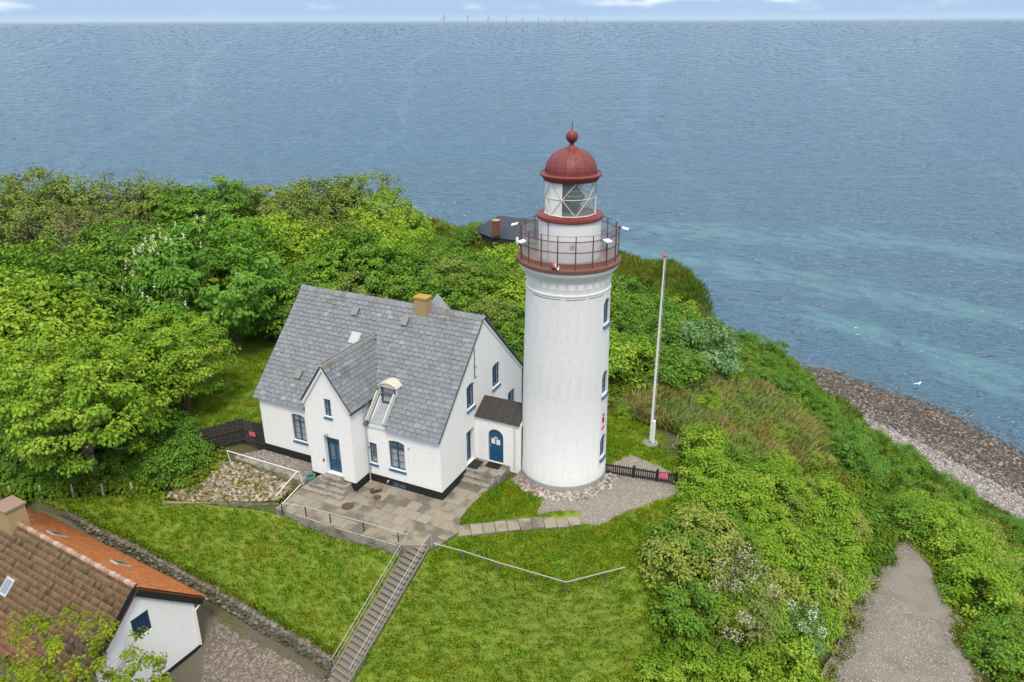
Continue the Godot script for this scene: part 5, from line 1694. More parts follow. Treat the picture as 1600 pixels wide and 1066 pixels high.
func make_terrace() -> void:
	var T := Node3D.new()
	put(T, "terrace", self)
	T.set_meta("kind", "structure")
	T.transform = Transform3D(Basis(HU, Vector3.UP, HV), HO)
	var outline := PackedVector2Array([Vector2(8.25, -4.65), Vector2(8.35, -2.0), Vector2(8.43, -1.40), Vector2(5.1, -1.40), Vector2(5.1, -0.03), Vector2(-0.03, -0.03), Vector2(-0.03, 2.4), Vector2(-2.0, 2.4), Vector2(-1.75, 0.6), Vector2(-1.8, -1.0), Vector2(-2.1, -1.7), Vector2(-2.3, -2.25), Vector2(-1.95, -3.7), Vector2(-0.2, -4.5), Vector2(4.4, -4.7)])
	obj("bedding", prism(outline, -0.4, 0.055), grained([[0.3, C3(0.16, 0.14, 0.10)], [0.7, C3(0.30, 0.26, 0.19)]], 0.9, 0.05, 4, 91, 0.95), T)
	var mats := []
	for q in [[C3(0.21, 0.185, 0.14), C3(0.25, 0.22, 0.168), C3(0.28, 0.25, 0.195), 0.50], [C3(0.225, 0.195, 0.142), C3(0.265, 0.232, 0.172), C3(0.295, 0.26, 0.20), 0.53], [C3(0.195, 0.175, 0.135), C3(0.235, 0.21, 0.163), C3(0.265, 0.24, 0.19), 0.47], [C3(0.23, 0.205, 0.16), C3(0.275, 0.248, 0.195), C3(0.305, 0.28, 0.225), 0.55]]:
		mats.append(grained([[0.25, q[0]], [0.55, q[1]], [0.8, q[2]]], 1.4, 0.03, 5, 92 + mats.size(), 0.85, 1.0, [[q[3], C3(0.075, 0.068, 0.055, 0.0)], [q[3] + 0.25, C3(0.075, 0.068, 0.055, 0.7)]], 9.5))
	clip_slabs(T, outline, Vector2(0.78, 0.78), 0.02, 0.075, mats, 95, "paving_slab", 0.018)
	# raised concrete edge on the bank side
	var st := st_new()
	var e := [Vector3(8.33, 0, -1.9), Vector3(8.33, 0, -4.72), Vector3(4.4, 0, -4.80), Vector3(-0.2, 0, -4.60)]
	for k in 3:
		var d: Vector3 = (e[k + 1] - e[k]).normalized()
		var n := Vector3(-d.z, 0, d.x)
		var xf := Transform3D(Basis(d, Vector3.UP, d.cross(Vector3.UP)), e[k])
		box(st, Vector3(-0.06, -0.75, -0.06), Vector3((e[k + 1] as Vector3).distance_to(e[k]) - 0.07, 0.06 + 0.004 * k, 0.06), xf)
	obj("terrace_edge", done(st), M.concrete, T)
	# iron covers in the paving and the small brick drain
	for q in [[4.69, -2.88, 0.36, "round rusty iron manhole cover in the paving below the steps"], [3.63, -1.42, 0.24, "small rusty iron cover beside the brick drain"]]:
		tag(obj("manhole_cover", lathe([Vector2(0, 0.0), Vector2(q[2], 0.0), Vector2(q[2], 0.02), Vector2(q[2] - 0.03, 0.022), Vector2(q[2] - 0.05, 0.014), Vector2(0, 0.016)], 24), M.iron, self, Transform3D(Basis.IDENTITY, house_pt(q[0], 0.083, q[1]))), q[3], "manhole cover")
	var dr := thing("drain_box", "reddish brick drain box standing on the paving near the downpipe", "drain", house_pt(4.05, 0.083, -0.95))
	dr.rotation.y = 0.45
	obj("body", box_mesh(Vector3(-0.32, 0, -0.16), Vector3(0.30, 0.22, 0.16)), M.iron, dr)
	obj("lid", box_mesh(Vector3(-0.1, 0.222, -0.18), Vector3(0.34, 0.26, 0.18)), plain(C3(0.20, 0.135, 0.12), 0.85), dr)
	# flower pot
	var pot := thing("flower_pot", "turquoise glazed pot beside the front steps", "pot", house_pt(8.28, 0.10, -1.75))
	obj("pot", lathe([Vector2(0.0, 0.0), Vector2(0.20, 0.0), Vector2(0.29, 0.30), Vector2(0.31, 0.42), Vector2(0.26, 0.42), Vector2(0.25, 0.36)], 20), plain(C3(0.06, 0.30, 0.30), 0.35), pot)
	obj("soil", lathe([Vector2(0.25, 0.36), Vector2(0.0, 0.38)], 20), plain(C3(0.06, 0.045, 0.03), 0.95), pot)
	# concrete edging of the upper gravel path
	var kerb := st_new()
	for k in 5:
		var a := 8.5 + k * 1.22
		slab(kerb, Vector3(a + 1.2, 0.10, -2.0 + (a - 7.3) * 0.05), Vector3(a, 0.10, -2.02 + (a - 8.5) * 0.05), Vector3(a, 0.10, -1.55 + (a - 8.5) * 0.05), Vector3(a + 1.2, 0.10, -1.55 + (a - 7.3) * 0.05), 0.5)
	var ko := obj("path_kerb", done(kerb), M.concrete, self, Transform3D(Basis(HU, Vector3.UP, HV), HO))
	ko.set_meta("kind", "structure")
	var bk := st_new()
	for q in [[436, 787, -0.28, 380, 787, -0.5], [380, 787, -0.5, 315, 787, -0.78], [315, 787, -0.78, 255, 786, -1.0]]:
		var ka := at(q[0], q[1], q[2]) + Vector3(0, 0.12, 0)
		var kb := at(q[3], q[4], q[5]) + Vector3(0, 0.12, 0)
		var kw := Vector3(0.03, 0, 0.14)
		slab(bk, kb + kw, ka + kw - (ka - kb).normalized() * 0.02, ka - (ka - kb).normalized() * 0.02, kb, 0.4)
	var bko := obj("bank_kerb", done(bk), M.concrete, self)
	bko.set_meta("kind", "structure")
	# slabs leading from the terrace to the gravel
	var path := Node3D.new()
	put(path, "slab_path", self)
	path.set_meta("kind", "structure")
	var a0 := at(716, 831, 0.08)
	var b0 := at(905, 811, 0.2)
	for k in 10:
		var t0 := k / 10.0
		var p := a0.lerp(b0, t0)
		var q := a0.lerp(b0, t0 + 0.1)
		var d := (q - p).normalized()
		var s := d.cross(Vector3.UP).normalized()
		var wide := 0.46 + (0.16 if k > 6 else 0.0)
		var st2 := st_new()
		var up := Vector3(0, 0.06 + 0.02 * (k % 2), 0)
		slab(st2, p + s * wide + d * 0.02 + up, q + s * wide - d * 0.02 + up, q - s * wide - d * 0.02 + up, p - s * wide + d * 0.02 + up, 0.12)
		obj("paving_slab", done(st2), mats[(k * 7) % 4], path)
func make_retaining_wall() -> void:
	var W := thing("stone_wall", "low mossy fieldstone retaining wall between the grass bank and cobbled yard", "wall")
	var r := RandomNumberGenerator.new()
	r.seed = 77
	var shapes := []
	for k in 6: shapes.append(stone_mesh(400 + k, 0.72))
	var mats := []
	for q in [C3(0.13, 0.115, 0.09), C3(0.17, 0.155, 0.12), C3(0.10, 0.088, 0.07), C3(0.16, 0.13, 0.09), C3(0.24, 0.225, 0.19), C3(0.10, 0.105, 0.05)]:
		mats.append(grained([[0.25, Color(q.r * 0.6, q.g * 0.6, q.b * 0.6)], [0.75, Color(q.r * 1.15, q.g * 1.15, q.b * 1.15)]], 0.6, 0.04, 4, 410 + mats.size(), 0.95, 2.0))
	var core := st_new()
	var many := []
	for k in wall_line.size() - 1:
		var a: Vector3 = wall_line[k][0]
		var b: Vector3 = wall_line[k + 1][0]
		var off := Vector3(-0.10, 0, 0.17)
		a += off; b += off
		var da: float = wall_line[k][1]
		var db: float = wall_line[k + 1][1]
		var n := Vector3(-(b - a).z, 0, (b - a).x).normalized() * 0.17
		var low := Vector3(0, -0.25, 0)
		var dn := Vector3(0, -0.02, 0)
		var A := a + Vector3(0, da, 0) + low
		var B := b + Vector3(0, db, 0) + low
		quad(core, A + n, B + n, b + n + dn, a + n + dn); quad(core, B - n, A - n, a - n + dn, b - n + dn); quad(core, a + n + dn, b + n + dn, b - n + dn, a - n + dn)
		var d := a.distance_to(b)
		var s := 0.0
		while s < d:
			var t := s / d
			var top := a.lerp(b, t)
			var dep := lerpf(da, db, t)
			var rows := 4
			for j in rows:
				var y := top.y + 0.02 + dep * (j + 0.3) / rows
				var size := r.randf_range(0.22, 0.44)
				var p := top + n.normalized() * (0.10 + r.randf_range(-0.02, 0.05)) + (b - a).normalized() * r.randf_range(-0.08, 0.08)
				p.y = y
				many.append([Transform3D(Basis.from_euler(Vector3(r.randf_range(-0.4, 0.4), r.randf() * TAU, r.randf_range(-0.4, 0.4))).scaled(Vector3(size, size * absf(dep) * 0.95, size)), p), r.randi() % 6])
			# top course
			var tp := top - n.normalized() * 0.08
			many.append([Transform3D(Basis.from_euler(Vector3(0, r.randf() * TAU, 0)).scaled(Vector3(r.randf_range(0.3, 0.5), 0.22, r.randf_range(0.3, 0.5))), tp + Vector3(0, -0.06, 0)), r.randi() % 6])
			s += 0.34
	var lip := PackedVector2Array()
	for q in wall_line: lip.append(Vector2((q[0] as Vector3).x - 0.16, (q[0] as Vector3).z + 0.26))
	for k in range(wall_line.size() - 1, -1, -1): lip.append(Vector2((wall_line[k][0] as Vector3).x + 0.12, (wall_line[k][0] as Vector3).z - 0.2))
	scatter("overhanging_grass", M.tuft, M.leaf, lip, 620, 335, 1.0, 2.0, func(_p, rr): return Color(rr.randf_range(0.6, 1.0), rr.randf_range(0.5, 0.85), 0.8), W, 0.0, 0.3)
	obj("mortar_core", done(core), M.stone_grey, W)
	many.sort_custom(func(p, q): return (p[0] as Transform3D).origin.distance_squared_to(EYE) < (q[0] as Transform3D).origin.distance_squared_to(EYE))
	var rest := st_new(true)
	for k in many.size():
		if k < 298: obj("stone", shapes[many[k][1]], mats[r.randi() % 6], W, many[k][0])
		else: rest.append_from(shapes[many[k][1]], 0, many[k][0])
	if many.size() > 298:
		var o := obj("far_stones", rest.commit(), mats[0], W)
		o.set_meta("kind", "stuff")
func make_stairs() -> void:
	var S := thing("garden_stairs", "long straight flight of concrete steps climbing the grass bank", "stairs", STAIR_A)
	var d := Vector3(STAIR_B.x - STAIR_A.x, 0, STAIR_B.z - STAIR_A.z)
	var run := d.length()
	S.basis = Basis(d.normalized(), Vector3.UP, d.normalized().cross(Vector3.UP))
	var n := 24
	var rise := -STAIR_B.y / n
	for k in n + 2:
		var st := st_new()
		var x := run * k / n
		var nose := 0.045
		box(st, Vector3(x - 0.01, -rise * k - 0.075, -0.55), Vector3(x + run / n + nose, -rise * k, 0.55))
		obj("step", done(st), M.step_stone, S)
	var bed := st_new()
	slab(bed, Vector3(-0.1, -0.20, 0.55), Vector3(run + 0.3, -rise * n - 0.24, 0.55), Vector3(run + 0.3, -rise * n - 0.24, -0.55), Vector3(-0.1, -0.20, -0.55), 0.3)
	obj("stair_bed", done(bed), plain(C3(0.05, 0.045, 0.035), 0.95), S)
	for z in [-0.66, 0.56]:
		var st := st_new()
		slab(st, Vector3(-0.1, 0.10, z + 0.1), Vector3(run + 0.2, -rise * n + 0.02, z + 0.1), Vector3(run + 0.2, -rise * n + 0.02, z), Vector3(-0.1, 0.10, z), 0.5)
		obj("stringer", done(st), M.step_stone, S)
	var R := thing("stair_handrail", "thin pale steel handrail with uprights along the stone steps' house side", "handrail", STAIR_A, "handrails of the garden steps")
	R.basis = S.basis
	var R2 := thing("stair_handrail", "pale steel handrail with a hooped top beside the garden steps", "handrail", STAIR_A, "handrails of the garden steps")
	R2.basis = S.basis
	for q in [[R, -0.62], [R2, 0.62]]:
		var z: float = -q[1]
		var P: Node3D = q[0]
		obj("rail", pipe([Vector3(-0.1, 0.85, z), Vector3(run, -rise * n + 0.85, z)], 0.02), M.rail_pale, P)
		obj("rail", pipe([Vector3(0.1, 0.45, z), Vector3(run, -rise * n + 0.47, z)], 0.011), M.rail_pale, P)
		for k in 5:
			var t := k / 4.0
			obj("post", pipe([Vector3(run * t, -rise * n * t - 0.1, z), Vector3(run * t, -rise * n * t + 0.85, z)], 0.016), M.rail_pale, P)
	obj("hoop", pipe([Vector3(-0.1, 0.85, -0.62), Vector3(-0.3, 0.8, -0.62), Vector3(-0.38, 0.6, -0.62), Vector3(-0.34, 0.0, -0.62)], 0.028), M.rail_pale, R2)
func make_rails() -> void:
	# terrace rail: pale pipe on dark posts
	var T := thing("terrace_railing", "low pale rail on dark posts along the terrace's outer edge", "railing", house_pt(8.3, 0, -4.7))
	var inv := T.global_transform.affine_inverse()
	var posts := [[441.6, 804, 437, 783], [478.8, 809.7, 477.8, 795.6], [517, 820, 516, 807], [568.8, 834, 567, 821], [622.8, 850, 621.3, 836]]
	var tops := []
	for q in posts:
		var foot := at(q[0], q[1], -0.05)
		var top := foot + Vector3(0, 0.78, 0)
		tops.append(inv * top)
		obj("post", pipe([inv * foot, inv * top], 0.035, 6), M.dark_metal, T)
	tops.append(tops[-1] + (tops[-1] - tops[-2]).normalized() * 0.6)
	obj("rail", pipe(tops, 0.026), M.rail_pale, T)
	# lawn rail
	var Lr := thing("lawn_railing", "pale rail on short dark posts bordering the upper lawn", "railing", at(678.4, 866, 0))
	inv = Lr.global_transform.affine_inverse()
	tops = []
	for q in [[678.4, 866], [723.6, 878], [778, 896], [832.4, 912], [884, 927], [946.6, 911]]:
		var foot := on_ground(q[0], q[1])
		tops.append(inv * (foot + Vector3(0, 0.70, 0)))
		obj("post", pipe([inv * (foot + Vector3(0, -0.15, 0)), tops[-1]], 0.042, 6), M.wood_grey, Lr)
	tops.append(tops[-1] + (tops[-1] - tops[-2]).normalized() * 1.0)
	obj("rail", pipe(tops, 0.027), M.rail_pale, Lr)
	# white handrails by the upper path
	var U := thing("path_handrail", "white pipe handrail above the rockery along the gravel path", "handrail", house_pt(14.4, 0, -2.3))
	inv = U.global_transform.affine_inverse()
	var w := [house_pt(14.38, 0.0, -2.2), house_pt(14.4, 1.0, -2.3), house_pt(8.62, 1.0, -2.3), house_pt(8.5, 0.05, -2.2)]
	for k in w.size(): w[k] = inv * w[k]
	obj("rail", pipe(w, 0.03), M.white_paint, U)
	var U2 := thing("sloping_handrail", "white pipe handrails slanting from the gravel path to the terrace rail", "handrail", house_pt(8.75, 0, -2.4))
	inv = U2.global_transform.affine_inverse()
	obj("upper_rail", pipe([inv * house_pt(8.75, 1.0, -2.36), inv * house_pt(8.36, 0.80, -4.70)], 0.032), M.white_paint, U2)
	obj("lower_rail", pipe([inv * house_pt(8.42, 0.30, -2.5), inv * house_pt(8.20, 0.12, -4.6)], 0.03), M.white_paint, U2)
func make_fences() -> void:
	var r := RandomNumberGenerator.new()
	r.seed = 12
	# weathered black plank fence at the house's far corner
	var F := thing("plank_fence", "tall weathered black plank fence running from the house corner", "fence", house_pt(13.45, 0, 0.3))
	var inv := F.global_transform.affine_inverse()
	var a := house_pt(13.55, 0.0, 0.1)
	var mid := house_pt(15.6, -0.15, 0.25)
	var b := house_pt(17.7, -0.55, -1.7)
	var seg := [[a, mid, 1.9, 1.9, 14], [mid, b, 1.9, 1.85, 20]]
	for q in seg:
		var p: Vector3 = q[0]
		var e: Vector3 = q[1]
		var d := Vector3(e.x - p.x, 0, e.z - p.z).normalized()
		for k in q[4]:
			var t: float = (k + 0.5) / q[4]
			var foot := p.lerp(e, t)
			var hgt: float = lerpf(q[2], q[3], t) + r.randf_range(-0.04, 0.04)
			var wide: float = p.distance_to(e) / q[4] * 0.47
			var xf := Transform3D(Basis(d, Vector3.UP, d.cross(Vector3.UP)), foot + d.cross(Vector3.UP) * (0.014 * (k % 2)))
			obj("plank", box_mesh(Vector3(-wide, -0.25, -0.012), Vector3(wide, hgt, 0.012), inv * xf), M.wood_dark if r.randf() < 0.6 or q[4] == 20 else M.wood_worn, F)
		for y in [0.35, 1.15]:
			obj("batten", pipe([inv * (p + Vector3(0, y, 0) - d.cross(Vector3.UP) * 0.05), inv * (e + Vector3(0, y, 0) - d.cross(Vector3.UP) * 0.05)], 0.04, 4), M.wood_dark, F)
	sign_on(F, inv, house_pt(14.55, 0.92, 0.10), HU, "pink notice on fence")
	# picket fence and gate from the tower to the hedge
	var P := thing("picket_fence", "low black picket fence and gate between the tower and the hedge", "fence", at(943, 742, 0.4))
	inv = P.global_transform.affine_inverse()
	var p0 := at(943, 742, 0.42)
	var p1 := at(1056, 760, 0.2)
	var n := 34
	var dd := Vector3(p1.x - p0.x, 0, p1.z - p0.z).normalized()
	for k in n:
		var foot := p0.lerp(p1, (k + 0.5) / n)
		var xf := Transform3D(Basis(dd, Vector3.UP, dd.cross(Vector3.UP)), foot)
		obj("picket", box_mesh(Vector3(-0.035, 0.04, 0.0), Vector3(0.035, 0.86, 0.02), inv * xf), M.tar, P)
	for t in [0.0, 0.42, 0.74, 1.0]:
		var foot := p0.lerp(p1, t)
		var xf := Transform3D(Basis(dd, Vector3.UP, dd.cross(Vector3.UP)), foot)
		obj("post", box_mesh(Vector3(-0.07, -0.2, -0.10), Vector3(0.07, 0.96, -0.002), inv * xf), M.tar, P)
	for y in [0.22, 0.68]:
		var xf := Transform3D(Basis(dd, Vector3.UP, dd.cross(Vector3.UP)), p0 + Vector3(0, y, 0))
		var st := st_new()
		var len := p0.distance_to(p1)
		slab(st, Vector3(0, 0.08, 0), Vector3(len, 0.08 + p1.y - p0.y, 0), Vector3(len, 0.08 + p1.y - p0.y, -0.045), Vector3(0, 0.08, -0.045), 0.08)
		obj("cross_rail", done(st), M.tar, P, inv * xf)
	sign_on(P, inv, p0.lerp(p1, 0.82) + Vector3(0, 0.62, 0) + dd.cross(Vector3.UP) * 0.03, -dd, "pink notice on gate")
	# pale posts of the wire fence under the trees
	for k in 5:
		var px: float = [18.0, 66.0, 115.0, 162.0, 208.0][k]
		var g := on_ground(px, 778.0 - k * 1.2)
		var o := thing("fence_post", "pale weathered concrete fence post under the leafy trees", "fence post", g, "pale fence posts along the undergrowth")
		var st := st_new()
		tube(st, Vector3(0, -0.3, 0), Vector3(0.03, 0.86, 0.02), 0.075, 0.065, 6)
		obj("shaft", done(st), plain(C3(0.42, 0.41, 0.37), 0.9), o)
		obj("strap", pipe([Vector3(-0.08, 0.7, 0), Vector3(0.1, 0.7, 0)], 0.012, 4), M.dark_metal, o)
	for k in 2:
		var y := 0.35 + k * 0.38
		var pts := []
		for q in 5: pts.append(on_ground([18.0, 66.0, 115.0, 162.0, 208.0][q], 778.0 - q * 1.2) + Vector3(0, y, 0.08))
		tag(obj("fence_wire", pipe(pts, 0.008, 4), M.dark_metal, self), "thin wire strung between the pale fence posts", "wire", "wires of the post fence")
func sign_on(_owner: Node3D, _inv: Transform3D, p: Vector3, along: Vector3, what: String) -> void:
	var o := thing("notice_board", "small pink warning notice on the black plank fence" if what.ends_with("fence") else "small pink warning notice on the black picket gate", "sign", p)
	o.basis = Basis(-along, Vector3.UP, (-along).cross(Vector3.UP))
	obj("board", box_mesh(Vector3(-0.27, -0.16, 0.02), Vector3(0.27, 0.17, 0.035)), M.pink, o)
	obj("panel", box_mesh(Vector3(-0.24, -0.13, 0.036), Vector3(0.24, 0.14, 0.039)), plain(C3(0.70, 0.16, 0.24), 0.5), o)
	for k in 3:
		obj("printed_line", box_mesh(Vector3(-0.19, 0.05 - k * 0.07, 0.040), Vector3(0.19 - 0.05 * k, 0.08 - k * 0.07, 0.042)), plain(C3(0.55, 0.03, 0.07), 0.6), o)
func make_yard() -> void:
	var poly := PackedVector2Array()
	for q in wall_line:
		var w: Vector3 = q[0]
		poly.append(Vector2(w.x - 0.22, w.z + 0.38))
	poly.append_array(PackedVector2Array([Vector2(-8.9, -28.6), Vector2(-7.9, -26.8), Vector2(-8.2, -20), Vector2(-30, -20), Vector2(-38, -36), Vector2(-33, -40.5)]))
	var Y := structure("cobbled_yard", drape(poly, 0.7, 0.03), M.yard)
	var band := wavy(PackedVector2Array([Vector2(-16.6, -32.6), Vector2(-13.4, -31.0), Vector2(-10.6, -29.3), Vector2(-9.2, -28.4), Vector2(-8.6, -25.5), Vector2(-12.8, -25.0), Vector2(-15.4, -27.4), Vector2(-16.4, -30.4)]), 1.0, 0.1, 8)
	var r := RandomNumberGenerator.new()
	r.seed = 19
	var shapes := [stone_mesh(420, 0.5), stone_mesh(421, 0.5), stone_mesh(422, 0.5)]
	var mats := []
	for q in [C3(0.17, 0.135, 0.11), C3(0.22, 0.18, 0.15), C3(0.135, 0.11, 0.095), C3(0.26, 0.205, 0.155), C3(0.16, 0.145, 0.135)]: mats.append(plain(q, 0.85))
	var made := 0
	var tries := 0
	while made < 298 and tries < 5000:
		tries += 1
		var p := Vector2(r.randf_range(-16.5, -8.6), r.randf_range(-32.6, -25.5))
		if not Geometry2D.is_point_in_polygon(p, band): continue
		var s := r.randf_range(0.12, 0.24)
		obj("cobble", shapes[made % 3], mats[r.randi() % 5], Y, Transform3D(Basis(Vector3.UP, r.randf() * TAU).scaled(Vector3(s, s * 0.7, s)), Vector3(p.x, height(p.x, p.y) + 0.03, p.y)))
		made += 1
	scatter("small_cobbles", shapes[0], M.tint, band, 5200, 321, 0.06, 0.16, func(_p, rr):
		var g: float = rr.randf_range(0.07, 0.24)
		return Color(g * 1.12, g * 0.93, g * 0.80), Y, 0.03, 0.3, [], 0.7)
	scatter("moss_tufts", M.tuft, M.leaf, wavy(PackedVector2Array([Vector2(-17.5, -34.0), Vector2(-13.5, -31.4), Vector2(-9.6, -29.2), Vector2(-9.4, -28.7), Vector2(-13.3, -30.8), Vector2(-17.3, -33.2)]), 0.8, 0.08, 9), 700, 322, 0.4, 0.8, func(_p, rr): return Color(rr.randf_range(1.0, 1.6), rr.randf_range(0.8, 1.1), 0.9), Y, 0.0, 0.3)
func make_track_and_beach() -> void:
	var track := wavy(ground_poly([[1384, 842], [1405, 834], [1432, 846], [1470, 905], [1500, 960], [1520, 1020], [1535, 1066]]) + PackedVector2Array([Vector2(26, -20), Vector2(14, -20)]) + ground_poly([[1280, 1066], [1310, 1000], [1345, 930], [1370, 880]]), 1.0, 0.12, 10)
	track_poly = track
	var tr := structure("gravel_track", drape(track, 0.6, 0.05), M.track)
	scatter("track_gravel", stone_mesh(430, 0.6), M.tint, track, 12000, 331, 0.03, 0.085, func(_p, rr):
		var g: float = rr.randf_range(0.10, 0.42)
		return Color(g * 1.04, g, g * 0.94), tr, 0.05, 0.5)
	scatter("verge_grass", M.tuft, M.leaf, track, 900, 334, 1.0, 2.2, func(_p, rr): return Color(rr.randf_range(0.8, 1.3), rr.randf_range(0.7, 1.0), 0.9), tr, 0.04, 0.2, Geometry2D.offset_polygon(track, -0.7))
	var foot := wavy(ground_poly([[1262, 712], [1280, 722], [1310, 745], [1345, 790], [1385, 838], [1400, 836], [1358, 785], [1322, 742], [1288, 715], [1268, 702]]), 1.2, 0.1, 11)
	foot_poly = foot
	structure("footpath", drape(foot, 0.6, 0.06), M.sand_track)
	var foot2 := PackedVector2Array([Vector2(37.5, -77.5), Vector2(40.5, -79.5), Vector2(44.5, -76), Vector2(47.5, -72), Vector2(46.5, -71.2), Vector2(43.0, -74.6)])
	structure("footpath", drape(foot2, 0.8, 0.5), M.sand_track)
	# shingle beach, dark stones by the water
	var beach := PackedVector2Array([Vector2(26, -110), Vector2(44, -110), Vector2(54, -104), Vector2(56, -89), Vector2(62, -76), Vector2(75, -55), Vector2(88, -30), Vector2(120, -30), Vector2(100, -66), Vector2(80, -93.5), Vector2(73, -111), Vector2(59, -127), Vector2(40, -134), Vector2(22, -132)])
	var bo := structure("beach", drape(beach, 2.0, 0.06), M.shingle)
	var inland := PackedVector2Array([Vector2(50, -108), Vector2(56, -89), Vector2(62, -76), Vector2(74, -57), Vector2(84, -57), Vector2(71, -83), Vector2(64, -98), Vector2(56, -112)])
	var shore := PackedVector2Array([Vector2(40, -114), Vector2(52.5, -108), Vector2(61, -96), Vector2(67.5, -82), Vector2(79.5, -58), Vector2(96, -66), Vector2(80, -92), Vector2(73.5, -110), Vector2(59, -126), Vector2(42, -132)])
	var sm := stone_mesh(431, 0.6)
	structure("weedy_shore", drape(wavy(shore, 2.5, 1.1, 12), 2.0, 0.12), grained([[0.25, C3(0.03, 0.024, 0.018)], [0.6, C3(0.07, 0.055, 0.04)], [0.85, C3(0.14, 0.11, 0.08)]], 3.0, 0.06, 4, 83, 0.8, 4.0))
	scatter("pale_shingle", sm, M.tint, inland, 16000, 332, 0.10, 0.36, func(_p, rr):
		var g: float = rr.randf_range(0.10, 0.40)
		return Color(g * 1.0, g * 0.95, g * 0.93) if rr.randf() > 0.15 else Color(g * 0.8, g * 0.62, g * 0.52), bo, 0.08, 0.5)
	scatter("dark_shingle", sm, M.tint, shore, 22000, 333, 0.14, 0.5, func(_p, rr):
		var g: float = rr.randf_range(0.02, 0.11)
		if rr.randf() < 0.16: g = rr.randf_range(0.10, 0.26)
		return Color(g * 1.15, g * 0.95, g * 0.78), bo, 0.12, 0.5)
	var r := RandomNumberGenerator.new()
	r.seed = 23
	var bm := [stone_mesh(440, 0.65), stone_mesh(441, 0.6), stone_mesh(442, 0.7)]
	var dark := plain(C3(0.045, 0.04, 0.035), 0.6)
	var grey := plain(C3(0.17, 0.165, 0.155), 0.85)
	for k in 70:
		var t := r.randf()
		var line := [Vector2(57, -124), Vector2(71.5, -109), Vector2(78, -93), Vector2(92, -74)]
		var f := t * 3.0
		var i := mini(int(f), 2)
		var p: Vector2 = (line[i] as Vector2).lerp(line[i + 1], f - i)
		var wet := k < 45
		p += Vector2(r.randf_range(-3.0, 1.6), r.randf_range(-1, 1)) if wet else Vector2(r.randf_range(-14, -4), r.randf_range(-2, 2))
		var s := r.randf_range(0.45, 1.05) if wet else r.randf_range(0.4, 0.85)
		var o := obj("boulder", bm[k % 3], dark if wet else grey, self, Transform3D(Basis.from_euler(Vector3(0, r.randf() * TAU, 0)).scaled(Vector3(s * 1.2, s * 0.8, s)), Vector3(p.x, height(p.x, p.y) + 0.15, p.y)))
		tag(o, "dark wet boulder lying at the waterline of the stony beach" if wet else "grey boulder lying high on the pale shingle", "boulder", "dark boulders at the waterline" if wet else "grey boulders on the shingle")

# ------------------------------------------------------------------ trees, shrubs and the rest of the place
var kinds := {}
func plant(kind: String, called: String, label: String, category: String, group: String, pos: Vector3, s := 1.0, turn := 0.0, tall := 1.0) -> Node3D:
	var list: Array = kinds[kind]
	var src: Node3D = list[rng.randi() % list.size()]
	var o: Node3D = src.duplicate()
	put(o, called, self)
	o.transform = Transform3D(Basis(Vector3.UP, turn).scaled(Vector3(s, s * tall, s)), pos)
	tag(o, label, category, group)
	return o
func tree_top(px: float, py: float, H: float) -> Vector3:
	# where a tree of height H stands whose top shows at that pixel
	var g := 0.0
	var p := Vector3.ZERO
	for k in 6:
		p = at(px, py, g + H)
		g = height(p.x, p.z) + bumps(p.x, p.z)
	return Vector3(p.x, g, p.z)
func shrub_zone(mix: Array, poly: PackedVector2Array, dist: float, most: int, seed_: int, smin: float, smax: float, place: String, group: String, keep: Array = []) -> void:
	# mix: [kind, name, looks]
	var r := RandomNumberGenerator.new()
	r.seed = seed_
	var lo := poly[0]
	var hi := poly[0]
	for p in poly:
		lo = lo.min(p); hi = hi.max(p)
	var got := []
	for t in most * 40:
		if got.size() >= most: break
		var p := Vector2(r.randf_range(lo.x, hi.x), r.randf_range(lo.y, hi.y))
		if not Geometry2D.is_point_in_polygon(p, poly): continue
		var ok := true
		for q in got:
			if p.distance_squared_to(q) < dist * dist:
				ok = false
				break
		for q in keep:
			if Geometry2D.is_point_in_polygon(p, q): ok = false
		if not ok: continue
		got.append(p)
		var m: Array = mix[r.randi() % mix.size()]
		plant(m[0], m[1], m[2] + " " + place, "shrub", group + ", " + m[0].replace("_", " "), Vector3(p.x, height(p.x, p.y) + bumps(p.x, p.y) - 0.1, p.y), r.randf_range(smin, smax), r.randf() * TAU, r.randf_range(0.8, 1.15))
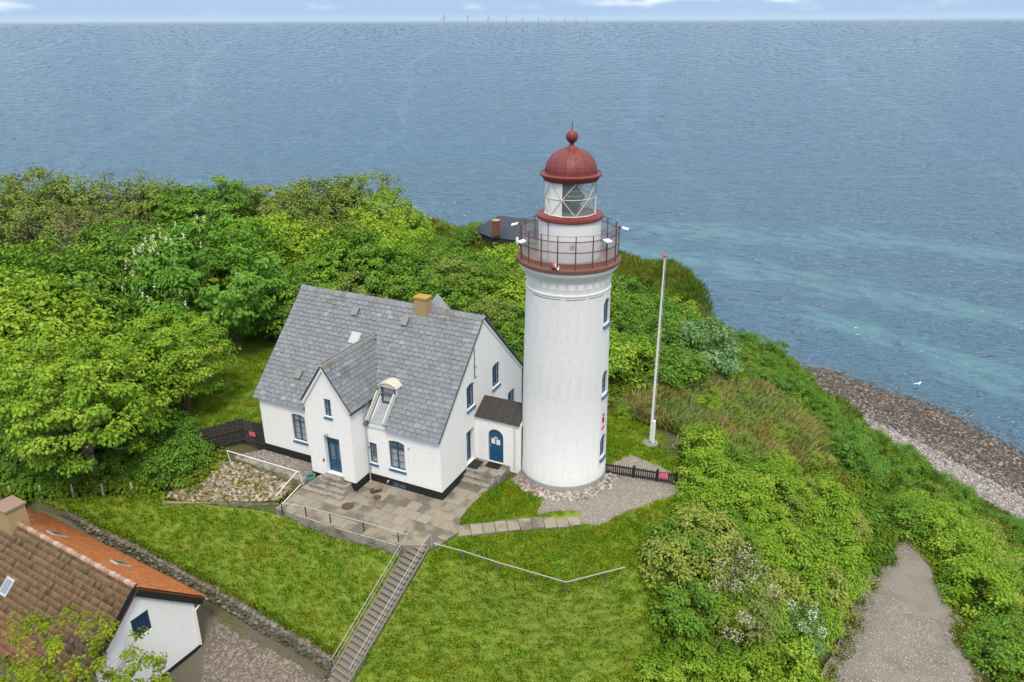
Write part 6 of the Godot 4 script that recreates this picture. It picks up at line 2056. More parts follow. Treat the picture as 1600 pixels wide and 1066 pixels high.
func make_kinds() -> void:
	var lime := [C3(0.208, 0.338, 0.027), C3(0.263, 0.388, 0.038), C3(0.153, 0.276, 0.022), C3(0.307, 0.412, 0.053)]
	var fresh := [C3(0.148, 0.294, 0.027), C3(0.192, 0.332, 0.034), C3(0.110, 0.231, 0.022)]
	var mid := [C3(0.099, 0.207, 0.034), C3(0.137, 0.257, 0.042), C3(0.072, 0.156, 0.027)]
	var deep := [C3(0.107, 0.249, 0.032), C3(0.140, 0.307, 0.042), C3(0.074, 0.180, 0.022), C3(0.172, 0.339, 0.051)]
	var olive := [C3(0.187, 0.257, 0.050), C3(0.225, 0.282, 0.067), C3(0.142, 0.207, 0.042)]
	var tawny := [C3(0.208, 0.207, 0.085), C3(0.165, 0.181, 0.066), C3(0.153, 0.213, 0.056), C3(0.242, 0.250, 0.104)]
	var gold := [C3(0.263, 0.325, 0.056), C3(0.307, 0.338, 0.094), C3(0.208, 0.276, 0.046)]
	var sage := [C3(0.153, 0.276, 0.114), C3(0.115, 0.231, 0.085), C3(0.197, 0.313, 0.150)]
	kinds["chestnut"] = [make_tree("c", {"seed": 1, "H": 10.5, "R": 6.2, "base": 1.2, "low": -0.8, "clumps": 330, "leaves": 75, "size": 0.34, "rad": 0.95, "flat": 0.55, "pal": deep, "droop": 0.9, "flowers": 130, "petals": 14, "fw": 0.16, "fh": 0.5, "fs": 0.13, "fcol": C3(0.78, 0.75, 0.64), "flower_side": Vector3(-0.8, 0.1, 0.55)})]
	kinds["maple"] = [make_tree("m", {"seed": 2, "H": 9.8, "R": 5.2, "base": 3.2, "low": -0.85, "clumps": 300, "leaves": 85, "size": 0.24, "rad": 0.85, "flat": 0.5, "pal": lime, "stems": 2, "lean": [Vector3(-2.6, 0, 0.4), Vector3(-0.5, 0, 0)], "shift": Vector3(-2.0, 0, -0.6), "trunk": 0.27, "bark": M.pale_bark, "inner": 0.35, "twigs": 26}), 
		make_tree("m", {"seed": 3, "H": 9.0, "R": 4.6, "base": 2.8, "low": -0.8, "clumps": 250, "leaves": 80, "size": 0.23, "rad": 0.8, "flat": 0.45, "pal": lime + fresh, "stems": 2, "trunk": 0.2, "bark": M.pale_bark, "inner": 0.35, "twigs": 24})]
	kinds["lime_tree"] = []
	kinds["green_tree"] = []
	kinds["olive_tree"] = []
	kinds["airy_tree"] = []
	for k in 2:
		kinds.lime_tree.append(make_tree("t", {"seed": 10 + k, "H": 8.0, "R": 4.6, "base": 1.4, "clumps": 170, "leaves": 55, "size": 0.33, "rad": 0.95, "flat": 0.6, "pal": lime, "twigs": 14}))
		kinds.green_tree.append(make_tree("t", {"seed": 20 + k, "H": 8.0, "R": 4.5, "base": 1.2, "clumps": 180, "leaves": 55, "size": 0.33, "rad": 0.95, "flat": 0.5, "pal": mid + fresh, "twigs": 14}))
		kinds.olive_tree.append(make_tree("t", {"seed": 30 + k, "H": 8.0, "R": 4.2, "base": 1.6, "clumps": 120, "leaves": 42, "size": 0.30, "rad": 0.8, "flat": 0.7, "pal": olive, "twigs": 40, "fine": 2, "inner": 0.3}))
		kinds.airy_tree.append(make_tree("t", {"seed": 40 + k, "H": 9.0, "R": 4.6, "base": 1.8, "clumps": 120, "leaves": 24, "size": 0.27, "rad": 0.75, "flat": 0.8, "pal": tawny, "twigs": 70, "fine": 4, "stems": 3, "trunk": 0.13, "inner": 0.25, "bark": M.pale_bark}))
	for q in [["lime_shrub", lime + fresh], ["green_shrub", fresh + mid], ["deep_shrub", mid + mid + deep], ["gold_shrub", gold], ["sage_shrub", sage], ["olive_shrub", olive + fresh]]:
		kinds[q[0]] = []
		for k in 2:
			kinds[q[0]].append(make_shrub({"seed": 50 + k + hash(q[0]) % 97, "R": 1.75, "H": 2.5, "clumps": 95, "leaves": 42, "size": 0.17, "rad": 0.46, "flat": 0.7, "pal": q[1]}))
	kinds["twiggy_shrub"] = [make_shrub({"seed": 71, "R": 1.7, "H": 2.2, "clumps": 70, "leaves": 20, "size": 0.14, "rad": 0.45, "pal": tawny + gold, "twigs": 60, "bark": M.pale_bark})]
	kinds["blossom_shrub"] = [make_shrub({"seed": 81, "R": 2.1, "H": 3.6, "clumps": 150, "leaves": 26, "size": 0.13, "rad": 0.42, "pal": tawny + olive, "twigs": 80, "bark": M.pale_bark, "flowers": 0.4, "petals": 44, "fw": 0.26, "fs": 0.075, "fcol": C3(0.60, 0.54, 0.48)})]
	kinds["may_shrub"] = [make_shrub({"seed": 82, "R": 1.6, "H": 1.9, "clumps": 90, "leaves": 34, "size": 0.14, "rad": 0.42, "pal": sage + mid, "twigs": 20, "flowers": 0.28, "petals": 60, "fw": 0.24, "fs": 0.08, "fcol": C3(0.74, 0.74, 0.70)})]
func make_wood() -> void:
	# single trees that can be told apart
	plant("chestnut", "chestnut_tree", "broad deep green chestnut tree with upright white blossom candles", "tree", "", tree_top(318, 362, 10.0), 1.0, 0.0)
	var mp := on_ground(152, 748)
	var m := plant("maple", "maple_tree", "bright lime green maple with a forked bare trunk by the pale posts", "tree", "", mp, 1.0, 0.0)
	m.get_node("trunk").name = "trunk"
	var m2: Node3D = kinds["maple"][1].duplicate()
	put(m2, "maple_tree", self)
	m2.transform = Transform3D(Basis(Vector3.UP, 0.8).scaled(Vector3.ONE * 0.8), tree_top(262, 494, 7.4))
	tag(m2, "yellow green maple spreading over the lawn behind the plank fence", "tree")
	var far := [
		[18, 272, 9.0, "olive_tree", "tall olive green young leafed tree at the seaward edge of the wood"],
		[62, 268, 9.2, "airy_tree", "tall half bare brownish tree on the cliff edge by the open water"],
		[110, 270, 9.4, "olive_tree", "tall olive green young leafed tree on the cliff edge by the open water"],
		[160, 274, 9.2, "airy_tree", "tall half bare brownish tree with its top against the sea"],
		[205, 282, 8.6, "olive_tree", "tall olive green young leafed tree between bare crowns on the cliff"],
		[40, 305, 8.0, "olive_tree", "olive green young leafed tree in front of the bare crowns"],
		[95, 318, 7.5, "airy_tree", "half bare brownish tree in front of the bare crowns"],
		[150, 325, 7.0, "airy_tree", "broad half bare brownish tree in front of the bare crowns"],
		[-30, 275, 9.0, "airy_tree", "tall half bare brownish tree at the seaward edge of the wood"],
		[240, 282, 8.2, "olive_tree", "olive green young leafed tree seaward of the chestnut"],
		[285, 290, 7.5, "green_tree", "dense mid green tree seaward of the chestnut"],
		[325, 286, 7.8, "green_tree", "broad dense mid green tree seaward of the chestnut"],
		[365, 288, 7.8, "olive_tree", "olive green young leafed tree in the seaward row beyond the chestnut"],
		[405, 296, 7.4, "olive_tree", "broad olive green young leafed tree in the seaward row beyond the chestnut"],
		[445, 290, 8.0, "olive_tree", "olive green young leafed tree in the seaward row beyond the slate ridge"],
		[478, 278, 8.6, "olive_tree", "tall olive green young leafed tree in the seaward row beyond the slate ridge"],
		[520, 282, 8.4, "olive_tree", "broad olive green young leafed tree in the seaward row beyond the slate ridge"],
		[555, 285, 8.4, "olive_tree", "tall olive green young leafed tree where the seaward row ends at the headland"],
		[595, 305, 7.4, "lime_tree", "rounded lime green tree near the headland grass"],
		[628, 330, 6.2, "lime_tree", "broad rounded lime green tree near the headland grass"],
		[190, 338, 8.5, "green_tree", "tall dense mid green tree behind the chestnut blossom"],
		[380, 338, 8.0, "lime_tree", "rounded lime green tree beside the chestnut's crown"],
		[430, 342, 8.0, "lime_tree", "rounded lime green tree seaward of the slate roof's far end"],
		[470, 352, 7.6, "lime_tree", "broad rounded lime green tree seaward of the slate roof's far end"],
		[525, 345, 7.5, "olive_tree", "olive green young leafed tree seaward of the slate roof"],
		[600, 350, 6.5, "lime_tree", "slim rounded lime green tree near the headland grass"],
		[20, 405, 9.0, "green_tree", "tall dense mid green tree in the dark green group behind the maples"],
		[75, 412, 8.6, "green_tree", "tall dense mid green tree above the shaded undergrowth"],
		[-40, 430, 9.0, "lime_tree", "tall rounded lime green tree behind the forked maple"],
		[120, 440, 7.5, "green_tree", "dense mid green tree crowding the forked maple"],
		[30, 470, 9.0, "lime_tree", "tall rounded lime green tree in the dark green group behind the maples"],
		[180, 530, 7.0, "lime_tree", "rounded lime green tree crowding the forked maple"],
		[545, 368, 7.4, "green_tree", "dense mid green tree behind the slate ridge"],
		[590, 385, 6.8, "green_tree", "broad dense mid green tree behind the slate ridge"],
		[500, 395, 6.5, "green_tree", "dense mid green tree behind the slate roof's far verge"],
		[650, 388, 6.0, "green_tree", "dense mid green tree behind the brick chimney"],
		[695, 388, 5.4, "green_tree", "low dense mid green tree below the dark roofed cottage"],
		[738, 398, 5.2, "green_tree", "broad dense mid green tree below the dark roofed cottage"],
		[785, 385, 5.4, "lime_tree", "low rounded lime green tree behind the tower's white wall"],
		[640, 415, 5.8, "green_tree", "broad dense mid green tree behind the brick chimney"],
		[700, 405, 5.6, "olive_tree", "low olive green young leafed tree below the dark roofed cottage"],
		[760, 420, 5.4, "green_tree", "low dense mid green tree between chimney and tower"],
		[800, 430, 5.0, "lime_tree", "broad rounded lime green tree behind the tower's white wall"],
		[450, 430, 6.0, "green_tree", "broad dense mid green tree behind the slate roof's far verge"],
		[560, 425, 5.5, "olive_tree", "low olive green young leafed tree behind the slate ridge"],
		[690, 450, 4.8, "green_tree", "slim dense mid green tree below the dark roofed cottage"],
		[770, 465, 4.6, "olive_tree", "low olive green young leafed tree between chimney and tower"],
		[815, 475, 4.4, "green_tree", "low dense mid green tree behind the tower's white wall"]]
	for q in far:
		var base: float = 9.0 if q[3] == "airy_tree" else 8.0
		var s: float = q[2] / base
		plant(q[3], q[3], q[4], "tree", "%s of the wood" % q[3].replace("_", " ") + "s", tree_top(q[0], q[1], q[2]), s, rng.randf() * TAU, 1.0)
	var wood := PackedVector2Array([Vector2(-80, -102), Vector2(-40, -103), Vector2(-12, -98), Vector2(2, -84), Vector2(6, -60), Vector2(2, -55), Vector2(-6, -55), Vector2(-13, -60), Vector2(-22, -66), Vector2(-29, -57), Vector2(-27, -47), Vector2(-40, -44), Vector2(-62, -62)])
	shrub_zone([["deep_shrub", "undergrowth_shrub", "dark green shrub"], ["green_shrub", "undergrowth_shrub", "mid green shrub"], ["olive_shrub", "undergrowth_shrub", "olive green shrub"]], wood, 4.2, 100, 501, 0.9, 1.3, "growing between the trees of the wood", "wood undergrowth")
	# cover under the maple and along the posts
	shrub_zone([["deep_shrub", "leafy_shrub", "dark glossy shrub"], ["green_shrub", "leafy_shrub", "mid green shrub"]], ground_poly([[0, 735], [0, 752], [110, 753], [205, 750], [250, 748], [295, 730], [325, 715], [300, 690], [200, 700], [100, 700]]), 1.3, 34, 502, 0.5, 0.85, "crowding behind the pale fence posts", "shrubs behind the posts")
	shrub_zone([["deep_shrub", "leafy_shrub", "dark glossy shrub"]], PackedVector2Array([Vector2(-30, -42), Vector2(-26, -44), Vector2(-26, -50), Vector2(-34, -55), Vector2(-48, -50), Vector2(-42, -42)]), 2.2, 26, 503, 0.8, 1.3, "in the shade under the maples", "shade shrubs")
	var br := plant("green_shrub", "bramble_shrub", "leafy bush leaning over the end of the plank fence", "shrub", "", on_ground(285, 742), 0.9, 0.4)
	# behind the tower and down to the scrub
	shrub_zone([["deep_shrub", "thicket_shrub", "dark green shrub"], ["green_shrub", "thicket_shrub", "mid green shrub"], ["lime_shrub", "thicket_shrub", "lime green shrub"]], PackedVector2Array([Vector2(4, -51), Vector2(12, -52), Vector2(16, -62), Vector2(17, -70), Vector2(9, -76), Vector2(5, -84), Vector2(0, -80), Vector2(-1, -70), Vector2(-2, -57)]), 2.5, 70, 504, 0.9, 1.5, "in the thicket beyond the tower", "thicket shrubs beyond the tower")
	plant("sage_shrub", "rounded_shrub", "large rounded grey green bush on the cliff top", "shrub", "", on_ground(1098, 582), 1.75, 1.0, 1.0)
	shrub_zone([["deep_shrub", "cliff_shrub", "dark green shrub"], ["green_shrub", "cliff_shrub", "mid green shrub"], ["olive_shrub", "cliff_shrub", "olive shrub"]], PackedVector2Array([Vector2(21, -60), Vector2(26, -62), Vector2(31, -70), Vector2(30.5, -74), Vector2(25, -76.5), Vector2(20, -78)]), 1.7, 44, 505, 0.45, 0.75, "on the cliff top by the sea", "cliff top shrubs")
	# scrub slope right of the flagpole
	var scrub := PackedVector2Array([Vector2(7.5, -47), Vector2(11, -46), Vector2(14, -43), Vector2(19, -45), Vector2(22, -47.5), Vector2(25, -50), Vector2(27, -58), Vector2(22, -60), Vector2(12, -54)])
	shrub_zone([["olive_shrub", "scrub_bush", "olive shrub"], ["lime_shrub", "scrub_bush", "lime green shrub"], ["twiggy_shrub", "scrub_bush", "brown twiggy shrub"]], scrub, 1.8, 60, 506, 0.35, 0.62, "in the dry grass beyond the flagpole", "scrub bushes beyond the flagpole")
	shrub_zone([["deep_shrub", "hedge_shrub", "dark green shrub"], ["green_shrub", "hedge_shrub", "mid green shrub"]], PackedVector2Array([Vector2(25.5, -50), Vector2(29, -50), Vector2(31, -58), Vector2(31, -66), Vector2(26.5, -62), Vector2(27.5, -57)]), 1.7, 36, 507, 0.65, 0.95, "in the long hedge above the beach slope", "long hedge above the beach")
	# the great hedge between the lawn and the track
	var hedge := PackedVector2Array([Vector2(11.7, -40.0), Vector2(11.2, -37.4), Vector2(9.4, -34.2), Vector2(7.3, -31.2), Vector2(7.2, -28.4), Vector2(6.6, -25.5), Vector2(13.0, -25.5), Vector2(15.1, -29), Vector2(17.5, -33.5), Vector2(21.0, -38.5), Vector2(22.8, -41.4), Vector2(20.5, -43.5), Vector2(16, -42.5), Vector2(12.2, -42.5)])
	shrub_zone([["lime_shrub", "hedge_shrub", "lime green shrub"], ["lime_shrub", "hedge_shrub", "lime green shrub"], ["green_shrub", "hedge_shrub", "mid green shrub"], ["olive_shrub", "hedge_shrub", "olive shrub"], ["lime_shrub", "hedge_shrub", "lime green shrub"], ["gold_shrub", "hedge_shrub", "golden olive shrub"]], hedge, 1.45, 105, 508, 0.62, 1.0, "in the broad hedge between lawn and track", "broad hedge by the lawn", Geometry2D.offset_polygon(track_poly, 1.1))
	plant("blossom_shrub", "blossom_bush", "tall twiggy bush with pinkish white blossom in the broad hedge", "shrub", "", on_ground(1140, 968), 1.1, 0.3)
	plant("may_shrub", "hawthorn_bush", "low bush with clusters of pure white flowers below the twiggy bush", "shrub", "", on_ground(1232, 1000) + Vector3(0, 0.7, 0.3), 1.0, 1.3)
	# beyond the track
	var beyond := PackedVector2Array([Vector2(26.6, -42.5), Vector2(27.6, -37), Vector2(27.0, -31), Vector2(26.6, -25), Vector2(40, -25), Vector2(44, -34), Vector2(41, -43), Vector2(35, -50), Vector2(31, -50)])
	shrub_zone([["lime_shrub", "slope_shrub", "lime green shrub"], ["lime_shrub", "slope_shrub", "lime green shrub"], ["green_shrub", "slope_shrub", "mid green shrub"], ["gold_shrub", "slope_shrub", "golden olive shrub"]], beyond, 1.7, 90, 509, 0.75, 1.15, "on the slope past the gravel track", "shrubs past the track", Geometry2D.offset_polygon(track_poly, 1.1))
	shrub_zone([["olive_shrub", "slope_shrub", "olive shrub"], ["green_shrub", "slope_shrub", "mid green shrub"], ["deep_shrub", "slope_shrub", "dark green shrub"]], PackedVector2Array([Vector2(32, -52), Vector2(42, -46), Vector2(50, -56), Vector2(52, -68), Vector2(47, -76), Vector2(40, -73), Vector2(34, -66)]), 2.6, 40, 510, 0.5, 0.9, "on the rough slope above the beach", "beach slope shrubs")
	shrub_zone([["deep_shrub", "cliff_shrub", "dark green shrub"], ["olive_shrub", "cliff_shrub", "olive shrub"]], PackedVector2Array([Vector2(-14, -98), Vector2(-4, -99), Vector2(2, -95), Vector2(0, -91), Vector2(-12, -93)]), 2.6, 12, 511, 0.7, 1.1, "on the far headland by the dark roof", "headland shrubs")
	# rough grass and low cover over the slopes
	var dry := [C3(0.25, 0.26, 0.09), C3(0.19, 0.24, 0.05), C3(0.32, 0.30, 0.14), C3(0.15, 0.21, 0.035), C3(0.17, 0.23, 0.04)]
	var long_tuft := blades(601, 26, 0.75, 0.40, 0.035, dry, 0.6)
	var green_tuft := blades(602, 26, 0.6, 0.42, 0.04, [C3(0.13, 0.20, 0.025), C3(0.16, 0.22, 0.035), C3(0.10, 0.17, 0.02), C3(0.19, 0.21, 0.055)], 0.6)
	var L := Leaves.new()
	var r := RandomNumberGenerator.new()
	r.seed = 603
	for k in 4: clump(L, r, Vector3(r.randf_range(-0.5, 0.5), 0.2, r.randf_range(-0.5, 0.5)), 0.5, 0.45, 34, 0.18, [C3(0.09, 0.17, 0.014), C3(0.12, 0.20, 0.018), C3(0.15, 0.20, 0.024)], Vector3(0, -0.6, 0))
	var cover := L.mesh()
	var vary := func(p: Vector2, rr: RandomNumberGenerator) -> Color:
		var t := noise.get_noise_2d(p.x * 8.0 + 90.0, p.y * 8.0)
		var g := rr.randf_range(0.75, 1.2)
		return Color((1.0 + t * 0.5) * g, g, (1.0 + t * 0.2) * g)
	var sets := [
		["dry_grass", long_tuft, scrub, 7500, "long dry straw coloured grass on the slope beyond the flagpole"],
		["rough_grass", green_tuft, PackedVector2Array([Vector2(30, -52), Vector2(42, -44), Vector2(58, -44), Vector2(70, -52), Vector2(62, -75), Vector2(56, -88), Vector2(54, -100), Vector2(46, -96), Vector2(36, -79), Vector2(32, -66)]), 15000, "rough olive grass covering the slope above the beach"],
		["headland_grass", green_tuft, PackedVector2Array([Vector2(2, -102), Vector2(1, -88), Vector2(8, -78), Vector2(16, -72), Vector2(24, -78.5), Vector2(34, -75), Vector2(36, -80), Vector2(30, -88), Vector2(24, -98), Vector2(14, -106), Vector2(2, -106)]), 11000, "tall olive grass along the cliff edge beyond the tower"],
		["headland_grass", green_tuft, PackedVector2Array([Vector2(-26, -94), Vector2(2, -90), Vector2(4, -102), Vector2(-10, -106), Vector2(-28, -107)]), 3800, "olive grass on the far headland by the dark roofed cottage"],
		["ground_cover", cover, PackedVector2Array([Vector2(4, -50), Vector2(14, -46), Vector2(26, -50), Vector2(33, -66), Vector2(30, -76), Vector2(20, -82), Vector2(2, -88), Vector2(-6, -60)]), 2600, "low green growth filling the ground beyond the tower"],
		["ground_cover", cover, PackedVector2Array([Vector2(9.0, -41.5), Vector2(7.4, -33), Vector2(6.4, -26), Vector2(14, -26), Vector2(17, -32), Vector2(23, -42), Vector2(26, -49), Vector2(20, -46)]), 1500, "low green growth under the broad hedge"],
		["ground_cover", cover, PackedVector2Array([Vector2(21, -41), Vector2(24.5, -50.5), Vector2(30, -50), Vector2(28.5, -43), Vector2(26.3, -39.5), Vector2(24.2, -39)]), 420, "low green growth on both sides of the narrow footpath"],
		["ground_cover", cover, PackedVector2Array([Vector2(27, -44), Vector2(27.5, -36), Vector2(27, -24), Vector2(46, -24), Vector2(52, -44), Vector2(44, -60), Vector2(32, -52)]), 3200, "low green growth on the slope past the track"],
		["ground_cover", cover, PackedVector2Array([Vector2(-22, -44.5), Vector2(-18.8, -42.0), Vector2(-20, -39.9), Vector2(-27, -40.2), Vector2(-36, -41), Vector2(-46, -44), Vector2(-44, -56), Vector2(-28, -50)]), 1500, "dark green growth under the maples behind the posts"],
		["ground_cover", cover, wood, 3600, "low growth on the floor of the wood"]]
	for q in sets:
		tag(scatter(q[0], q[1], M.leaf, q[2], q[3], 700 + int(q[3]) % 89, 0.8, 1.5, vary, self, -0.02, 0.2, lawn_polys + [track_poly, foot_poly]), q[4], "grass" if q[0].ends_with("grass") else "undergrowth")
func make_flagpole() -> void:
	var g := on_ground(1016, 693)
	var P := thing("flagpole", "tall white flagpole with a red cap standing in the grass", "flagpole", g)
	var st := st_new()
	tube(st, Vector3(0, 0.2, 0), Vector3(0, 6.0, 0), 0.09, 0.075, 12); tube(st, Vector3(0, 6.0, 0), Vector3(0, 12.75, 0), 0.075, 0.042, 12)
	obj("pole", done(st), M.white_paint, P)
	obj("cap", lathe([Vector2(0.05, 12.75), Vector2(0.13, 12.78), Vector2(0.13, 12.86), Vector2(0.04, 12.95), Vector2(0.0, 12.96)], 12), plain(C3(0.45, 0.04, 0.03), 0.5), P)
	obj("socket", box_mesh(Vector3(0.06, 0.0, -0.12), Vector3(0.24, 1.7, 0.12)), M.white_paint, P)
	obj("footing", lathe([Vector2(0.0, -0.1), Vector2(0.55, -0.1), Vector2(0.52, 0.09), Vector2(0.0, 0.10)], 16), plain(C3(0.24, 0.23, 0.22), 0.95), P)
	obj("halyard", pipe([Vector3(0.14, 1.2, 0.05), Vector3(0.10, 12.7, 0.03)], 0.008, 4), M.white_paint, P)
	var s := on_ground(1057, 700)
	var K := thing("stake", "short pale wooden stake with a stone ring in bare soil", "stake", s)
	obj("shaft", pipe([Vector3(0, -0.1, 0), Vector3(0.02, 0.95, 0)], 0.045, 6), plain(C3(0.42, 0.30, 0.19), 0.9), K)
	obj("stone_ring", lathe([Vector2(0.22, 0.0), Vector2(0.30, 0.05), Vector2(0.24, 0.09), Vector2(0.2, 0.02)], 10), plain(C3(0.30, 0.26, 0.22), 0.95), K, Transform3D(Basis.IDENTITY, Vector3(0, 0.06, 0)))
func make_cottage() -> void:
	var A := at(737.3, 359.3, 1.6)
	var B := at(765.7, 370.5, 1.6)
	var P := at(779, 337, 3.9)
	var Q := at(824, 342, 3.9)
	var along := (Q - P).normalized()
	var C := B + along * 9.5
	var D := A + along * 9.5
	var R := P + along * 5.5
	var K := thing("cottage", "low cottage with dark blue roof and red chimney among the bushes", "cottage", B - Vector3(0, 2.9, 0))
	var inv := K.global_transform.affine_inverse()
	var st := st_new()
	slab(st, inv * B, inv * C, inv * R, inv * P, 0.12)
	tri(st, inv * A, inv * B, inv * P); tri(st, inv * C, inv * D, inv * R)
	quad(st, inv * D, inv * A, inv * P, inv * R)
	obj("roof", done(st), M.dark_roof, K)
	var w := st_new()
	var c := (A + B + C + D) * 0.25
	var pts := []
	for q in [A, B, C, D]: pts.append(inv * (c + (q - c) * 0.93 + Vector3(0, -0.06, 0)))
	for k in 4:
		var a: Vector3 = pts[k]
		var b: Vector3 = pts[(k + 1) % 4]
		quad(w, a + Vector3(0, -3.2, 0), b + Vector3(0, -3.2, 0), b, a)
	obj("wall", done(w), M.wood_dark, K)
	var ch := at(775, 357, 2.9)
	var cs := st_new()
	box(cs, Vector3(-0.36, -0.8, -0.36), Vector3(0.36, 0.95, 0.36), Transform3D(Basis(Vector3.UP, -0.4), inv * ch))
	var co := obj("chimney", done(cs), M.red_brick, K)
	obj("chimney_cap", box_mesh(Vector3(-0.42, 0.95, -0.42), Vector3(0.42, 1.06, 0.42), Transform3D(Basis(Vector3.UP, -0.4), inv * ch)), plain(C3(0.36, 0.25, 0.20), 0.9), co)
	obj("roof_vent", lathe([Vector2(0.0, 0), Vector2(0.35, 0.05), Vector2(0.3, 0.3), Vector2(0, 0.4)], 12), M.white_paint, K, Transform3D(Basis.IDENTITY, inv * at(773, 364, 2.2)))
func make_turbines() -> void:
	var px := [694.0, 731.0, 763.0, 791.0, 817.0, 841.0, 862.0, 882.0, 899.0, 916.0]
	var km := [5.8, 6.6, 7.4, 8.2, 9.1, 10.0, 11.0, 12.1, 13.3, 14.6]
	var spin := [0.15, 0.95, 0.3, 0.75, 0.02, 0.6, 0.9, 0.05, 0.0, 0.4]
	var tower := st_new()
	tube(tower, Vector3(0, -1, 0), Vector3(0, 95, 0), 4.2, 2.4, 10)
	var tm := done(tower)
	var bl := st_new()
	slab(bl, Vector3(-1.6, 2, 0.3), Vector3(2.2, 2, 0.3), Vector3(0.5, 50, 0.3), Vector3(-0.3, 50, 0.3), 0.6)
	var bm := done(bl)
	var nc := box_mesh(Vector3(-2, -2, -6), Vector3(2, 2, 4))
	var hub := lathe([Vector2(0, -2), Vector2(1.8, -1), Vector2(1.8, 1), Vector2(0, 2)], 10)
	var white := plain(C3(0.30, 0.31, 0.34), 0.6)
	var proto := Node3D.new()
	var parts := [["tower", tm, Transform3D.IDENTITY], ["nacelle", nc, Transform3D(Basis.IDENTITY, Vector3(0, 96, 0))], ["hub", hub, Transform3D(Basis(Vector3.RIGHT, PI / 2), Vector3(0, 96, 5))]]
	for q in parts: obj(q[0], q[1], white, proto, q[2])
	for k in px.size():
		var o: Node3D = proto.duplicate()
		put(o, "wind_turbine", self)
		var d := ray(px[k], 45.0)
		var p := Vector3(d.x, 0, d.z) / -d.z * float(km[k]) * 1000.0
		o.position = Vector3(p.x, SEA, p.z)
		o.rotation.y = 0.35 + 0.15 * (k % 3)
		for j in 3:
			obj("blade", bm, white, o, Transform3D(Basis(Vector3.BACK, spin[k] + TAU * j / 3.0), Vector3(0, 96, 6.5)))
		tag(o, "pale three bladed wind turbine standing far out at sea", "wind turbine", "wind turbines on the horizon")
	proto.free()
func make_gull() -> void:
	var g := thing("gull", "white gull gliding low over the water by the shore", "gull", at(1435, 600, SEA + 6.0))
	g.rotation.y = 0.5
	var st := st_new(true)
	var prof := [Vector2(0.0, -0.30), Vector2(0.05, -0.24), Vector2(0.11, -0.08), Vector2(0.12, 0.05), Vector2(0.08, 0.18), Vector2(0.075, 0.24), Vector2(0.03, 0.32), Vector2(0.0, 0.36)]
	var w := [Vector3(0.05, 0.03, 0), Vector3(0.42, 0.24, 0.05), Vector3(0.95, 0.12, -0.18)]
	st.append_from(lathe(prof, 12, true, false), 0, Transform3D(Basis(Vector3.RIGHT, PI / 2), Vector3.ZERO))
	for s in [-1.0, 1.0]:
		for k in 2:
			var a: Vector3 = w[k] * Vector3(s, 1, 1)
			var b: Vector3 = w[k + 1] * Vector3(s, 1, 1)
			var ca := 0.16 - 0.03 * k
			var cb := 0.13 - 0.11 * k
			st.append_from(wing_panel(a, b, ca, cb), 0, Transform3D.IDENTITY)
	obj("body", st.commit(), plain(C3(0.72, 0.73, 0.74), 0.8), g)
	obj("bill", pipe([Vector3(0, -0.01, 0.33), Vector3(0, -0.03, 0.42)], 0.014, 5), plain(C3(0.5, 0.32, 0.04), 0.6), g)
func wing_panel(a: Vector3, b: Vector3, ca: float, cb: float) -> ArrayMesh:
	var st := st_new()
	slab(st, a + Vector3(0, 0, ca), b + Vector3(0, 0, cb), b - Vector3(0, 0, cb), a - Vector3(0, 0, ca), 0.02)
	return done(st)
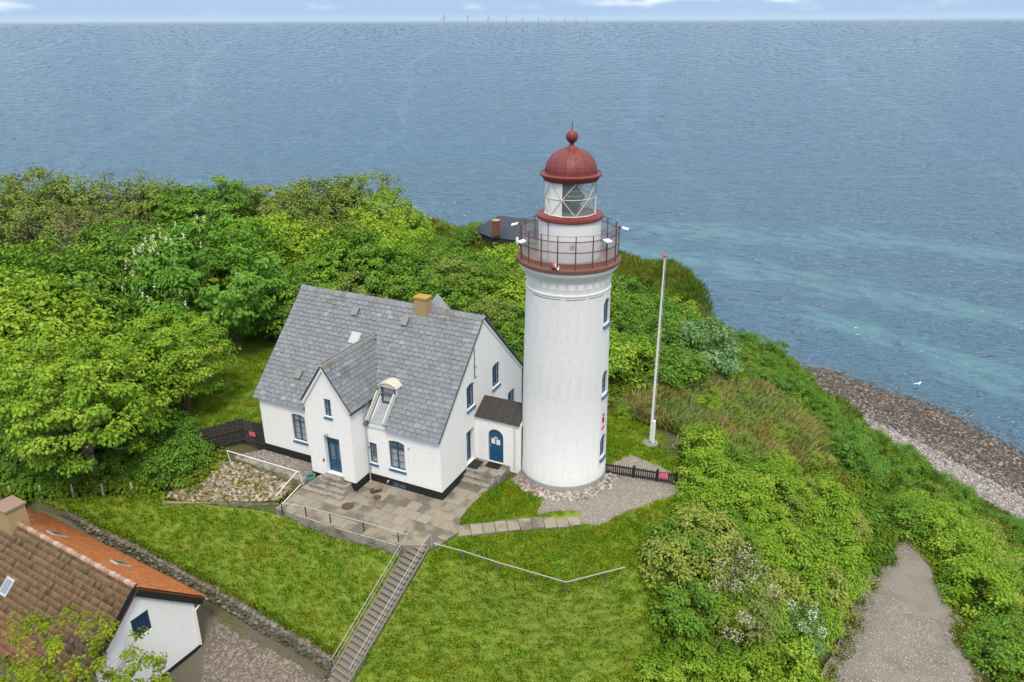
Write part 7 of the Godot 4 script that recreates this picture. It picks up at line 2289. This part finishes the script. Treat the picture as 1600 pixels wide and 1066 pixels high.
func make_tiled_house() -> void:
	# pantiled house in the lower yard: x along the ridge, z away from the viewer
	var ax := Vector3(-0.866, 0, -0.5)
	var az := ax.cross(Vector3.UP)
	var H := thing("tiled_house", "white house with weathered and bright orange pantile roof beside the yard", "house", Vector3(-16.85, -5, -31.06))
	H.basis = Basis(ax, Vector3.UP, az)
	var L := 15.0
	var z0 := -5.3
	var z1 := 0.15
	var mid := (z0 + z1) / 2
	var EV := 3.45
	var RH := 6.02
	var wall := CSGCombiner3D.new()
	wall.material_override = M.render_white
	put(wall, "wall", H)
	csg_poly(wall, PackedVector2Array([Vector2(z0, 0.22), Vector2(z1, 0.22), Vector2(z1, EV), Vector2(mid, RH), Vector2(z0, EV)]), L, Transform3D(Basis(Vector3(0, 0, 1), Vector3.UP, Vector3(-1, 0, 0)), Vector3.ZERO))
	var pl := st_new()
	box(pl, Vector3(-0.02, -0.4, z0 - 0.02), Vector3(L, 0.23, z1 + 0.02))
	obj("plinth", done(pl), M.tar, H)
	var wx := Transform3D(Basis(Vector3(0, 0, 1), Vector3.UP, Vector3(-1, 0, 0)), Vector3(0, 3.25, -3.2))
	csg_poly(wall, arch_outline(0.95, 1.2, 0.0), 0.25, wx, true)
	var sh := st_new()
	for k in 5: bar(sh, 0.01 + k * 0.188, 0.0, 0.19 + k * 0.188, 1.2, -0.10, -0.05)
	obj("shutter", done(sh), plain(C3(0.006, 0.03, 0.075), 0.5), H, wx)
	# roof: deck, tiles, ridge
	var rise := RH - EV
	var half := (z1 - z0) / 2
	var tile := pantile(0.225, 0.40)
	for s in [-1.0, 1.0]:
		var d := Vector3(0, rise, -s * half).normalized()      # up the slope
		var along := Vector3(s, 0, 0)
		var n := along.cross(d)
		var over: float = 0.75 if s > 0 else 1.7
		var run := Vector2(rise, half).length() + over
		var low := Vector3(-0.22 if s > 0 else L, EV, mid + s * half) - d * over + n * 0.06
		var dk := st_new()
		slab(dk, low, low + along * (L + 0.22), low + along * (L + 0.22) + d * run, low + d * run, 0.08)
		var near: bool = s < 0.0
		var rf := obj("roof", done(dk), plain(C3(0.10, 0.04, 0.02), 0.95), H)
		var list := []
		var r := RandomNumberGenerator.new()
		r.seed = 900 if near else 901
		var cols := int((L + 0.22) / 0.215)
		var rows := int(ceil(run / 0.33))
		for j in rows:
			for i in cols:
				var p := low + along * (0.11 + i * 0.215) + d * (j * 0.33 + 0.17) + n * 0.03
				var c: Color
				if near:
					var t := noise.get_noise_2d(i * 14.0, j * 14.0)
					c = [C3(0.20, 0.125, 0.065), C3(0.18, 0.115, 0.062), C3(0.225, 0.135, 0.07), C3(0.165, 0.105, 0.058), C3(0.24, 0.15, 0.082)][r.randi() % 5]
					if j < 5: c = c.lerp(C3(0.32, 0.12, 0.06), 0.4)
					if t > 0.2 and r.randf() < 0.4: c = C3(0.10, 0.075, 0.04)
				else:
					c = [C3(0.80, 0.28, 0.10), C3(0.86, 0.32, 0.12), C3(0.74, 0.245, 0.085)][r.randi() % 3]
				list.append([Transform3D(Basis(along, d, n) * Basis(Vector3.RIGHT, -0.07 + r.randf_range(-0.012, 0.012)), p), c])
		var eye: Vector3 = H.global_transform.affine_inverse() * EYE
		list.sort_custom(func(a, b): return (a[0] as Transform3D).origin.distance_squared_to(eye) < (b[0] as Transform3D).origin.distance_squared_to(eye))
		var parts := 298 if near else 0
		var mats := {}
		for k in mini(parts, list.size()):
			var c: Color = list[k][1]
			var key := c.to_html()
			if not mats.has(key) and mats.size() < 9: mats[key] = slate_mat(c)
			obj("pantile", tile, mats.get(key, mats.values()[k % mats.size()]), rf, list[k][0])
		var mm := MultiMesh.new()
		mm.transform_format = MultiMesh.TRANSFORM_3D
		mm.use_colors = true
		mm.mesh = tile
		mm.instance_count = list.size() - parts
		for k in range(parts, list.size()):
			mm.set_instance_transform(k - parts, list[k][0]); mm.set_instance_color(k - parts, list[k][1])
		var o := MultiMeshInstance3D.new()
		o.multimesh = mm
		o.material_override = slate_mat(Color.WHITE, true)
		put(o, "pantile_courses", rf)
		o.set_meta("kind", "stuff")
		# skylights
		for q in ([[4.0, 1.55], [8.6, 1.0], [11.6, 0.9]] if not near else [[8.0, 2.0]]):
			var pz: float = q[1]
			var c := Vector3(q[0], RH - pz * rise / half, mid + s * pz) + n * 0.14
			var xf := Transform3D(Basis(along, d, n), c)
			var so := obj("skylight", box_mesh(Vector3(-0.34, -0.45, -0.06), Vector3(0.34, 0.45, 0.06), xf), plain(C3(0.42, 0.43, 0.44), 0.5), rf)
			obj("pane", box_mesh(Vector3(-0.25, -0.34, 0.062), Vector3(0.25, 0.34, 0.07), xf), plain(C3(0.20, 0.25, 0.30) if near else C3(0.08, 0.10, 0.09), 0.1), so)
		# black barge boards
		var bb := st_new()
		var up := n * -0.02
		var e0 := Vector3(-0.20, EV, mid + s * half) - d * over
		var e1 := Vector3(-0.20, RH, mid)
		slab(bb, e0, e0 + Vector3(0.05, 0, 0), e1 + Vector3(0.05, 0, 0), e1, 0.34)
		obj("barge_board", done(bb), M.tar, H)
	for k in 38:
		var x := -0.1 + k * 0.39
		var rt := st_new(true)
		for j in 6:
			var a := PI * j / 6.0
			var b := PI * (j + 1) / 6.0
			var r0 := 0.15
			var r1 := 0.135
			quad(rt, Vector3(x, sin(a) * r0, cos(a) * r0), Vector3(x, sin(b) * r0, cos(b) * r0), Vector3(x + 0.41, sin(b) * r1, cos(b) * r1), Vector3(x + 0.41, sin(a) * r1, cos(a) * r1))
		obj("ridge_tile", done(rt), slate_mat([C3(0.40, 0.24, 0.17), C3(0.46, 0.34, 0.27), C3(0.34, 0.18, 0.12)][k % 3]) if k < 3 else used_ridge[k % 3], H, Transform3D(Basis.IDENTITY, Vector3(0, RH + 0.12, mid)))
		if k < 3: used_ridge.append((H.get_child(H.get_child_count() - 1) as MeshInstance3D).material_override)
	# chimney
	var ch := obj("chimney", box_mesh(Vector3(9.75, 4.8, mid - 0.5), Vector3(10.95, 7.15, mid + 0.5)), M.yellow_brick, H)
	obj("chimney_cap", box_mesh(Vector3(9.68, 7.15, mid - 0.57), Vector3(11.02, 7.26, mid + 0.57)), plain(C3(0.25, 0.17, 0.13), 0.9), ch)
	# gutter and downpipe on the corner
	obj("gutter", pipe([Vector3(-0.25, 2.82, 0.80), Vector3(L, 2.82, 0.80)], 0.06), M.zinc, H)
	obj("downpipe", pipe([Vector3(-0.05, 2.80, 0.80), Vector3(-0.08, 2.55, 0.10), Vector3(-0.08, 0.25, 0.05)], 0.05), M.white_paint, H)
var used_ridge := []
func pantile(w: float, l: float) -> ArrayMesh:
	# S shaped roof tile: x across, y up the slope, z off the roof
	var st := st_new(true)
	var n := 7
	var f := func(i: int) -> Vector2:
		var t := float(i) / n
		return Vector2((t - 0.5) * w, 0.05 * sin(t * TAU * 0.95 + 0.4) + 0.02)
	for i in n:
		var a: Vector2 = f.call(i)
		var b: Vector2 = f.call(i + 1)
		var y0 := -l / 2
		var y1 := l / 2
		quad(st, Vector3(a.x, y0, a.y), Vector3(b.x, y0, b.y), Vector3(b.x, y1, b.y), Vector3(a.x, y1, a.y))
		quad(st, Vector3(a.x, y0, a.y - 0.016), Vector3(b.x, y0, b.y - 0.016), Vector3(b.x, y0, b.y), Vector3(a.x, y0, a.y))
	return done(st)
func make_front_tree() -> void:
	# sparse young tree in front of the tiled house, its top in the picture's lower corner
	var lime := [C3(0.26, 0.32, 0.025), C3(0.17, 0.23, 0.012), C3(0.21, 0.25, 0.018), C3(0.13, 0.20, 0.010)]
	var o := make_tree("f", {"seed": 95, "H": 9.6, "R": 4.2, "base": 2.5, "low": -0.5, "clumps": 210, "leaves": 44, "size": 0.16, "rad": 0.38, "flat": 0.6, "pal": lime, "twigs": 70, "fine": 3, "stems": 3, "trunk": 0.10, "inner": 0.4, "bark": M.wood_grey})
	put(o, "young_maple", self)
	o.position = Vector3(-18.6, -5.1, -22.0)
	tag(o, "sparse lime green sapling with open branches in front of the tiled roof", "tree")

func _ready() -> void:
	rng.seed = 7
	noise.seed = 3; noise.frequency = 0.02; noise.fractal_octaves = 3
	make_camera_and_light()
	make_materials()
	make_spots()
	make_tin()
	make_ground()
	make_sea()
	make_house()
	make_tower()
	make_tiled_house()
	make_cottage()
	make_grounds_detail()
	make_kinds()
	make_wood()
	make_front_tree()
	make_flagpole()
	make_turbines()
	make_gull()
	for k in kinds:
		for o in kinds[k]: o.free()
